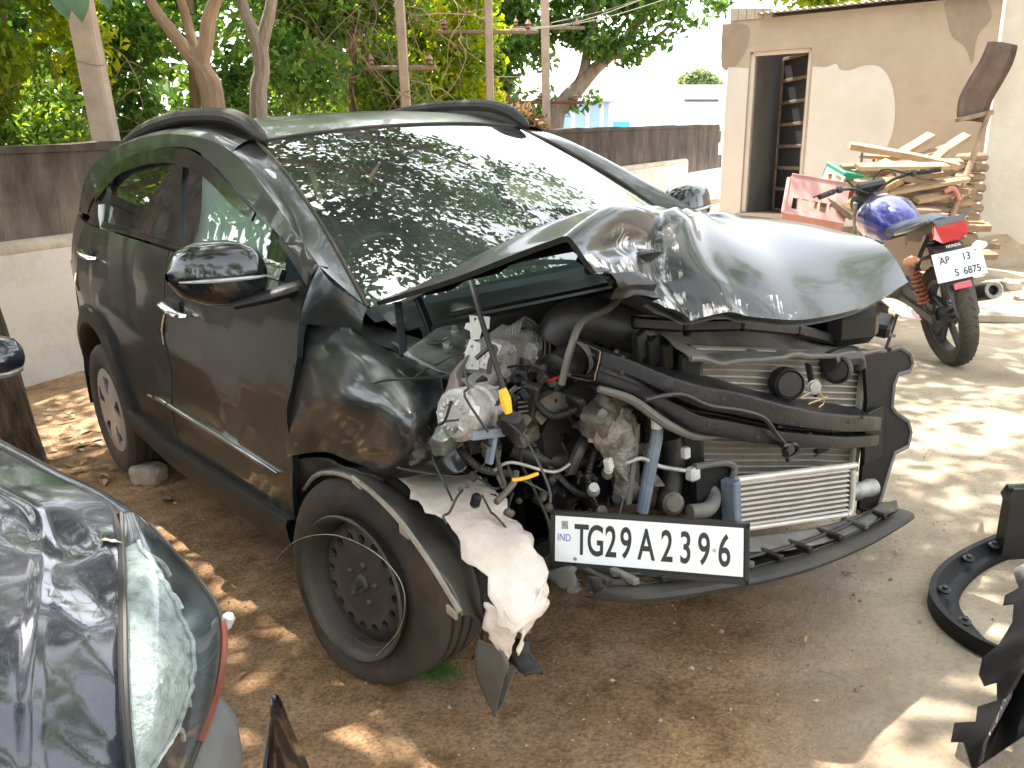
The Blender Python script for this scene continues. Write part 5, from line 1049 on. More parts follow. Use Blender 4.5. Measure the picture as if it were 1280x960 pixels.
def leaves(name, clumps, n, size, m, parent, aspect=.5, flat=.5, shell=.55, origin=(0, 0, 0)):
    # clumps: rows of x, y, z, rx, ry, rz, weight
    C = np.array(clumps, float); wts = C[:, 6]*C[:, 3]*C[:, 4]*C[:, 5] if C.shape[1] > 6 else C[:, 3]*C[:, 4]*C[:, 5]
    k = rng.choice(len(C), n, p=wts/wts.sum()); d = rng.normal(size=(n, 3)); d /= np.linalg.norm(d, axis=1)[:, None]
    r = rng.uniform(0, 1, n)**shell; P = C[k, :3]+d*r[:, None]*C[k, 3:6]
    nrm = rng.normal(size=(n, 3))*(1-flat)+A(0, 0, 1)*flat+d*.35; nrm /= np.linalg.norm(nrm, axis=1)[:, None]
    t = rng.normal(size=(n, 3))+A(0, 0, -.5); t -= nrm*(t*nrm).sum(1)[:, None]; t /= np.linalg.norm(t, axis=1)[:, None]; b = np.cross(nrm, t)
    L = size*rng.uniform(.6, 1.35, n)[:, None]; W = L*aspect*rng.uniform(.8, 1.2, n)[:, None]
    V = np.stack([P-t*L*.5, P+b*W*.5+nrm*W*.18-t*L*.05, P+t*L*.5-nrm*L*.12, P-b*W*.5+nrm*W*.18-t*L*.05], 1)-A(*origin)
    b0 = (np.arange(n)*4)[:, None]; Fc = np.concatenate([b0+A(0, 1, 2).astype(int), b0+A(0, 2, 3).astype(int)], 1).reshape(-1, 3)
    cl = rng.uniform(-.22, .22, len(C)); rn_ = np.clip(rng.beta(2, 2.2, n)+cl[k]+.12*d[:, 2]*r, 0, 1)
    return npmesh(name, V.reshape(-1, 3), Fc, m, parent, False, np.repeat(rn_, 4))
def limb(mb, p, q, r0, r1, wob=.06, n=5, k=8):
    p = A(*p); q = A(*q); L = np.linalg.norm(q-p); pts = [p+(q-p)*i/n+(rng.normal(size=3)*wob*L*.5 if 0 < i < n else 0) for i in range(n+1)]
    mb.tube(pts, np.linspace(r0, r1, n+1), k, sub=3); return pts
def clumpcloud(c, R, n, r, flatz=.7):
    o = []
    for i in range(n):
        d = rng.normal(size=3); d /= np.linalg.norm(d); q = A(*c)+d*A(*R)*rng.uniform(.25, 1)**.6; s = r*rng.uniform(.6, 1.4); o.append((*q, s, s, s*flatz, 1))
    return o
# the tree that shades the yard: trunk at the left, canopy over the car
tb = WG(12, 590); tb = A(-2.68, 4.35, 0); tb[2] = gzn(tb[0], tb[1])-.05
tr = tag(empty('shade_tree', tb), 'rough dark tree trunk standing beside the wrecked car, canopy overhead', 'tree')
mb = MB(); top = tb+A(-.62, .25, 2.5)
pts = [tb+A(.06, 0, -.1), tb+A(0, 0, .25), tb+A(-.10, .05, .8), tb+A(-.28, .12, 1.5), top]
mb.tube([p-tb for p in pts], [.21, .195, .185, .17, .16], 18, sub=5); trunk = mb.build('trunk', M_bark, tr)
mb = MB(); ends = []
for q, r in (((-1.6, 1.2, 2.2), .10), ((1.2, 1.6, 2.0), .11), ((2.9, .6, 1.9), .10), ((.4, -2.4, 1.9), .09), ((2.6, -2.2, 2.0), .08), ((1.9, 3.0, 2.2), .09), ((3.6, 2.4, 2.3), .08), ((-2.2, -1.4, 2.1), .08)):
    e = top+A(*q); pp = limb(mb, top-A(0, 0, .1)-tb, e-tb, r, .03, .10, 6); ends.append(e)
    for k in range(4): j = pp[random.randint(2, 5)]; limb(mb, j, j+rng.normal(size=3)*A(.9, .9, .4)+A(0, 0, .3), .03, .008, .1, 3, 6)
mb.build('limb', M_bark, tr)
cl = []
for i in range(300):
    x = rng.uniform(-6.5, 2.6); y = rng.uniform(-1.6, 9.0)
    dens = 1.0 if x < .25 else max(.0, 1-(x-.25)/(1.2 if y < 4.5 else 2.0))
    if rng.uniform() > dens: continue
    z = 4.4+rng.uniform(0, 3.2)+.1*max(0, y-5)
    cl.append((x, y, z, .75, .75, .42, 1))
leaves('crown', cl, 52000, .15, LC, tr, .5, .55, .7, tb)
# the twig whose leaves hang into the top of the picture
tw = MB(); a0 = WY(118, -60, 3.3); tip = WY(97, 2, 3.3); tw.tube([top-tb, (a0+A(.3, .4, .9))-tb, a0-tb, tip-tb], [.02, .012, .006, .003], 6, sub=5); tw.build('twig', M_bark, tr)
def bigleaf(mb, p, d, nrm, L, W):
    p = A(*p); d = A(*d)/np.linalg.norm(d); nrm = A(*nrm); nrm -= d*(nrm@d); nrm /= np.linalg.norm(nrm); b = np.cross(nrm, d); V = [p]; n = 7
    for i in range(1, n):
        t = i/n; wd = W*math.sin(math.pi*t**.8)*.5; c = p+d*L*t-nrm*L*.18*t*t; V += [c+b*wd+nrm*wd*.35, c, c-b*wd+nrm*wd*.35]
    V.append(p+d*L-nrm*L*.18); Fc = [(0, 1, 2), (0, 2, 3)]
    for i in range(n-2):
        a = 1+3*i; Fc += [(a, a+3, a+4, a+1), (a+1, a+4, a+5, a+2)]
    e = len(V)-1; a = 1+3*(n-2); Fc += [(a, e, a+1), (a+1, e, a+2)]; mb.add(V, Fc)
M_leaf1 = mat('dark_leaf', (.02, .07, .012), .35, 0, (.035, .11, .02), 20, .3, .7)
for px, py, dx, dz in ((72, -18, .25, -.9), (96, -16, .1, -1), (122, -30, .3, -.8), (140, -25, .7, -.5)):
    mb = MB(); p = WY(px, py, 3.3); bigleaf(mb, p-tb, (dx, -.2, dz), (.2, -1, .25), .115, .075); mb.build('leaf', M_leaf1, tr, fix=False)
# trees and thicket behind the wall
def wtree(name, label, px, Y, stems, clumps, n, size, lm, bm_=M_barkp, group=None, cat='tree', aspect=.5, flat=.35):
    b = WY(px, 150, Y); b[2] = gzn(b[0], Y)-.1 if Y < 12 else float(gz(b[0], 12))-.1
    t = tag(empty(name, b), label, cat, group); mb = MB()
    for s in stems: mb.tube([A(*p)-b for p in s[0]], s[1], 10, sub=4)
    if stems: mb.build('trunk', bm_, t)
    if clumps: leaves('crown', clumps, n, size, lm, t, aspect, flat, .55, b)
    return t
def PC(px, py, Y, r, fz=.8, wgt=1): p = WY(px, py, Y); return (*p, r, r, r*fz, wgt)
def W_(px, py, Y): return WY(px, py, Y)
def band(x0, x1, y0, y1, Y0, Y1, n, r, fz=.8): return [PC(rng.uniform(x0, x1), rng.uniform(y0, y1), rng.uniform(Y0, Y1), r*rng.uniform(.7, 1.3), fz) for i in range(n)]
base = lambda px, Y: A(*(WY(px, 150, Y)*A(1, 1, 0)))+A(0, 0, -.2)
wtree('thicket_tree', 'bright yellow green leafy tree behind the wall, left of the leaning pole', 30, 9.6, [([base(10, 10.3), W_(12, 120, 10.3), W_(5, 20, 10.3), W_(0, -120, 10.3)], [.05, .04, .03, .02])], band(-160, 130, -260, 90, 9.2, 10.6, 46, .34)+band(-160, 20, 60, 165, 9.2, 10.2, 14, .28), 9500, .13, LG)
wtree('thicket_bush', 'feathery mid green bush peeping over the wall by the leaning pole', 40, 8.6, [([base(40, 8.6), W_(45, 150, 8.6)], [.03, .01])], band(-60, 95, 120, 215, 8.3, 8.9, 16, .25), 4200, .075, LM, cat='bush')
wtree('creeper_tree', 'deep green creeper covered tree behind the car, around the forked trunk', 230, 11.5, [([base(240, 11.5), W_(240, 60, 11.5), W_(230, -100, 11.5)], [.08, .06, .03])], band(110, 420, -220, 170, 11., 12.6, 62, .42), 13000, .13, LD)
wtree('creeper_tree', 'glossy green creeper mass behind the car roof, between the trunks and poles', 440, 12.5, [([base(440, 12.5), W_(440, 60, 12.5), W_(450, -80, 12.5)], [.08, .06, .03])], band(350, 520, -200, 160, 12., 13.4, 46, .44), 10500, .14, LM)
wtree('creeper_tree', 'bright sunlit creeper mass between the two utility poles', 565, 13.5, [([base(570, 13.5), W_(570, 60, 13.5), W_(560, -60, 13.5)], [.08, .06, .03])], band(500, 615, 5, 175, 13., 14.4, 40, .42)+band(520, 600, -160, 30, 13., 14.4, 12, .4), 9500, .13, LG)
for k, (x, y, lab) in enumerate(((-6.8, 7.6, 'tall leafy tree over the end of the mossy wall'), (-9.5, 9.5, 'broad leafy tree further along behind the mossy wall'), (-8.2, 5.2, 'bushy tree at the yard edge past the dark trunk'), (-6.2, 10.5, 'leafy tree behind the yellow green thicket'), (-5.5, -5.5, 'added unseen leafy tree behind the camera, at the far left'), (-1.5, -8., 'added unseen leafy tree behind the camera, opposite the wrecked car'), (3.0, -7.5, 'added unseen leafy tree behind the camera, opposite the shed'), (7.5, -5., 'added unseen leafy tree behind the camera, at the far right'), (5.4, 3.4, 'added unseen leafy tree right of view, darkening the hood reflection'))):  # trees behind the camera and right of view are added to darken reflections
    b = A(x, y, gzn(x, y)-.1); t = tag(empty('yard_or_added_tree', b), lab, 'tree'); mb = MB(); mb.tube([(0, 0, 0), (.1, .1, 1.2), (-.1, .2, 2.6), (.2, .1, 4.2)], [.14, .12, .1, .05], 10, sub=4)
    for q in ((1, .4, 3.6), (-.9, .3, 3.4), (.2, -1, 3.5)): limb(mb, (-.05, .15, 2.0), q, .06, .02)
    mb.build('trunk', M_barkp, t); leaves('crown', [(*(A(0, 0, 2.7)+c_*(A(1.5, 1.5, 1.7) if k < 4 else A(2.2, 1.5, 2.2) if k < 8 else A(2.6, 2.4, 1.1))+(A(-1.1, .9, 2.9) if k == 8 else 0)), .55, .55, .45, 1) for c_ in rng.uniform(-1, 1, (40, 3))], 7000, .17, (LM, LD)[k % 2], t, .5, .35)
# the two bare forked trunks
t1 = wtree('forked_tree', 'reddish forked bare trunk with three stems rising behind the car roof', 262, 9.3, [([base(270, 9.3), W_(268, 140, 9.3), W_(258, 95, 9.3), W_(238, 70, 9.3), W_(215, 40, 9.3), W_(190, 5, 9.3), W_(160, -60, 9.3)], [.13, .115, .09, .075, .062, .05, .03]), ([W_(262, 118, 9.3), W_(252, 85, 9.3), W_(258, 50, 9.3), W_(262, 20, 9.3), W_(275, -20, 9.3), W_(290, -120, 9.3)], [.09, .08, .075, .07, .055, .03]), ([W_(248, 85, 9.3), W_(240, 50, 9.5), W_(232, 20, 9.6), W_(222, -15, 9.6), W_(205, -90, 9.6)], [.05, .052, .05, .045, .02])], band(120, 330, -330, -160, 9., 10.5, 14, .4), 1800, .11, LM)
t2 = wtree('forked_tree', 'pale smooth trunk forking in two above the car roof', 322, 9.9, [([base(322, 9.9), W_(323, 140, 9.9), W_(327, 90, 9.9), W_(323, 55, 9.9), W_(312, 30, 9.9), W_(302, 0, 9.9), W_(285, -70, 9.9)], [.11, .095, .085, .088, .06, .055, .03]), ([W_(325, 62, 9.9), W_(332, 35, 9.9), W_(338, 10, 9.9), W_(345, -30, 9.9), W_(360, -110, 9.9)], [.075, .07, .06, .05, .03])], band(270, 420, -330, -170, 9.5, 11, 12, .4), 1500, .11, LM, M_bark3)
# large tree at the right of the poles
st = [([base(688, 17), W_(692, 158, 17), W_(705, 130, 17), W_(722, 110, 17), W_(745, 85, 17), W_(765, 68, 17), W_(790, 40, 17), W_(815, 0, 17)], [.20, .19, .17, .15, .12, .10, .07, .04]), ([W_(712, 124, 17), W_(728, 95, 17), W_(735, 60, 17), W_(742, 20, 17), W_(750, -40, 17)], [.12, .1, .09, .07, .04]), ([W_(635, 150, 17.5), W_(632, 100, 17.5), W_(626, 50, 17.5), W_(622, 0, 17.5)], [.08, .08, .07, .05]), ([W_(760, 72, 17), W_(800, 62, 17), W_(840, 30, 17)], [.07, .05, .02])]
cl = band(610, 700, -60, 70, 16.3, 18, 26, .38)+band(690, 820, -60, 60, 16.3, 18, 34, .42)+band(800, 900, -60, 18, 16, 18, 20, .36)+band(840, 900, 15, 35, 16, 17, 6, .22)+band(735, 800, 55, 82, 16.4, 17.4, 9, .26)+band(700, 750, 118, 135, 16.5, 17.3, 6, .2)+band(605, 650, 60, 150, 17, 18, 12, .3)+band(640, 690, 70, 150, 16.8, 18, 9, .25)
cl += [PC(857, 70, 16.5, .06), PC(745, 125, 16.8, .14)]
wtree('broad_tree', 'spreading broadleaf tree with leaning limb beside the utility poles', 690, 17, st, cl, 9500, .16, LD, M_bark3, None, 'tree', .5, .3)
wtree('hanging_bush', 'tawny half dry bush at the foot of the poles behind the far roof rail', 660, 15.5, [([base(662, 15.5), W_(662, 150, 15.5)], [.03, .01])], band(640, 685, 138, 175, 15.3, 15.9, 9, .2), 700, .13, leafmat('leaf_dry', (.16, .10, .05), (.28, .19, .10), (.33, .26, .10), .4), M_barkp, None, 'bush')
wtree('roof_tree', 'yellow green treetop showing above the shed roof', 1040, 15, [([base(1040, 15), W_(1040, 40, 15), W_(1035, -60, 15)], [.1, .09, .05])], band(950, 1140, -120, 14, 14.6, 16, 30, .45), 4200, .16, LG)
wtree('far_tree', 'small pale rounded treetop far beyond the white factory roof', 873, 70, [([base(873, 70), W_(873, 100, 70)], [.4, .2])], [PC(873+dx, 102+dy, 70, .75, .9) for dx, dy in ((-18, 3), (-8, -2), (2, -6), (12, -2), (20, 4), (0, 4))], 1500, .45, LP)
# wood beyond, one mass
bk = leaves('distant_thicket', band(-400, 640, -160, 190, 17, 22, 260, .9), 26000, .30, LD, None, .6, .3); tag(bk, 'dark green mass of distant foliage closing the gaps behind the trees', 'thicket', kind='stuff')
# dry creeper twigs tangled over the trees
M_twig = mat('dry_twig', (.30, .2, .13), .9, 0, (.18, .12, .08), 9, .3, .7)
mb = MB()
for k in range(150):
    px, py, Y = rng.uniform(330, 520), rng.uniform(-30, 120), rng.uniform(11.0, 12.2)
    if k > 95: px, py, Y = rng.uniform(370, 600), rng.uniform(-20, 60), rng.uniform(10.8, 12.4)
    if k > 132: px, py, Y = rng.uniform(0, 140), rng.uniform(40, 170), rng.uniform(8.9, 9.4)
    p = WY(px, py, Y); pts = [p]; d = rng.normal(size=3)*A(1, .4, .8)+A(.2, 0, -.6)
    for i in range(5): d = d*.75+rng.normal(size=3)*A(.5, .3, .5)+A(0, 0, -.15); pts.append(pts[-1]+d*.16)
    mb.tube(pts, np.linspace(.0075, .002, 6), 5, sub=3)
tag(mb.build('dry_creeper', M_twig, None), 'tangle of thin dry brown creeper stems over the green trees', 'creeper', kind='stuff')
# ------------------------------------------------------------ beyond the wall: poles, wires, factory
def WZ(px, py, z): d = wray(px, py); return A(0, 0, CAMH)+d*((z-CAMH)/d[2])
M_pole = mat('concrete_pole', (.42, .33, .26), .9, 0, (.30, .235, .18), 5, .3, .7, .4, 25)
M_ins = mat('insulator', (.20, .10, .07), .35); M_wire = mat('wire', (.25, .23, .2), .6, .3)
def pole(label, p0, p1, Y, w, arms=()):
    a = WY(*p0, Y); b = WY(*p1, Y); d = (a-b)/(a[2]-b[2]); foot = b+d*(float(gz(b[0], min(Y, 12)))-.2-b[2]); top = b+d*(6.5-b[2]); t = tag(empty('utility_pole', foot), label, 'pole', None)
    mb = MB(); mb.bar(A(0, 0, 0), top-foot, w, w*.85, (0, 1, 0), .12); mb.build('post', M_pole, t)
    for px, py, L_, m in arms:
        c = WY(px, py, Y)-foot; MB().bar(c-A(L_/2, 0, 0), c+A(L_/2, 0, 0), .07, .05).build('cross_arm', m, t)
        for k in (-.4, 0, .4): MB().lathe([(.02, 0), (.045, .02), (.03, .05), (.05, .07), (.03, .1), (.012, .13)], c+A(L_*k, 0, .03), (0, 0, 1), 10).build('insulator', M_ins, t)
    return t
pole('leaning grey concrete pole with wire tied round it behind the wall', (97, -10), (134, 180), 8.0, .195)
tp_ = bpy.data.objects['utility_pole']
f_ = A(*tp_.location); ring = []
for k in range(25):
    a = 2*math.pi*k/24; c = WY(115, 80, 8.0)-f_; ring.append(c+A(.125*math.cos(a), .11*math.sin(a), .02*math.sin(2*a)))
MB().tube(ring, .005, 5, caps=False).build('tied_wire', M_wire, tp_)
pole('weathered concrete pole nearest the bare forked trunks, behind the car roof', (499, 0), (508, 140), 11.3, .115, ((500, 85, .9, M_steelp),))
pole('middle concrete pole with steel cross arm behind the far roof rail', (610, 0), (613, 140), 12.7, .11, ((608, 40, 1.4, M_steelp),))
pole('mottled concrete pole carrying insulators in front of the spreading tree', (681, 0), (683, 160), 16.0, .14, ((683, 35, 1.3, M_steelp), (676, 128, 1.5, mat('red_oxide_steel', (.20, .055, .04), .7, .2, (.13, .04, .03), 9, .3, .7))))
for i, (pts, Y0, Y1) in enumerate(((((610, 38), (720, 28), (830, -12)), 15.2, 15.6), (((612, 42), (740, 26), (860, -10)), 15.3, 15.6), (((683, 30), (760, 12), (840, -14)), 16, 16), (((600, 95), (640, 96), (683, 94)), 15.2, 16), (((770, 124), (810, 147), (860, 152), (905, 149)), 22, 20))):
    P = [WY(px, py, Y0+(Y1-Y0)*k/(len(pts)-1)) for k, (px, py) in enumerate(pts)]; o = MB().tube(P, .008, 5, sub=6).build('overhead_wire', M_wire); 
    tag(o, ('thin wire sagging between poles and the spreading tree' if i < 4 else 'thin cable sagging in front of the white factory'), 'wire', 'overhead wires' if i < 4 else None)
M_sky = mat('factory_white', (.80, .80, .80), .7, 0, (.74, .74, .75), 2, .3, .7); M_fblue = mat('factory_blue', (.17, .33, .72), .6, 0, (.24, .40, .78), 1, .3, .7); M_blue2 = mat('shutter_blue', (.05, .35, .75), .5); M_slit = mat('dark_blue_slit', (.03, .05, .10), .5)
FY = 62.; fo = WY(700, 165, FY); fa = tag(empty('factory', fo*A(1, 1, 0)), 'white factory shed with pale blue vertical stripes beyond the wall', 'building'); fo = fo*A(1, 1, 0)
def frect(name, x0, y0, x1, y1, Y, m, t=.3, z0=None):
    a = WY(x0, y1, Y); b = WY(x1, y0, Y); zl = a[2] if z0 is None else z0; c = A((a[0]+b[0])/2, Y, (zl+b[2])/2)-fo; MB().box(c, (abs(b[0]-a[0]), t, b[2]-zl), None, 0).build(name, m, fa, False)
frect('wall', 600, 121, 1010, 165, FY, M_sky, 20., 0.)
frect('gable', 698, 126, 768, 165, FY-10.1, M_sky, .2, 0.)
for a_, b_ in ((700, 714), (719, 732), (737, 750), (755, 761)): frect('stripe', a_, 128, b_, 164, FY-10.3, M_fblue, .1)
frect('eave', 694, 126.3, 768, 127.6, FY-10.5, M_fblue, .8); frect('shutter', 766, 152, 787, 162, FY-10.2, M_blue2, .15); frect('strip_window', 856, 124.5, 898, 127, FY-10.2, M_slit, .15)
frect('roof', 840, 107, 1010, 124, FY-10.15, M_sky, .2)
# ------------------------------------------------------------ wood pile and scrap between shed and side wall
M_wood = mat('sawn_wood', (.42, .30, .18), .85, 0, (.30, .20, .11), 7, .3, .7, .3, 30, stretch=(1, 1, 1)); M_woodd = mat('weathered_wood', (.17, .12, .08), .9, 0, (.28, .20, .13), 7, .3, .7, .4, 30); M_barkw = mat('barky_wood', (.42, .29, .15), .95, 0, (.22, .14, .07), 12, .35, .65, .8, 30)
def plank(p, q, w, t, m, label, name='plank', tilt=.35, bend=0.):
    p = A(*p); q = A(*q); c = (p+q)/2; o = tag(empty(name, c), label, 'timber', 'timbers thrown on the wood pile') if False else None
    mb = MB(); d = (q-p)/np.linalg.norm(q-p); up = A(.2, -tilt, 1); n_ = 6; V_ = []; sdv = np.cross(up, d); sdv /= np.linalg.norm(sdv); upn = np.cross(d, sdv)
    for k in range(n_+1):
        s = k/n_; b = p+(q-p)*s+upn*bend*math.sin(math.pi*s)-c; j = 1+.22*mn.noise(Vector((s*5, p[0]*9, q[2]*7)))
        for a_, b_ in ((-1, -1), (1, -1), (1, 1), (-1, 1)): V_.append(b+sdv*a_*w/2*j+upn*b_*t/2*(1+.1*mn.noise(Vector((s*7, p[1]*9, 3)))))
    Fc = [(3, 2, 1, 0), tuple(4*n_+i for i in range(4))]
    for k in range(n_):
        for i in range(4): Fc.append((4*k+i, 4*k+(i+1) % 4, 4*k+4+(i+1) % 4, 4*k+4+i))
    mb.add(V_, Fc); ob = mb.build(name, m, None, True, 30); ob.location = c
    return tag(ob, label, 'timber', 'timbers of the wood pile')
WP = [((1062, 182, 7.8), (1198, 208, 7.7), .085, .05, M_wood, 'pale split plank lying across the top of the wood pile', .01),
      ((1118, 197, 8.0), (1163, 170, 8.3), .075, .055, M_wood, 'pale plank end sticking up behind the topmost plank', 0),
      ((1150, 215, 7.9), (1208, 170, 8.2), .07, .05, M_wood, 'pale crooked plank leaning up beside the dark rust post', .03),
      ((1024, 260, 7.6), (1112, 203, 8.0), .10, .05, M_wood, 'pale curved plank sloping down over the red crate', .04),
      ((1058, 264, 7.4), (1124, 222, 7.7), .11, .07, M_barkw, 'bark covered slab wood beside the blue motorcycle tank', .03),
      ((1014, 233, 7.7), (1068, 272, 7.3), .075, .045, M_woodd, 'grey flat board sloping towards the car hood', 0),
      ((1074, 195, 8.3), (1122, 198, 8.2), .03, .03, M_wood, 'thin lath under the topmost plank', 0),
      ((1150, 196, 8.1), (1190, 182, 8.4), .06, .04, M_woodd, 'brown weathered board below the crooked plank', 0)]
for a_ in WP: plank(WY(*a_[0]), WY(*a_[1]), a_[2], a_[3], a_[4], a_[5], bend=a_[6])
for k in range(26):
    px, py = rng.uniform(1095, 1195), 205+k*3.0; Y = rng.uniform(7.5, 8.2); c = WY(px, py, Y); d = A(rng.uniform(.5, 1), rng.uniform(-.25, .25), rng.uniform(-.12, .12)); L_ = rng.uniform(.35, .6)
    p_, q_ = c-d*L_, c+d*L_
    if q_[0] > 4.05: sh_ = q_[0]-4.05; p_[0] -= sh_; q_[0] -= sh_
    plank(p_, q_, rng.uniform(.05, .1), rng.uniform(.03, .05), (M_woodd, M_wood, M_woodd, M_barkw)[k % 4], ('grey brown short board in the heap under the pale planks', 'pale short board in the heap under the topmost plank', 'dark short board in the heap under the pale planks', 'bark edged short board in the heap under the pale planks')[k % 4])
gp = WY(1130, 300, 7.9)
for k in range(10):
    c = A(gp[0]+rng.uniform(-.5, .5), 7.85+rng.uniform(-.4, .4), gzn(3.3, 7.8)+.04+.055*k); d = A(rng.uniform(.6, 1), rng.uniform(-.3, .3), 0); plank(c-d*.7, c+d*.5, .11, .05, M_woodd, 'dark board in the neat bottom stack behind the motorcycle')
M_pink = mat('faded_red_plastic', (.42, .18, .16), .6, 0, (.50, .29, .26), 6, .3, .7); M_grn = mat('green_sheet', (.02, .22, .11), .5, 0, (.05, .32, .18), 5, .3, .7); M_redd = mat('dark_red_sheet', (.26, .02, .025), .5)
cr = WY(1022, 250, 7.5); ct = tag(empty('crate', cr), 'faded red plastic crate with slotted side tipped on the wood pile', 'crate'); rx = A(.93, -.2, -.16); rx /= np.linalg.norm(rx); ry = A(.1, .55, .75); ry -= rx*(ry@rx); ry /= np.linalg.norm(ry); rz_ = np.cross(rx, ry)
holes = [[(-.20+.075*k, -.13), (-.145+.075*k, -.13), (-.145+.075*k, -.02), (-.20+.075*k, -.02)] for k in range(5)]
mb = MB(); holed_plate(mb, [(-.26, -.19), (.24, -.19), (.24, .17), (.20, .21), (-.22, .21), (-.26, .17)], holes, (0, 0, 0), rx, ry, .012); mb.build('slotted_side', M_pink, ct, False)
mb = MB(); mb.bar(rx*-.26+ry*-.19, rx*-.26+ry*.17, .03, .03); mb.build('rim', M_pink, ct); mb = MB(); mb.bar(rx*-.24+ry*.205, rx*.22+ry*.205, .03, .03); mb.build('rim', M_pink, ct)
for k in range(4): MB().bar(rx*-.22+ry*(.03+.04*k)-rz_*.012, rx*.20+ry*(.03+.04*k)-rz_*.012, .012, .02).build('slat', M_pink, ct)
mb = MB(); holed_plate(mb, [(-.19, -.26), (.02, -.26), (.02, .24), (-.19, .24)], [], rx*0+ry*-.19-rz_*.0, rz_*1., rx, .012); mb.build('side', M_pink, ct, False)
gb = tag(empty('tin_box', WY(1056, 228, 7.9)), 'green painted tin box with pale edge among the planks', 'box'); MB().box((0, 0, .05), (.26, .30, .14), (.3, .15, .3), .06).build('body', M_grn, gb); MB().box((-.118, -.045, .03), (.02, .28, .13), (.3, .15, .3), .1).build('pale_edge', M_white, gb)
rp = tag(empty('red_board', WY(1074, 244, 7.75)), 'dark red sheet wedged under the curved plank', 'board'); MB().box((0, 0, 0), (.30, .02, .13), (.2, -.25, -.1), .2).build('sheet', M_redd, rp)
for px, py, h_, lab in ((1076, 200, .12, 'short dark iron peg standing in the wood pile beside the green box'), (1090, 214, .16, 'reddish iron peg standing in front of the curved plank')):
    o = MB().bar((0, 0, 0), (.0, 0, h_), .02, .02).build('iron_peg', M_redd if px > 1080 else M_steelp); o.location = WY(px, py+8, 7.9); tag(o, lab, 'peg')
tn = WY(1222, 105, 8.25); tt = tag(empty('tin_sheet', tn), 'curled dark tin sheet leaning high against the white wall', 'metal sheet'); Q = []
for t in np.linspace(0, 1, 14):
    p = [WY(1235, 52, 8.1), WY(1225, 75, 8.1), WY(1210, 100, 8.1), WY(1198, 125, 8.1), WY(1196, 152, 8.1)]; a = spline(p, 6); i = int(t*(len(a)-1)); b_ = a[i]-tn
    Q.append([b_, b_+A(.16+.05*math.sin(3*t), .10, .01), b_+A(.34+.05*math.sin(3*t), .16, -.01)])
gridmesh('sheet', catm(Q, 2), M_redd if False else mat('dark_tin', (.05, .035, .03), .5, .4, (.13, .08, .06), 6, .3, .7), tt, thick=.004)
MB().bar(WY(1196, 150, 8.1)-tn, WY(1240, 140, 8.25)-tn, .05, .04).build('batten', M_woodd, tt)
lp_ = MB().tube([A(0, 0, 0), WY(1236, 142, 8.2)-WY(1184, 285, 7.7)], [.030, .024], 10).build('leaning_pole', M_barkp); lp_.location = WY(1184, 285, 7.7); tag(lp_, 'thin brown pole leaning between wood pile and white wall', 'pole')
pst = tag(empty('rusty_post', A(*WY(1214, 200, 8.35))*A(1, 1, 0)+A(0, 0, .5)), 'stack of dark ridged tiles standing against the white wall behind the leaning pole', 'tiles')
for k in range(11): MB().box((.0+.02*(k % 2), 0, .05+k*.09), (.16, .3, .075), (0, .15*(k % 2)-.07, .1), .3).build('tile', M_woodd, pst)
rc_ = MB().tube([WY(1180, 240, 7.7)-WY(1190, 245, 7.7), WY(1192, 236, 7.7)-WY(1190, 245, 7.7), WY(1199, 250, 7.7)-WY(1190, 245, 7.7)], .022, 8, sub=4).build('pipe_elbow', mat('pale_red_pipe', (.45, .17, .14), .5)); rc_.location = WY(1190, 245, 7.7); tag(rc_, 'pale red bent pipe on the wood pile behind the motorcycle seat', 'pipe')
# ------------------------------------------------------------ slab and stones
M_stone = mat('rough_stone', (.30, .24, .19), .95, 0, (.45, .38, .31), 7, .3, .7, .7, 20)
def rock(label, loc, sz, name='rock', sub=3, rough=.3):
    bm = bmesh.new(); bmesh.ops.create_icosphere(bm, subdivisions=sub, radius=1.); sd_ = random.uniform(0, 90)
    for v in bm.verts:
        d = A(*v.co); d = np.sign(d)*np.abs(d)**.75; d = d*(1+rough*mn.noise(Vector(A(*v.co)*1.4+sd_))+.1*mn.noise(Vector(A(*v.co)*4+sd_))); v.co = Vector(d*A(*sz)/2)
    o = bmobj(name, bm, M_stone, None, True, 30); o.location = loc; return tag(o, label, 'stone')
p = WG(188, 604); rock('rounded stone wedged under the rear wheel', p+A(0, .0, .045), (.17, .15, .12)); p = WG(242, 592); rock('small stone on the soil behind the sill', p+A(0, 0, .02), (.08, .07, .06), sub=2)
p = WG(1252, 402); sb_ = MB().box((0, 0, .03), (1.1, .34, .09), (0, 0, -.22), .25).build('stone_slab', M_stone); sb_.location = p+A(.35, .02, 0); tag(sb_, 'long pale stone slab on the ground at the foot of the white wall', 'slab')
for px, py, s_ in ((1140, 352, .05), (1242, 365, .10), (1262, 358, .13), (1275, 372, .08)): rock({1242: 'broken stone at the foot of the white wall beside the motorcycle', 1262: 'larger broken stone at the foot of the white wall', 1275: 'small broken stone lying between wall and stone slab'}[px] if px > 1200 else 'dark stone behind the far headlamp', WG(px, py+3)+A(0, 0, s_*.2), (s_*1.3, s_, s_*.7), sub=2)
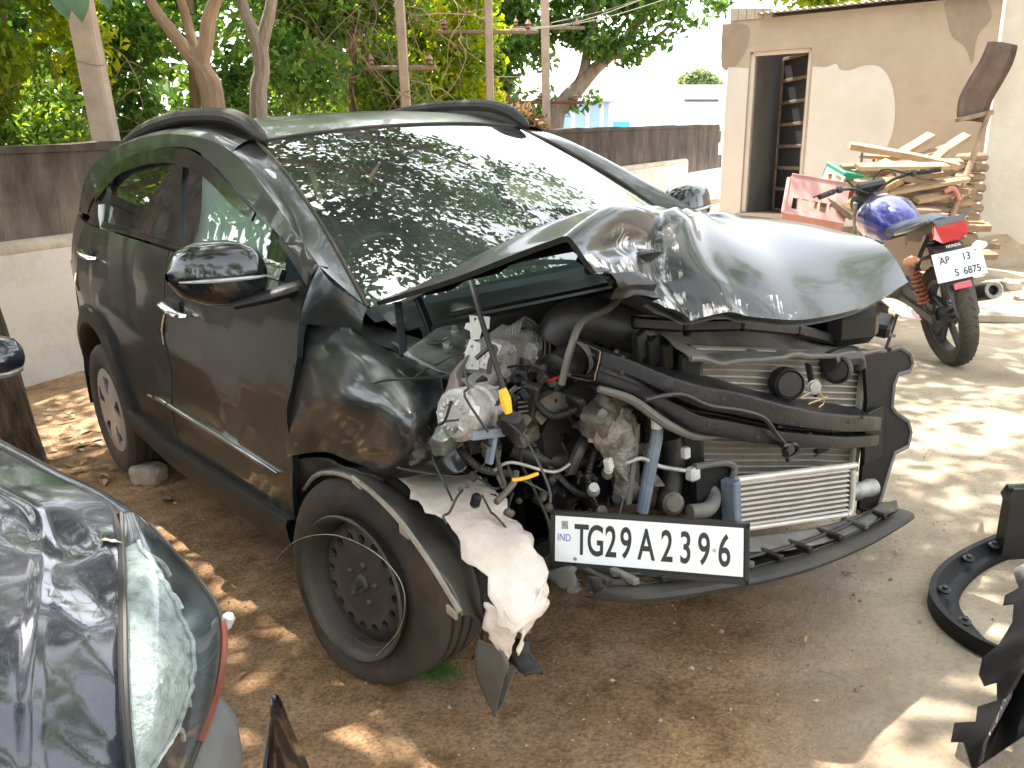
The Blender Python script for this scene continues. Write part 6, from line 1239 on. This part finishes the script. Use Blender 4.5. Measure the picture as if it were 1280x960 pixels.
# ------------------------------------------------------------ motorcycle
rcp = WG(1196, 457); rcp = rcp+A(-.01, .03, .0); mc = tag(empty('motorcycle', rcp), 'blue motorcycle with red tail lamp parked facing the wood pile', 'motorcycle'); mc.rotation_euler = (RAD(-13), 0, RAD(89))
M_mblue = mat('motorcycle_blue', (.012, .03, .30), .22, .3, coat=1., dust=(.4, .33, .25), dustamt=.25, dscale=8); M_mblk = mat('motorcycle_black', (.016, .016, .018), .4, 0, dust=(.35, .3, .22), dustamt=.25, dscale=8); M_mgry = mat('motorcycle_grey', (.07, .075, .085), .35, .4, coat=.5, dust=(.35, .3, .24), dustamt=.2, dscale=9); M_spring = mat('red_spring', (.42, .09, .03), .45); M_amber = mat('amber_lens', (.55, .24, .10), .2, 0, coat=.6); M_tail = mat('tail_lens', (.50, .012, .02), .12, 0, coat=1.); M_seatm = mat('vinyl_seat', (.05, .065, .09), .5)
def mwheel(x, w):
    wl = empty('wheel'); wl.parent = mc; c = A(x, 0, .305); mb = MB(); prf = [(.225, -w*.36), (.245, -w*.48), (.275, -w*.5), (.296, -w*.36), (.305, -w*.12), (.305, w*.12), (.296, w*.36), (.275, w*.5), (.245, w*.48), (.225, w*.36)]; mb.lathe(prf, c, (0, 1, 0), 48, closed=True); ty = mb.build('tyre', M_rubber, wl)
    for k in range(36):
        a = 2*math.pi*k/36
        for s in (-1, 1): MB().bar(c+A(.3035*math.cos(a), s*.012, .3035*math.sin(a)), c+A(.299*math.cos(a+.07), s*w*.34, .299*math.sin(a+.07)), .010, .006).build('tread_block', M_rubber, ty)
    mb = MB(); mb.lathe([(.205, -.03), (.226, -.034), (.232, -.026), (.215, 0), (.232, .026), (.226, .034), (.205, .03)], c, (0, 1, 0), 40, closed=True)
    for k in range(5):
        a = 2*math.pi*k/5+.3
        for da in (-.13, .13): mb.bar(c+A(.04*math.cos(a+da*3), 0, .04*math.sin(a+da*3)), c+A(.21*math.cos(a+da), 0, .21*math.sin(a+da)), .022, .018, (0, 1, 0))
    mb.lathe([(.015, -.07), (.05, -.05), (.065, -.03), (.065, .03), (.05, .05), (.015, .07)], c, (0, 1, 0), 24); mb.build('rim', M_mblk, wl)
mwheel(0, .105); mwheel(1.26, .085)
def mp(name, m, *f):
    mb = MB()
    for g in f: g(mb)
    return mb.build(name, m, mc)
for s in (-1, 1):
    mp('swing_arm', M_mblk, lambda b: b.bar((-.04, s*.095, .305), (.46, s*.085, .36), .025, .05))
    mp('shock_absorber', M_mblk, lambda b: b.tube([(.02, s*.115, .36), (.12, s*.115, .68)], .013, 8))
    sp = [A(.03, s*.115, .40)+A(.09, 0, .24)*t+A(.030*math.cos(t*60), .030*math.sin(t*60), 0) for t in np.linspace(0, 1, 120)]; mp('shock_spring', M_spring, lambda b: b.tube(sp, .0062, 6))
    mp('grab_rail', M_mgry, lambda b: b.tube([(.30, s*.12, .80), (.0, s*.13, .86), (-.13, s*.10, .90)], [.016, .02, .014], 8, sub=4))
    ti = mp('turn_signal', M_amber if s > 0 else mat('clear_signal', (.6, .58, .55), .2), lambda b: b.tube([(-.06, s*.15, .685), (-.06, s*.19, .69), (-.06, s*.235, .69)], [.012, .032, .014], 10, sub=3))
    MB().tube([(-.05, s*.06, .69), (-.06, s*.15, .685)], .010, 8).build('stalk', M_mblk, ti)
    mp('side_panel', M_mgry, lambda b: b.prism([(.10, s*.13, .56), (.40, s*.14, .54), (.46, s*.14, .74), (.18, s*.13, .80), (-.08, s*.10, .82), (.02, s*.12, .70)], (0, -s*.03, 0)))
    mp('fork', M_alu, lambda b: b.tube([(1.26, s*.09, .31), (1.02, s*.09, .95)], .020, 8)); mp('handlebar', M_mblk, lambda b: b.tube([(.94, s*.03, 1.00), (.92, s*.14, 1.06), (.84, s*.28, 1.08), (.80, s*.33, 1.075)], .011, 8, sub=3)); mp('grip', M_rubber, lambda b: b.tube([(.835, s*.285, 1.079), (.785, s*.40, 1.07)], .019, 10)); mp('lever', M_mblk, lambda b: b.tube([(.88, s*.26, 1.08), (.89, s*.33, 1.075), (.85, s*.42, 1.07)], .006, 6, sub=3)); mp('switch_box', M_mblk, lambda b: b.box((.85, s*.245, 1.08), (.05, .05, .045), ch=.3))
mp('tail_cowl', M_mgry, lambda b: b.add([*(A(x, y*w_, z) for x, z, w_ in ((.16, .80, .13), (-.02, .86, .12), (-.15, .905, .09)) for y in (-1, 1)), *(A(x, y*w_, z) for x, z, w_ in ((.16, .74, .13), (-.02, .78, .11), (-.16, .87, .07)) for y in (-1, 1))], [(0, 1, 3, 2), (2, 3, 5, 4), (6, 8, 9, 7), (8, 10, 11, 9), (0, 2, 8, 6), (2, 4, 10, 8), (1, 7, 9, 3), (3, 9, 11, 5), (4, 5, 11, 10)]))
tl = mp('tail_lamp', M_tail, lambda b: b.add([A(-.155, -.085, .875), A(-.155, .085, .875), A(-.172, .095, .80), A(-.150, .045, .765), A(-.150, -.045, .765), A(-.172, -.095, .80), A(-.05, -.07, .86), A(-.05, .07, .86), A(-.05, .08, .79), A(-.05, .04, .76), A(-.05, -.04, .76), A(-.05, -.08, .79)], [(0, 1, 2, 3, 4, 5), *((i, (i+1) % 6, 6+(i+1) % 6, 6+i) for i in range(6)), (11, 10, 9, 8, 7, 6)]))
mp('mudguard', M_mblk, lambda b: b.add([A(x, y*w_, z) for x, z, w_ in ((.05, .74, .09), (-.10, .745, .085), (-.165, .66, .08), (-.215, .50, .075), (-.27, .36, .065), (-.28, .34, .04)) for y in (-1, 1)]+[A(x+.012, y*w_*.9, z-.006) for x, z, w_ in ((.05, .74, .09), (-.10, .745, .085), (-.165, .66, .08), (-.215, .50, .075), (-.27, .36, .065), (-.28, .34, .04)) for y in (-1, 1)], [(2*i, 2*i+1, 2*i+3, 2*i+2) for i in range(5)]+[(12+2*i, 12+2*i+2, 12+2*i+3, 12+2*i+1) for i in range(5)]+[(2*i, 2*i+2, 14+2*i, 12+2*i) for i in range(5)]+[(2*i+1, 13+2*i, 15+2*i, 2*i+3) for i in range(5)]))
pcn = A(-.225, 0, .645); pxv = A(0, -1, 0); pyv = A(.30, 0, .95); pyv /= np.linalg.norm(pyv); Rm = np.stack([pxv, pyv, np.cross(pxv, pyv)], 1)
mpl = MB().box(pcn, (.275, .165, .005), Rm, .3).build('number_plate', M_plate, mc); pnv = np.cross(pxv, pyv)
for s_, u, v in (('AP', -.075, .018), ('13', .045, .018), ('S', -.025, -.062), ('6875', .06, -.062)): textmesh('characters', s_, .058, M_ink, mpl, pcn+pxv*u+pyv*v+pnv*.0032, pxv, pyv, .85, .0005, .0008, 'CENTER')
textmesh('maker_name', 'HONDA', .022, M_plate, tl, A(-.178, 0, .74), pxv, pyv, 1., .0004, .0003, 'CENTER')
for u in (-.1, .1): MB().lathe([(.006, 0), (.006, .003), (.002, .004)], pcn+pxv*u+pyv*.06+pnv*.0025, pnv, 8).build('plate_bolt', M_alu, mpl)
mp('reflector', M_tail, lambda b: b.box((-.235, 0, .525), (.012, .10, .038), (0, .3, 0), .2))
mp('seat', M_seatm, lambda b: b.tube([(-.04, 0, .86), (.12, 0, .845), (.32, 0, .80), (.5, 0, .79), (.60, 0, .82)], [.07, .125, .13, .12, .09], 14, sub=4, flat=.5))
tk = MB(); tk.tube([(.46, 0, .74), (.54, 0, .79), (.68, 0, .83), (.84, 0, .83), (.95, 0, .77)], [.07, .14, .175, .17, .07], 20, sub=5, flat=.9); tank = tk.build('fuel_tank', M_mblue, mc); MB().lathe([(.035, 0), (.035, .012), (.02, .016)], (.76, 0, .985), (0, 0, 1), 14).build('filler_cap', M_alu, tank)
mp('engine', M_greas, lambda b: b.box((.60, 0, .36), (.34, .26, .26), ch=.3), lambda b: b.box((.70, 0, .56), (.16, .18, .22), (0, .2, 0), .2)); mp('frame', M_mblk, lambda b: b.tube([(.98, 0, .88), (.60, 0, .74), (.20, 0, .74), (-.05, 0, .78)], .022, 8, sub=3), lambda b: b.tube([(1.0, 0, .80), (.86, 0, .40), (.5, 0, .26), (.42, 0, .40)], .02, 8, sub=3))
ex = mp('exhaust', M_mblk, lambda b: b.lathe([(.02, -.30), (.045, -.24), (.052, 0), (.052, .22), (.045, .25), (.030, .255), (.028, .20)], (.02, -.17, .40), (-.95, 0, .22), 20)); MB().lathe([(.028, .235), (.046, .245), (.050, .262), (.042, .268), (.028, .255)], (.02, -.17, .40), (-.95, 0, .22), 20, closed=True).build('exhaust_tip', M_alu, ex)
mp('header_pipe', M_alu, lambda b: b.tube([(.80, -.02, .50), (.88, -.06, .38), (.7, -.12, .26), (.3, -.15, .32)], .018, 8, sub=4)); mp('headlamp', M_mblk, lambda b: b.lathe([(.04, -.08), (.09, -.03), (.10, .06), (.09, .07)], (1.05, 0, .93), (1, 0, -.1), 20)); mp('instrument', M_mblk, lambda b: b.box((.97, 0, 1.04), (.06, .20, .09), (0, -.6, 0), .3)); mp('front_mudguard', M_mblk, lambda b: b.tube([(1.02, 0, .52), (1.18, 0, .63), (1.34, 0, .62), (1.5, 0, .5)], [.05, .06, .06, .05], 10, sub=3, flat=.25)); mp('chain_guard', M_mblk, lambda b: b.bar((.0, .075, .36), (.42, .075, .42), .012, .06)); mp('side_stand', M_mblk, lambda b: b.tube([(.45, .12, .26), (.40, .26, .01)], .011, 8))
mp('cables', M_mblk, lambda b: b.tube([(.86, .22, 1.08), (1.0, .14, 1.12), (1.06, .04, .98)], .006, 6, sub=4), lambda b: b.tube([(.86, -.22, 1.08), (1.0, -.10, 1.13), (1.05, 0, 1.0)], .006, 6, sub=4))
# ------------------------------------------------------------ dented dark car in the left foreground
M_navy = mat('dark_navy_paint', (.010, .013, .026), .14, .3, coat=1., dust=(.35, .33, .3), dustamt=.10, dscale=7); M_lensc = glass('clear_lens_glass', (.80, .86, .86), .8, 1.32, .05, film=.07); M_refl = mat('silver_reflector', (.72, .74, .72), .3, .35, (.34, .38, .37), 45, .45, .68, .8, 90); M_bez = mat('lamp_bezel', (.02, .025, .034), .25, .2, (.06, .07, .085), 8, .3, .7); M_amb2 = mat('amber_reflector', (.16, .035, .018), .35, 0, coat=.6)
ff = A(.78, -.625, 0); fl_ = A(.625, .78, 0); F0c = WZ(150, 640, .85); fgc = tag(empty('dented_car', F0c*A(1, 1, 0)+A(0, 0, gzn(F0c[0], F0c[1]))), 'dark navy car corner with dented hood and scratched headlamp', 'car'); FO = A(*fgc.location)
def fp(a, b, z): return F0c*A(1, 1, 0)+ff*a+fl_*b+A(0, 0, z)-FO     # a forward of the lamp's rear tip, b to the car's left
# hood: left edge runs along the wing, then along the lamp
edge = [WZ(-190, 468, 1.00), WZ(-60, 530, .955), WZ(40, 583, .905), WZ(100, 612, .88), WZ(140, 640, .857), WZ(148, 720, .832), WZ(148, 800, .80), WZ(150, 880, .755), WZ(158, 960, .70), WZ(172, 1080, .62)]
inner_dir = [-fl_*.75 - ff*0 + A(0, 0, .05)]*3+[-fl_*.75+A(0, 0, .045)]*2+[-fl_*.72+A(0, 0, .03)]*2+[-fl_*.70-ff*.04+A(0, 0, .02)]*2+[-fl_*.68-ff*.08]
rows = []
for e, d in zip(edge, inner_dir): rows.append([e+d*t+A(0, 0, .045)*math.sin(math.pi*min(t, .5))*(1 if t < .5 else 1) for t in (0, .06, .14, .24, .36, .5, .75, 1.0, 1.5, 1.95)])
Qh = catm(rows, 8); d0 = fbm(Qh, 4.2, 12, 2); d1 = fbm(Qh, 10, 5, 2); ii = np.linspace(0, 9, Qh.shape[0])[:, None]; jj = np.linspace(0, 9, Qh.shape[1])[None, :]; dm = sm(3.6, 4.8, ii)*sm(7.5, 4.5, jj)
Qh[..., 2] += -.030*np.abs(d0)*dm+.012*dm*(np.abs(((ii*.9+jj*.7) % 1.5)-.75)-.4)+.004*d1*dm; Qh[..., 2] += .006*np.exp(-((jj-2.2)/.12)**2)
h2 = gridmesh('hood', Qh-FO, M_navy, fgc, sharp=70)
c_ = Qh[36, 2]-FO+A(0, 0, .003); MB().prism([c_+ff*u*.001+fl_*v*.001+A(0, 0, -.0004*v) for u, v in ((-14, -6), (-6, -12), (2, -20), (4, -10), (14, -8), (10, 2), (16, 8), (2, 6), (-8, 8), (-4, 0))], (0, 0, .001)).build('paint_chip', mat('chip_primer', (.5, .42, .36), .8), h2)
# wing along the far side of the hood, dropping to the wheel
wrow = []
for k, e in enumerate(edge[:5]): wrow.append([e+A(0, 0, -.006)+fl_*.006, e+fl_*.035-A(0, 0, .012), e+fl_*.07-A(0, 0, .06), e+fl_*.085-A(0, 0, .2), e+fl_*.07-A(0, 0, .40)])
gridmesh('front_wing', catm(wrow, 4)-FO, M_navy, fgc, sharp=60)
MB().tube([e-FO+fl_*.003-A(0, 0, .004) for e in edge], .004, 5, sub=4).build('hood_gap', M_inn, fgc)
# headlamp
LG_ = [[(152, 642, .850), (163, 640, .85), (176, 646, .842), (188, 656, .832)], [(154, 700, .832), (185, 690, .83), (215, 694, .80), (232, 706, .775)], [(156, 770, .81), (195, 765, .80), (240, 760, .76), (268, 752, .735)], [(157, 840, .775), (200, 840, .765), (250, 822, .715), (279, 800, .69)], [(160, 905, .735), (198, 908, .715), (242, 895, .66), (270, 868, .64)], [(166, 962, .69), (192, 968, .665), (225, 958, .61), (248, 930, .595)], [(174, 1060, .62), (196, 1060, .60), (215, 1040, .56), (225, 990, .55)]]
Lg = np.array([[WZ(*p) for p in r] for r in LG_]); Ql = catm(Lg, 5); lm = gridmesh('headlamp', Ql-FO, M_lensc, fgc)
inw = A(-.55, .35, -.76)*.0+(-fl_*.5-ff*.2+A(0, 0, -.8)); inw /= np.linalg.norm(inw)
n0, n1, _ = Ql.shape; eb = (np.minimum(1, np.minimum(np.arange(n0), np.arange(n0)[::-1])/4.)[:, None]*np.minimum(1, np.minimum(np.arange(n1), np.arange(n1)[::-1])/3.)[None, :])[..., None]; Qr = Ql-FO+inw*(.004+.03*eb); ri = np.linspace(0, 6, n0)[:, None]; rj = np.linspace(0, 3, n1)[None, :]
gridmesh('bezel', Ql-FO+inw*(.004+.05*eb), M_bez, lm)
Qe = catm(Lg, 20)-FO; lo_, hi_ = 14, 108; sel = np.array([[Qe[i, int(60*(.02+(.12+.50*math.sin(math.pi*min(1, (i-lo_+8)/(hi_-lo_+8)))**.8)*t))] for t in np.linspace(0, 1, 14)] for i in range(lo_, hi_, 2)]); sel = sel+inw*.012+fbm(sel, 60, 3, 2)[..., None]*.003; gridmesh('reflector', sel, M_refl, lm, sharp=20)
MB().tube([r[-1]-inw*.004 for r in sel], .004, 6).build('reflector_rim', M_refl, lm)
for k in range(6): MB().tube([Qr[4+3*k, 7]-inw*.012, Qr[5+3*k, 9]-inw*.016, Qr[6+3*k, 10]-inw*.012], .004, 6, sub=3).build('lamp_rib', M_refl, lm)
MB().tube([p-FO-inw*.004 for p in Ql[13:26, -1]], .0055, 6).build('amber_strip', M_amb2, lm)
MB().tube([p-FO for p in Ql[:, 0]], .004, 6).build('lamp_seal', M_trim, lm); MB().tube([p-FO for p in Ql[:, -1]], .004, 6).build('lamp_seal', M_trim, lm)
tc_ = Ql[0, 1]-FO; mb = MB(); mb.box(Ql[13, -1]-FO+fl_*.01, (.02, .02, .03), (.2, .4, .6), .3); mb.build('lamp_clip', mat('clip_clear', (.4, .42, .42), .3), lm)
# bumper below the lamp, wheel, cabin and side (mostly outside the picture)
low = [p-FO for p in Ql[20:, -1]]; Qb2 = np.array([[p+fl_*.004-A(0, 0, .004), p+fl_*.03+A(0, 0, -.05), p+fl_*.035+A(0, 0, -.13), p+fl_*.0+A(0, 0, -.24), p-fl_*.1+A(0, 0, -.30)] for p in low]); gridmesh('front_bumper', Qb2, mat('grey_bumper_plastic', (.09, .09, .09), .6, 0, (.14, .14, .135), 8, .3, .7, .3, 120), fgc, thick=.004)
fr = [p-FO for p in Ql[-1, :]]; fe_ = [Ql[-1, 0]-FO-fl_*t+A(0, 0, -.0)+ff*.1*t for t in (0, .4, .8, 1.2)]; Qb3 = np.array([[p, p+ff*.05-A(0, 0, .12), p+ff*.03-A(0, 0, .3)] for p in fr[::-1]+fe_]); gridmesh('front_bumper', Qb3, M_navy, fgc, thick=.004)
for b_ in (.0, -1.38):
    wc = fp(-.12, b_-.09, .31); mb = MB(); tyre(mb, wc, tuple(fl_), .30, .18, .20); mb.build('tyre', M_rubber, fgc); MB().lathe([(.02, -.05), (.19, -.05), (.2, .05), (.19, .06), (.1, .02), (.02, .03)], wc, tuple(fl_), 30).build('wheel_rim', M_cover, fgc)
    wc = fp(-2.55, b_-.09, .31); mb = MB(); tyre(mb, wc, tuple(fl_), .30, .18, .20); mb.build('tyre', M_rubber, fgc); MB().lathe([(.02, -.05), (.19, -.05), (.2, .05), (.19, .06), (.1, .02), (.02, .03)], wc, tuple(fl_), 30).build('wheel_rim', M_cover, fgc)
for b0, sg in ((.075, 1), (-1.55, -1)):
    Qs = np.array([[fp(a_, b0-sg*(.05*(abs(z-.55)/.4)**2), z) for a_ in np.linspace(-3.1, -1.05, 16)] for z in (.24, .4, .6, .8, .93)]); gridmesh('body_side', Qs, M_navy, fgc)
    Qs = np.array([[fp(a0, b0-sg*.06, .93), fp(a1, b0-sg*.28, 1.42)] for a0, a1 in ((-1.1, -1.6), (-1.4, -1.65), (-1.9, -1.9), (-2.6, -2.4), (-3.0, -2.6))]); gridmesh('side_glass', Qs, M_gloss, fgc)
Qs = np.array([[fp(-.85, b-.1, .99), fp(-1.6, b*.84-.11, 1.42)] for b in np.linspace(0, -1.48, 7)]); gridmesh('windshield', Qs, M_gloss, fgc)
Qs = np.array([[fp(-1.6, b*.84-.11, 1.42), fp(-2.0, b*.84-.11, 1.47), fp(-2.6, b*.84-.11, 1.40), fp(-3.1, b, .95), fp(-3.2, b, .5)] for b in np.linspace(0, -1.48, 7)]); gridmesh('roof', Qs, M_navy, fgc)
mm = WY(-6, 446, 2.18)-FO; mb = MB(); mb.tube([mm-fl_*.14, mm-fl_*.08, mm, mm+fl_*.045, mm+fl_*.06], [.05, .075, .078, .06, .02], 14, sub=3, flat=.72); mr_ = mb.build('door_mirror', M_navy, fgc); MB().tube([mm-fl_*.10+ff*.05-A(0, 0, .03), mm+ff*.055-A(0, 0, .036), mm+fl_*.04+ff*.04-A(0, 0, .03)], .010, 6, sub=3).build('mirror_trim', M_alu, mr_)
# black shard standing by the car corner
sp0 = [WY(345, 868, 1.70), WY(352, 880, 1.70), WY(366, 915, 1.73), WY(385, 958, 1.76), WY(395, 1000, 1.78)]; sp1 = [WY(342, 868, 1.69), WY(338, 900, 1.68), WY(334, 930, 1.68), WY(330, 960, 1.68), WY(326, 1010, 1.68)]
sv = WY(360, 985, 1.72); a_ = np.array(spline(sp0, 5)); b_ = np.array(spline(sp1, 5)); q_ = np.stack([a_*(1-t)+b_*t+A(.0, -.03, 0)*math.sin(math.pi*t) for t in np.linspace(0, 1, 6)], 0)-sv; so_ = empty('bumper_shard', sv); gridmesh('shard', q_, M_gloss, so_, thick=.006); gridmesh('inner_edge', np.stack([q_[-1]+A(-.003, 0, 0), q_[-1]+A(.006, -.008, 0)], 0), mat('shard_edge', (.08, .11, .14), .3), so_, thick=.002); tag(so_, 'curved gloss black shard standing on the soil beside the dented car', 'car part')
# ------------------------------------------------------------ loose plastic parts on the right
arcp = [(1330, 652), (1285, 668), (1240, 686), (1200, 705), (1172, 726), (1160, 748), (1164, 770), (1185, 795), (1218, 818), (1254, 834)]
arci = [(1330, 682), (1290, 692), (1255, 702), (1228, 716), (1208, 734), (1198, 752), (1200, 768), (1212, 784), (1232, 806), (1262, 826)]
a_ = np.array(spline([WG(*p)+A(0, 0, .05) for p in arcp], 5)); b_ = np.array(spline([WG(*p)+A(0, 0, .015) for p in arci], 5)); oc = a_.mean(0); q_ = np.stack([a_+A(0, 0, -.045), a_, a_*.8+b_*.2+A(0, 0, .006), a_*.45+b_*.55-A(0, 0, .012), a_*.15+b_*.85+A(0, 0, .0), b_, b_-A(0, 0, .012)], 0)-oc
fo_ = tag(empty('arch_flare', oc), 'curved black plastic wheel arch flare lying on the pale concrete', 'car part'); gridmesh('flare', q_, M_shroud, fo_, thick=.003, sharp=35)
for k in (4, 11, 16, 26, 36):
    k = min(k, len(a_)-2); c_ = (a_[k]*.5+b_[k]*.5)-oc+A(0, 0, .006); MB().lathe([(.016, 0), (.018, .008), (.008, .012), (.008, .02)], c_, (0, -.2, 1), 10).build('clip', M_blackp, fo_)
# bumper cover pieces at the right edge
bo = WG(1262, 900); bc = tag(empty('bumper_cover', bo), 'torn black bumper cover with notched edge lying at the right', 'car part')
ol = [(1278, 772), (1268, 790), (1262, 797), (1248, 797), (1246, 808), (1258, 814), (1256, 838), (1240, 858), (1222, 862), (1218, 880), (1224, 900), (1238, 905), (1238, 930), (1216, 922), (1214, 940), (1190, 924), (1186, 945), (1200, 955), (1210, 1000), (1300, 1000), (1330, 900), (1330, 760)]
P = [WG(*p)+A(0, 0, .03+.22*((p[0]-1180)/150)) for p in ol]; cxy = bo; mb = MB(); mb.prism([p-bo for p in P], (.002, .004, -.006)); mb.build('notched_panel', M_shroud, bc, False)
q_ = np.array([[WG(1300-64*t, 860+130*t)+A(0, 0, .21+.02*math.sin(t*7)), WG(1294-64*t, 876+130*t)+A(0, 0, .20), WG(1280-62*t, 880+130*t)+A(0, 0, .16), WG(1274-60*t, 890+130*t)+A(0, 0, .12)] for t in np.linspace(0, 1, 9)])-bo; q_ += fbm(q_, 16, 4, 2)[..., None]*.006; gridmesh('cracked_lip', q_, mat('cracked_gloss', (.03, .02, .022), .2, .2, (.5, .48, .46), 60, .62, .7, .3, 80, stretch=(3, 1, 1)), bc, thick=.004, sharp=20)
mb = MB(); mb.prism([p-bo for p in [WG(1258, 612)+A(.0, 0, .36), WG(1300, 606)+A(0, 0, .40), WG(1300, 690)+A(0, 0, .26), WG(1262, 692)+A(0, 0, .22), WG(1262, 640)+A(0, 0, .3)]], (.004, .008, .0)); 
br_ = WG(1272, 700); b3 = tag(empty('corner_bracket', br_), 'upright black plastic corner bracket standing behind the arch flare', 'car part')
mb = MB(); zt2 = WY(1270, 612, br_[1])[2]; xw = WY(1259, 650, br_[1])[0]-br_[0]; mb.prism([A(xw, 0, 0), A(.14, .02, 0), A(.14, .02, zt2-br_[2]), A(xw+.01, 0, zt2-br_[2]), A(xw-.006, 0, zt2-br_[2]-.03), A(xw+.004, 0, zt2-br_[2]-.05)], (.0, .05, 0)); mb.build('bracket', M_blackp, b3)
MB().tube([A(xw, .025, zt2-br_[2]-.008), A(.12, .04, zt2-br_[2]-.0)], .012, 8).build('bracket_lip', M_blackp, b3)
b4p = WG(1276, 752); b4 = tag(empty('lamp_bracket', b4p), 'small folded black plastic bracket inside the arch flare', 'car part'); mb = MB(); mb.prism([A(-.02, 0, .06), A(.06, .01, .10), A(.12, 0, .02), A(.05, -.03, -.0), A(0, -.01, .01)], (.01, .05, .02)); mb.build('bracket', M_blackp, b4)
# ------------------------------------------------------------ litter on the ground
M_dl = [mat('dry_leaf', (.33, .19, .09), .8, 0, (.45, .30, .16), 12, .3, .7), mat('pale_dry_leaf', (.48, .36, .23), .8, 0, (.36, .24, .14), 12, .3, .7), mat('grey_green_leaf', (.16, .20, .09), .7, 0, (.22, .25, .13), 15, .3, .7), mat('yellow_leaf', (.55, .42, .06), .7)]
def gleaf(px, py, L_, k, label, group=None):
    p = WG(px, py); mb = MB(); a = rng.uniform(0, 6.28); bigleaf(mb, (0, 0, .012), (math.cos(a), math.sin(a), .05), (.1, .1, 1), L_, L_*.45); o = mb.build('fallen_leaf', M_dl[k], None, fix=False); o.location = p; tag(o, label, 'leaf', group)
gleaf(212, 628, .075, 2, 'grey green fallen leaf on the soil below the sill'); gleaf(70, 578, .07, 3, 'yellow fallen leaf at the foot of the dark trunk')
for k in range(26): gleaf(rng.uniform(62, 140), rng.uniform(545, 605), rng.uniform(.05, .10), int(rng.integers(0, 2)), 'dry brown leaf in the litter between the trunk and rear wheel', 'dry leaves in the litter by the rear wheel')
for k in range(10): gleaf(rng.uniform(55, 110), rng.uniform(478, 545), rng.uniform(.05, .10), int(rng.integers(0, 2)), 'dry brown leaf on the soil at the foot of the limewashed wall', 'dry leaves by the plinth wall')
for px, py in ((1065, 722), (1120, 690), (880, 850), (1010, 800), (300, 850)): gleaf(px, py, .035, 0, 'small dry leaf scrap on the open ground before the car', 'leaf scraps on the open ground')
# pebbles and grit, nobody could count them
n = 11000; gxx = rng.uniform(-3.6, 2.6, n); gyy = rng.uniform(1.2, 7.5, n); keep = (gxx-.22*gyy < .55) | (rng.uniform(size=n) < .22); gxx, gyy = gxx[keep], gyy[keep]; n = len(gxx); s_ = rng.uniform(.0016, .0055, n)*(1+.7*(rng.uniform(size=n) > .94)); O8 = np.array([(1, 0, 0), (0, 1, 0), (-1, 0, 0), (0, -1, 0), (0, 0, .8), (0, 0, -.8)], float)
def gzv(x, y): return gz(x, y)+np.array([mn.fractal(Vector((a*2.2, b*2.2, 0)), 1., 2., 5) for a, b in zip(x, y)])*(.006+.014*(1-sm(.3, 1.0, x-.22*y+.2)))
cen = np.stack([gxx, gyy, gzv(gxx, gyy)+s_*.3], 1); V = cen[:, None, :]+O8[None]*s_[:, None, None]*rng.uniform(.6, 1.4, (n, 6, 1)); F8 = np.array([(0, 1, 4), (1, 2, 4), (2, 3, 4), (3, 0, 4), (1, 0, 5), (2, 1, 5), (3, 2, 5), (0, 3, 5)]); Fc = ((np.arange(n)*6)[:, None, None]+F8[None]).reshape(-1, 3)
M_peb = leafmat('pebble', (.20, .13, .08), (.33, .23, .15), (.46, .38, .30), 0., .9); tag(npmesh('grit', V.reshape(-1, 3), Fc, M_peb, None, False, np.repeat(rng.uniform(0, 1, n), 6)), 'fine pebbles and grit scattered over the soil', 'grit', kind='stuff')
mb = MB()
for k in range(240):
    x_, y_ = rng.uniform(-3.2, 2.4), rng.uniform(1.3, 6.5)
    if x_-.22*y_ > .6 and rng.uniform() > .25: continue
    z_ = float(gzv(np.array([x_]), np.array([y_]))[0])+.003; a = rng.uniform(0, 6.28); L_ = rng.uniform(.015, .07); d = A(math.cos(a), math.sin(a), 0); mb.tube([A(x_, y_, z_), A(x_, y_, z_+.003)+d*L_*.5+A(rng.normal()*.006, rng.normal()*.006, 0), A(x_, y_, z_)+d*L_], .0011, 4)
tag(mb.build('straw_bits', M_twig, None), 'short straws and twig bits strewn over the soil', 'litter', kind='stuff')
# moss tuft under the flat tyre
mp_ = WG(548, 842); n = 500; cen = np.stack([mp_[0]+rng.normal(size=n)*.03, mp_[1]+rng.normal(size=n)*.02, np.full(n, mp_[2])], 1); hh = rng.uniform(.008, .028, n); dd = rng.normal(size=(n, 2))*.006
V = np.stack([cen+A(-.0012, 0, 0), cen+A(.0012, 0, 0), cen+np.c_[dd, hh]], 1).reshape(-1, 3); tag(npmesh('moss_tuft', V, np.arange(3*n).reshape(-1, 3), LM0 if False else mat('moss', (.05, .13, .015), .8), None, False), 'small green moss tuft under the flat front tyre', 'moss', kind='stuff')
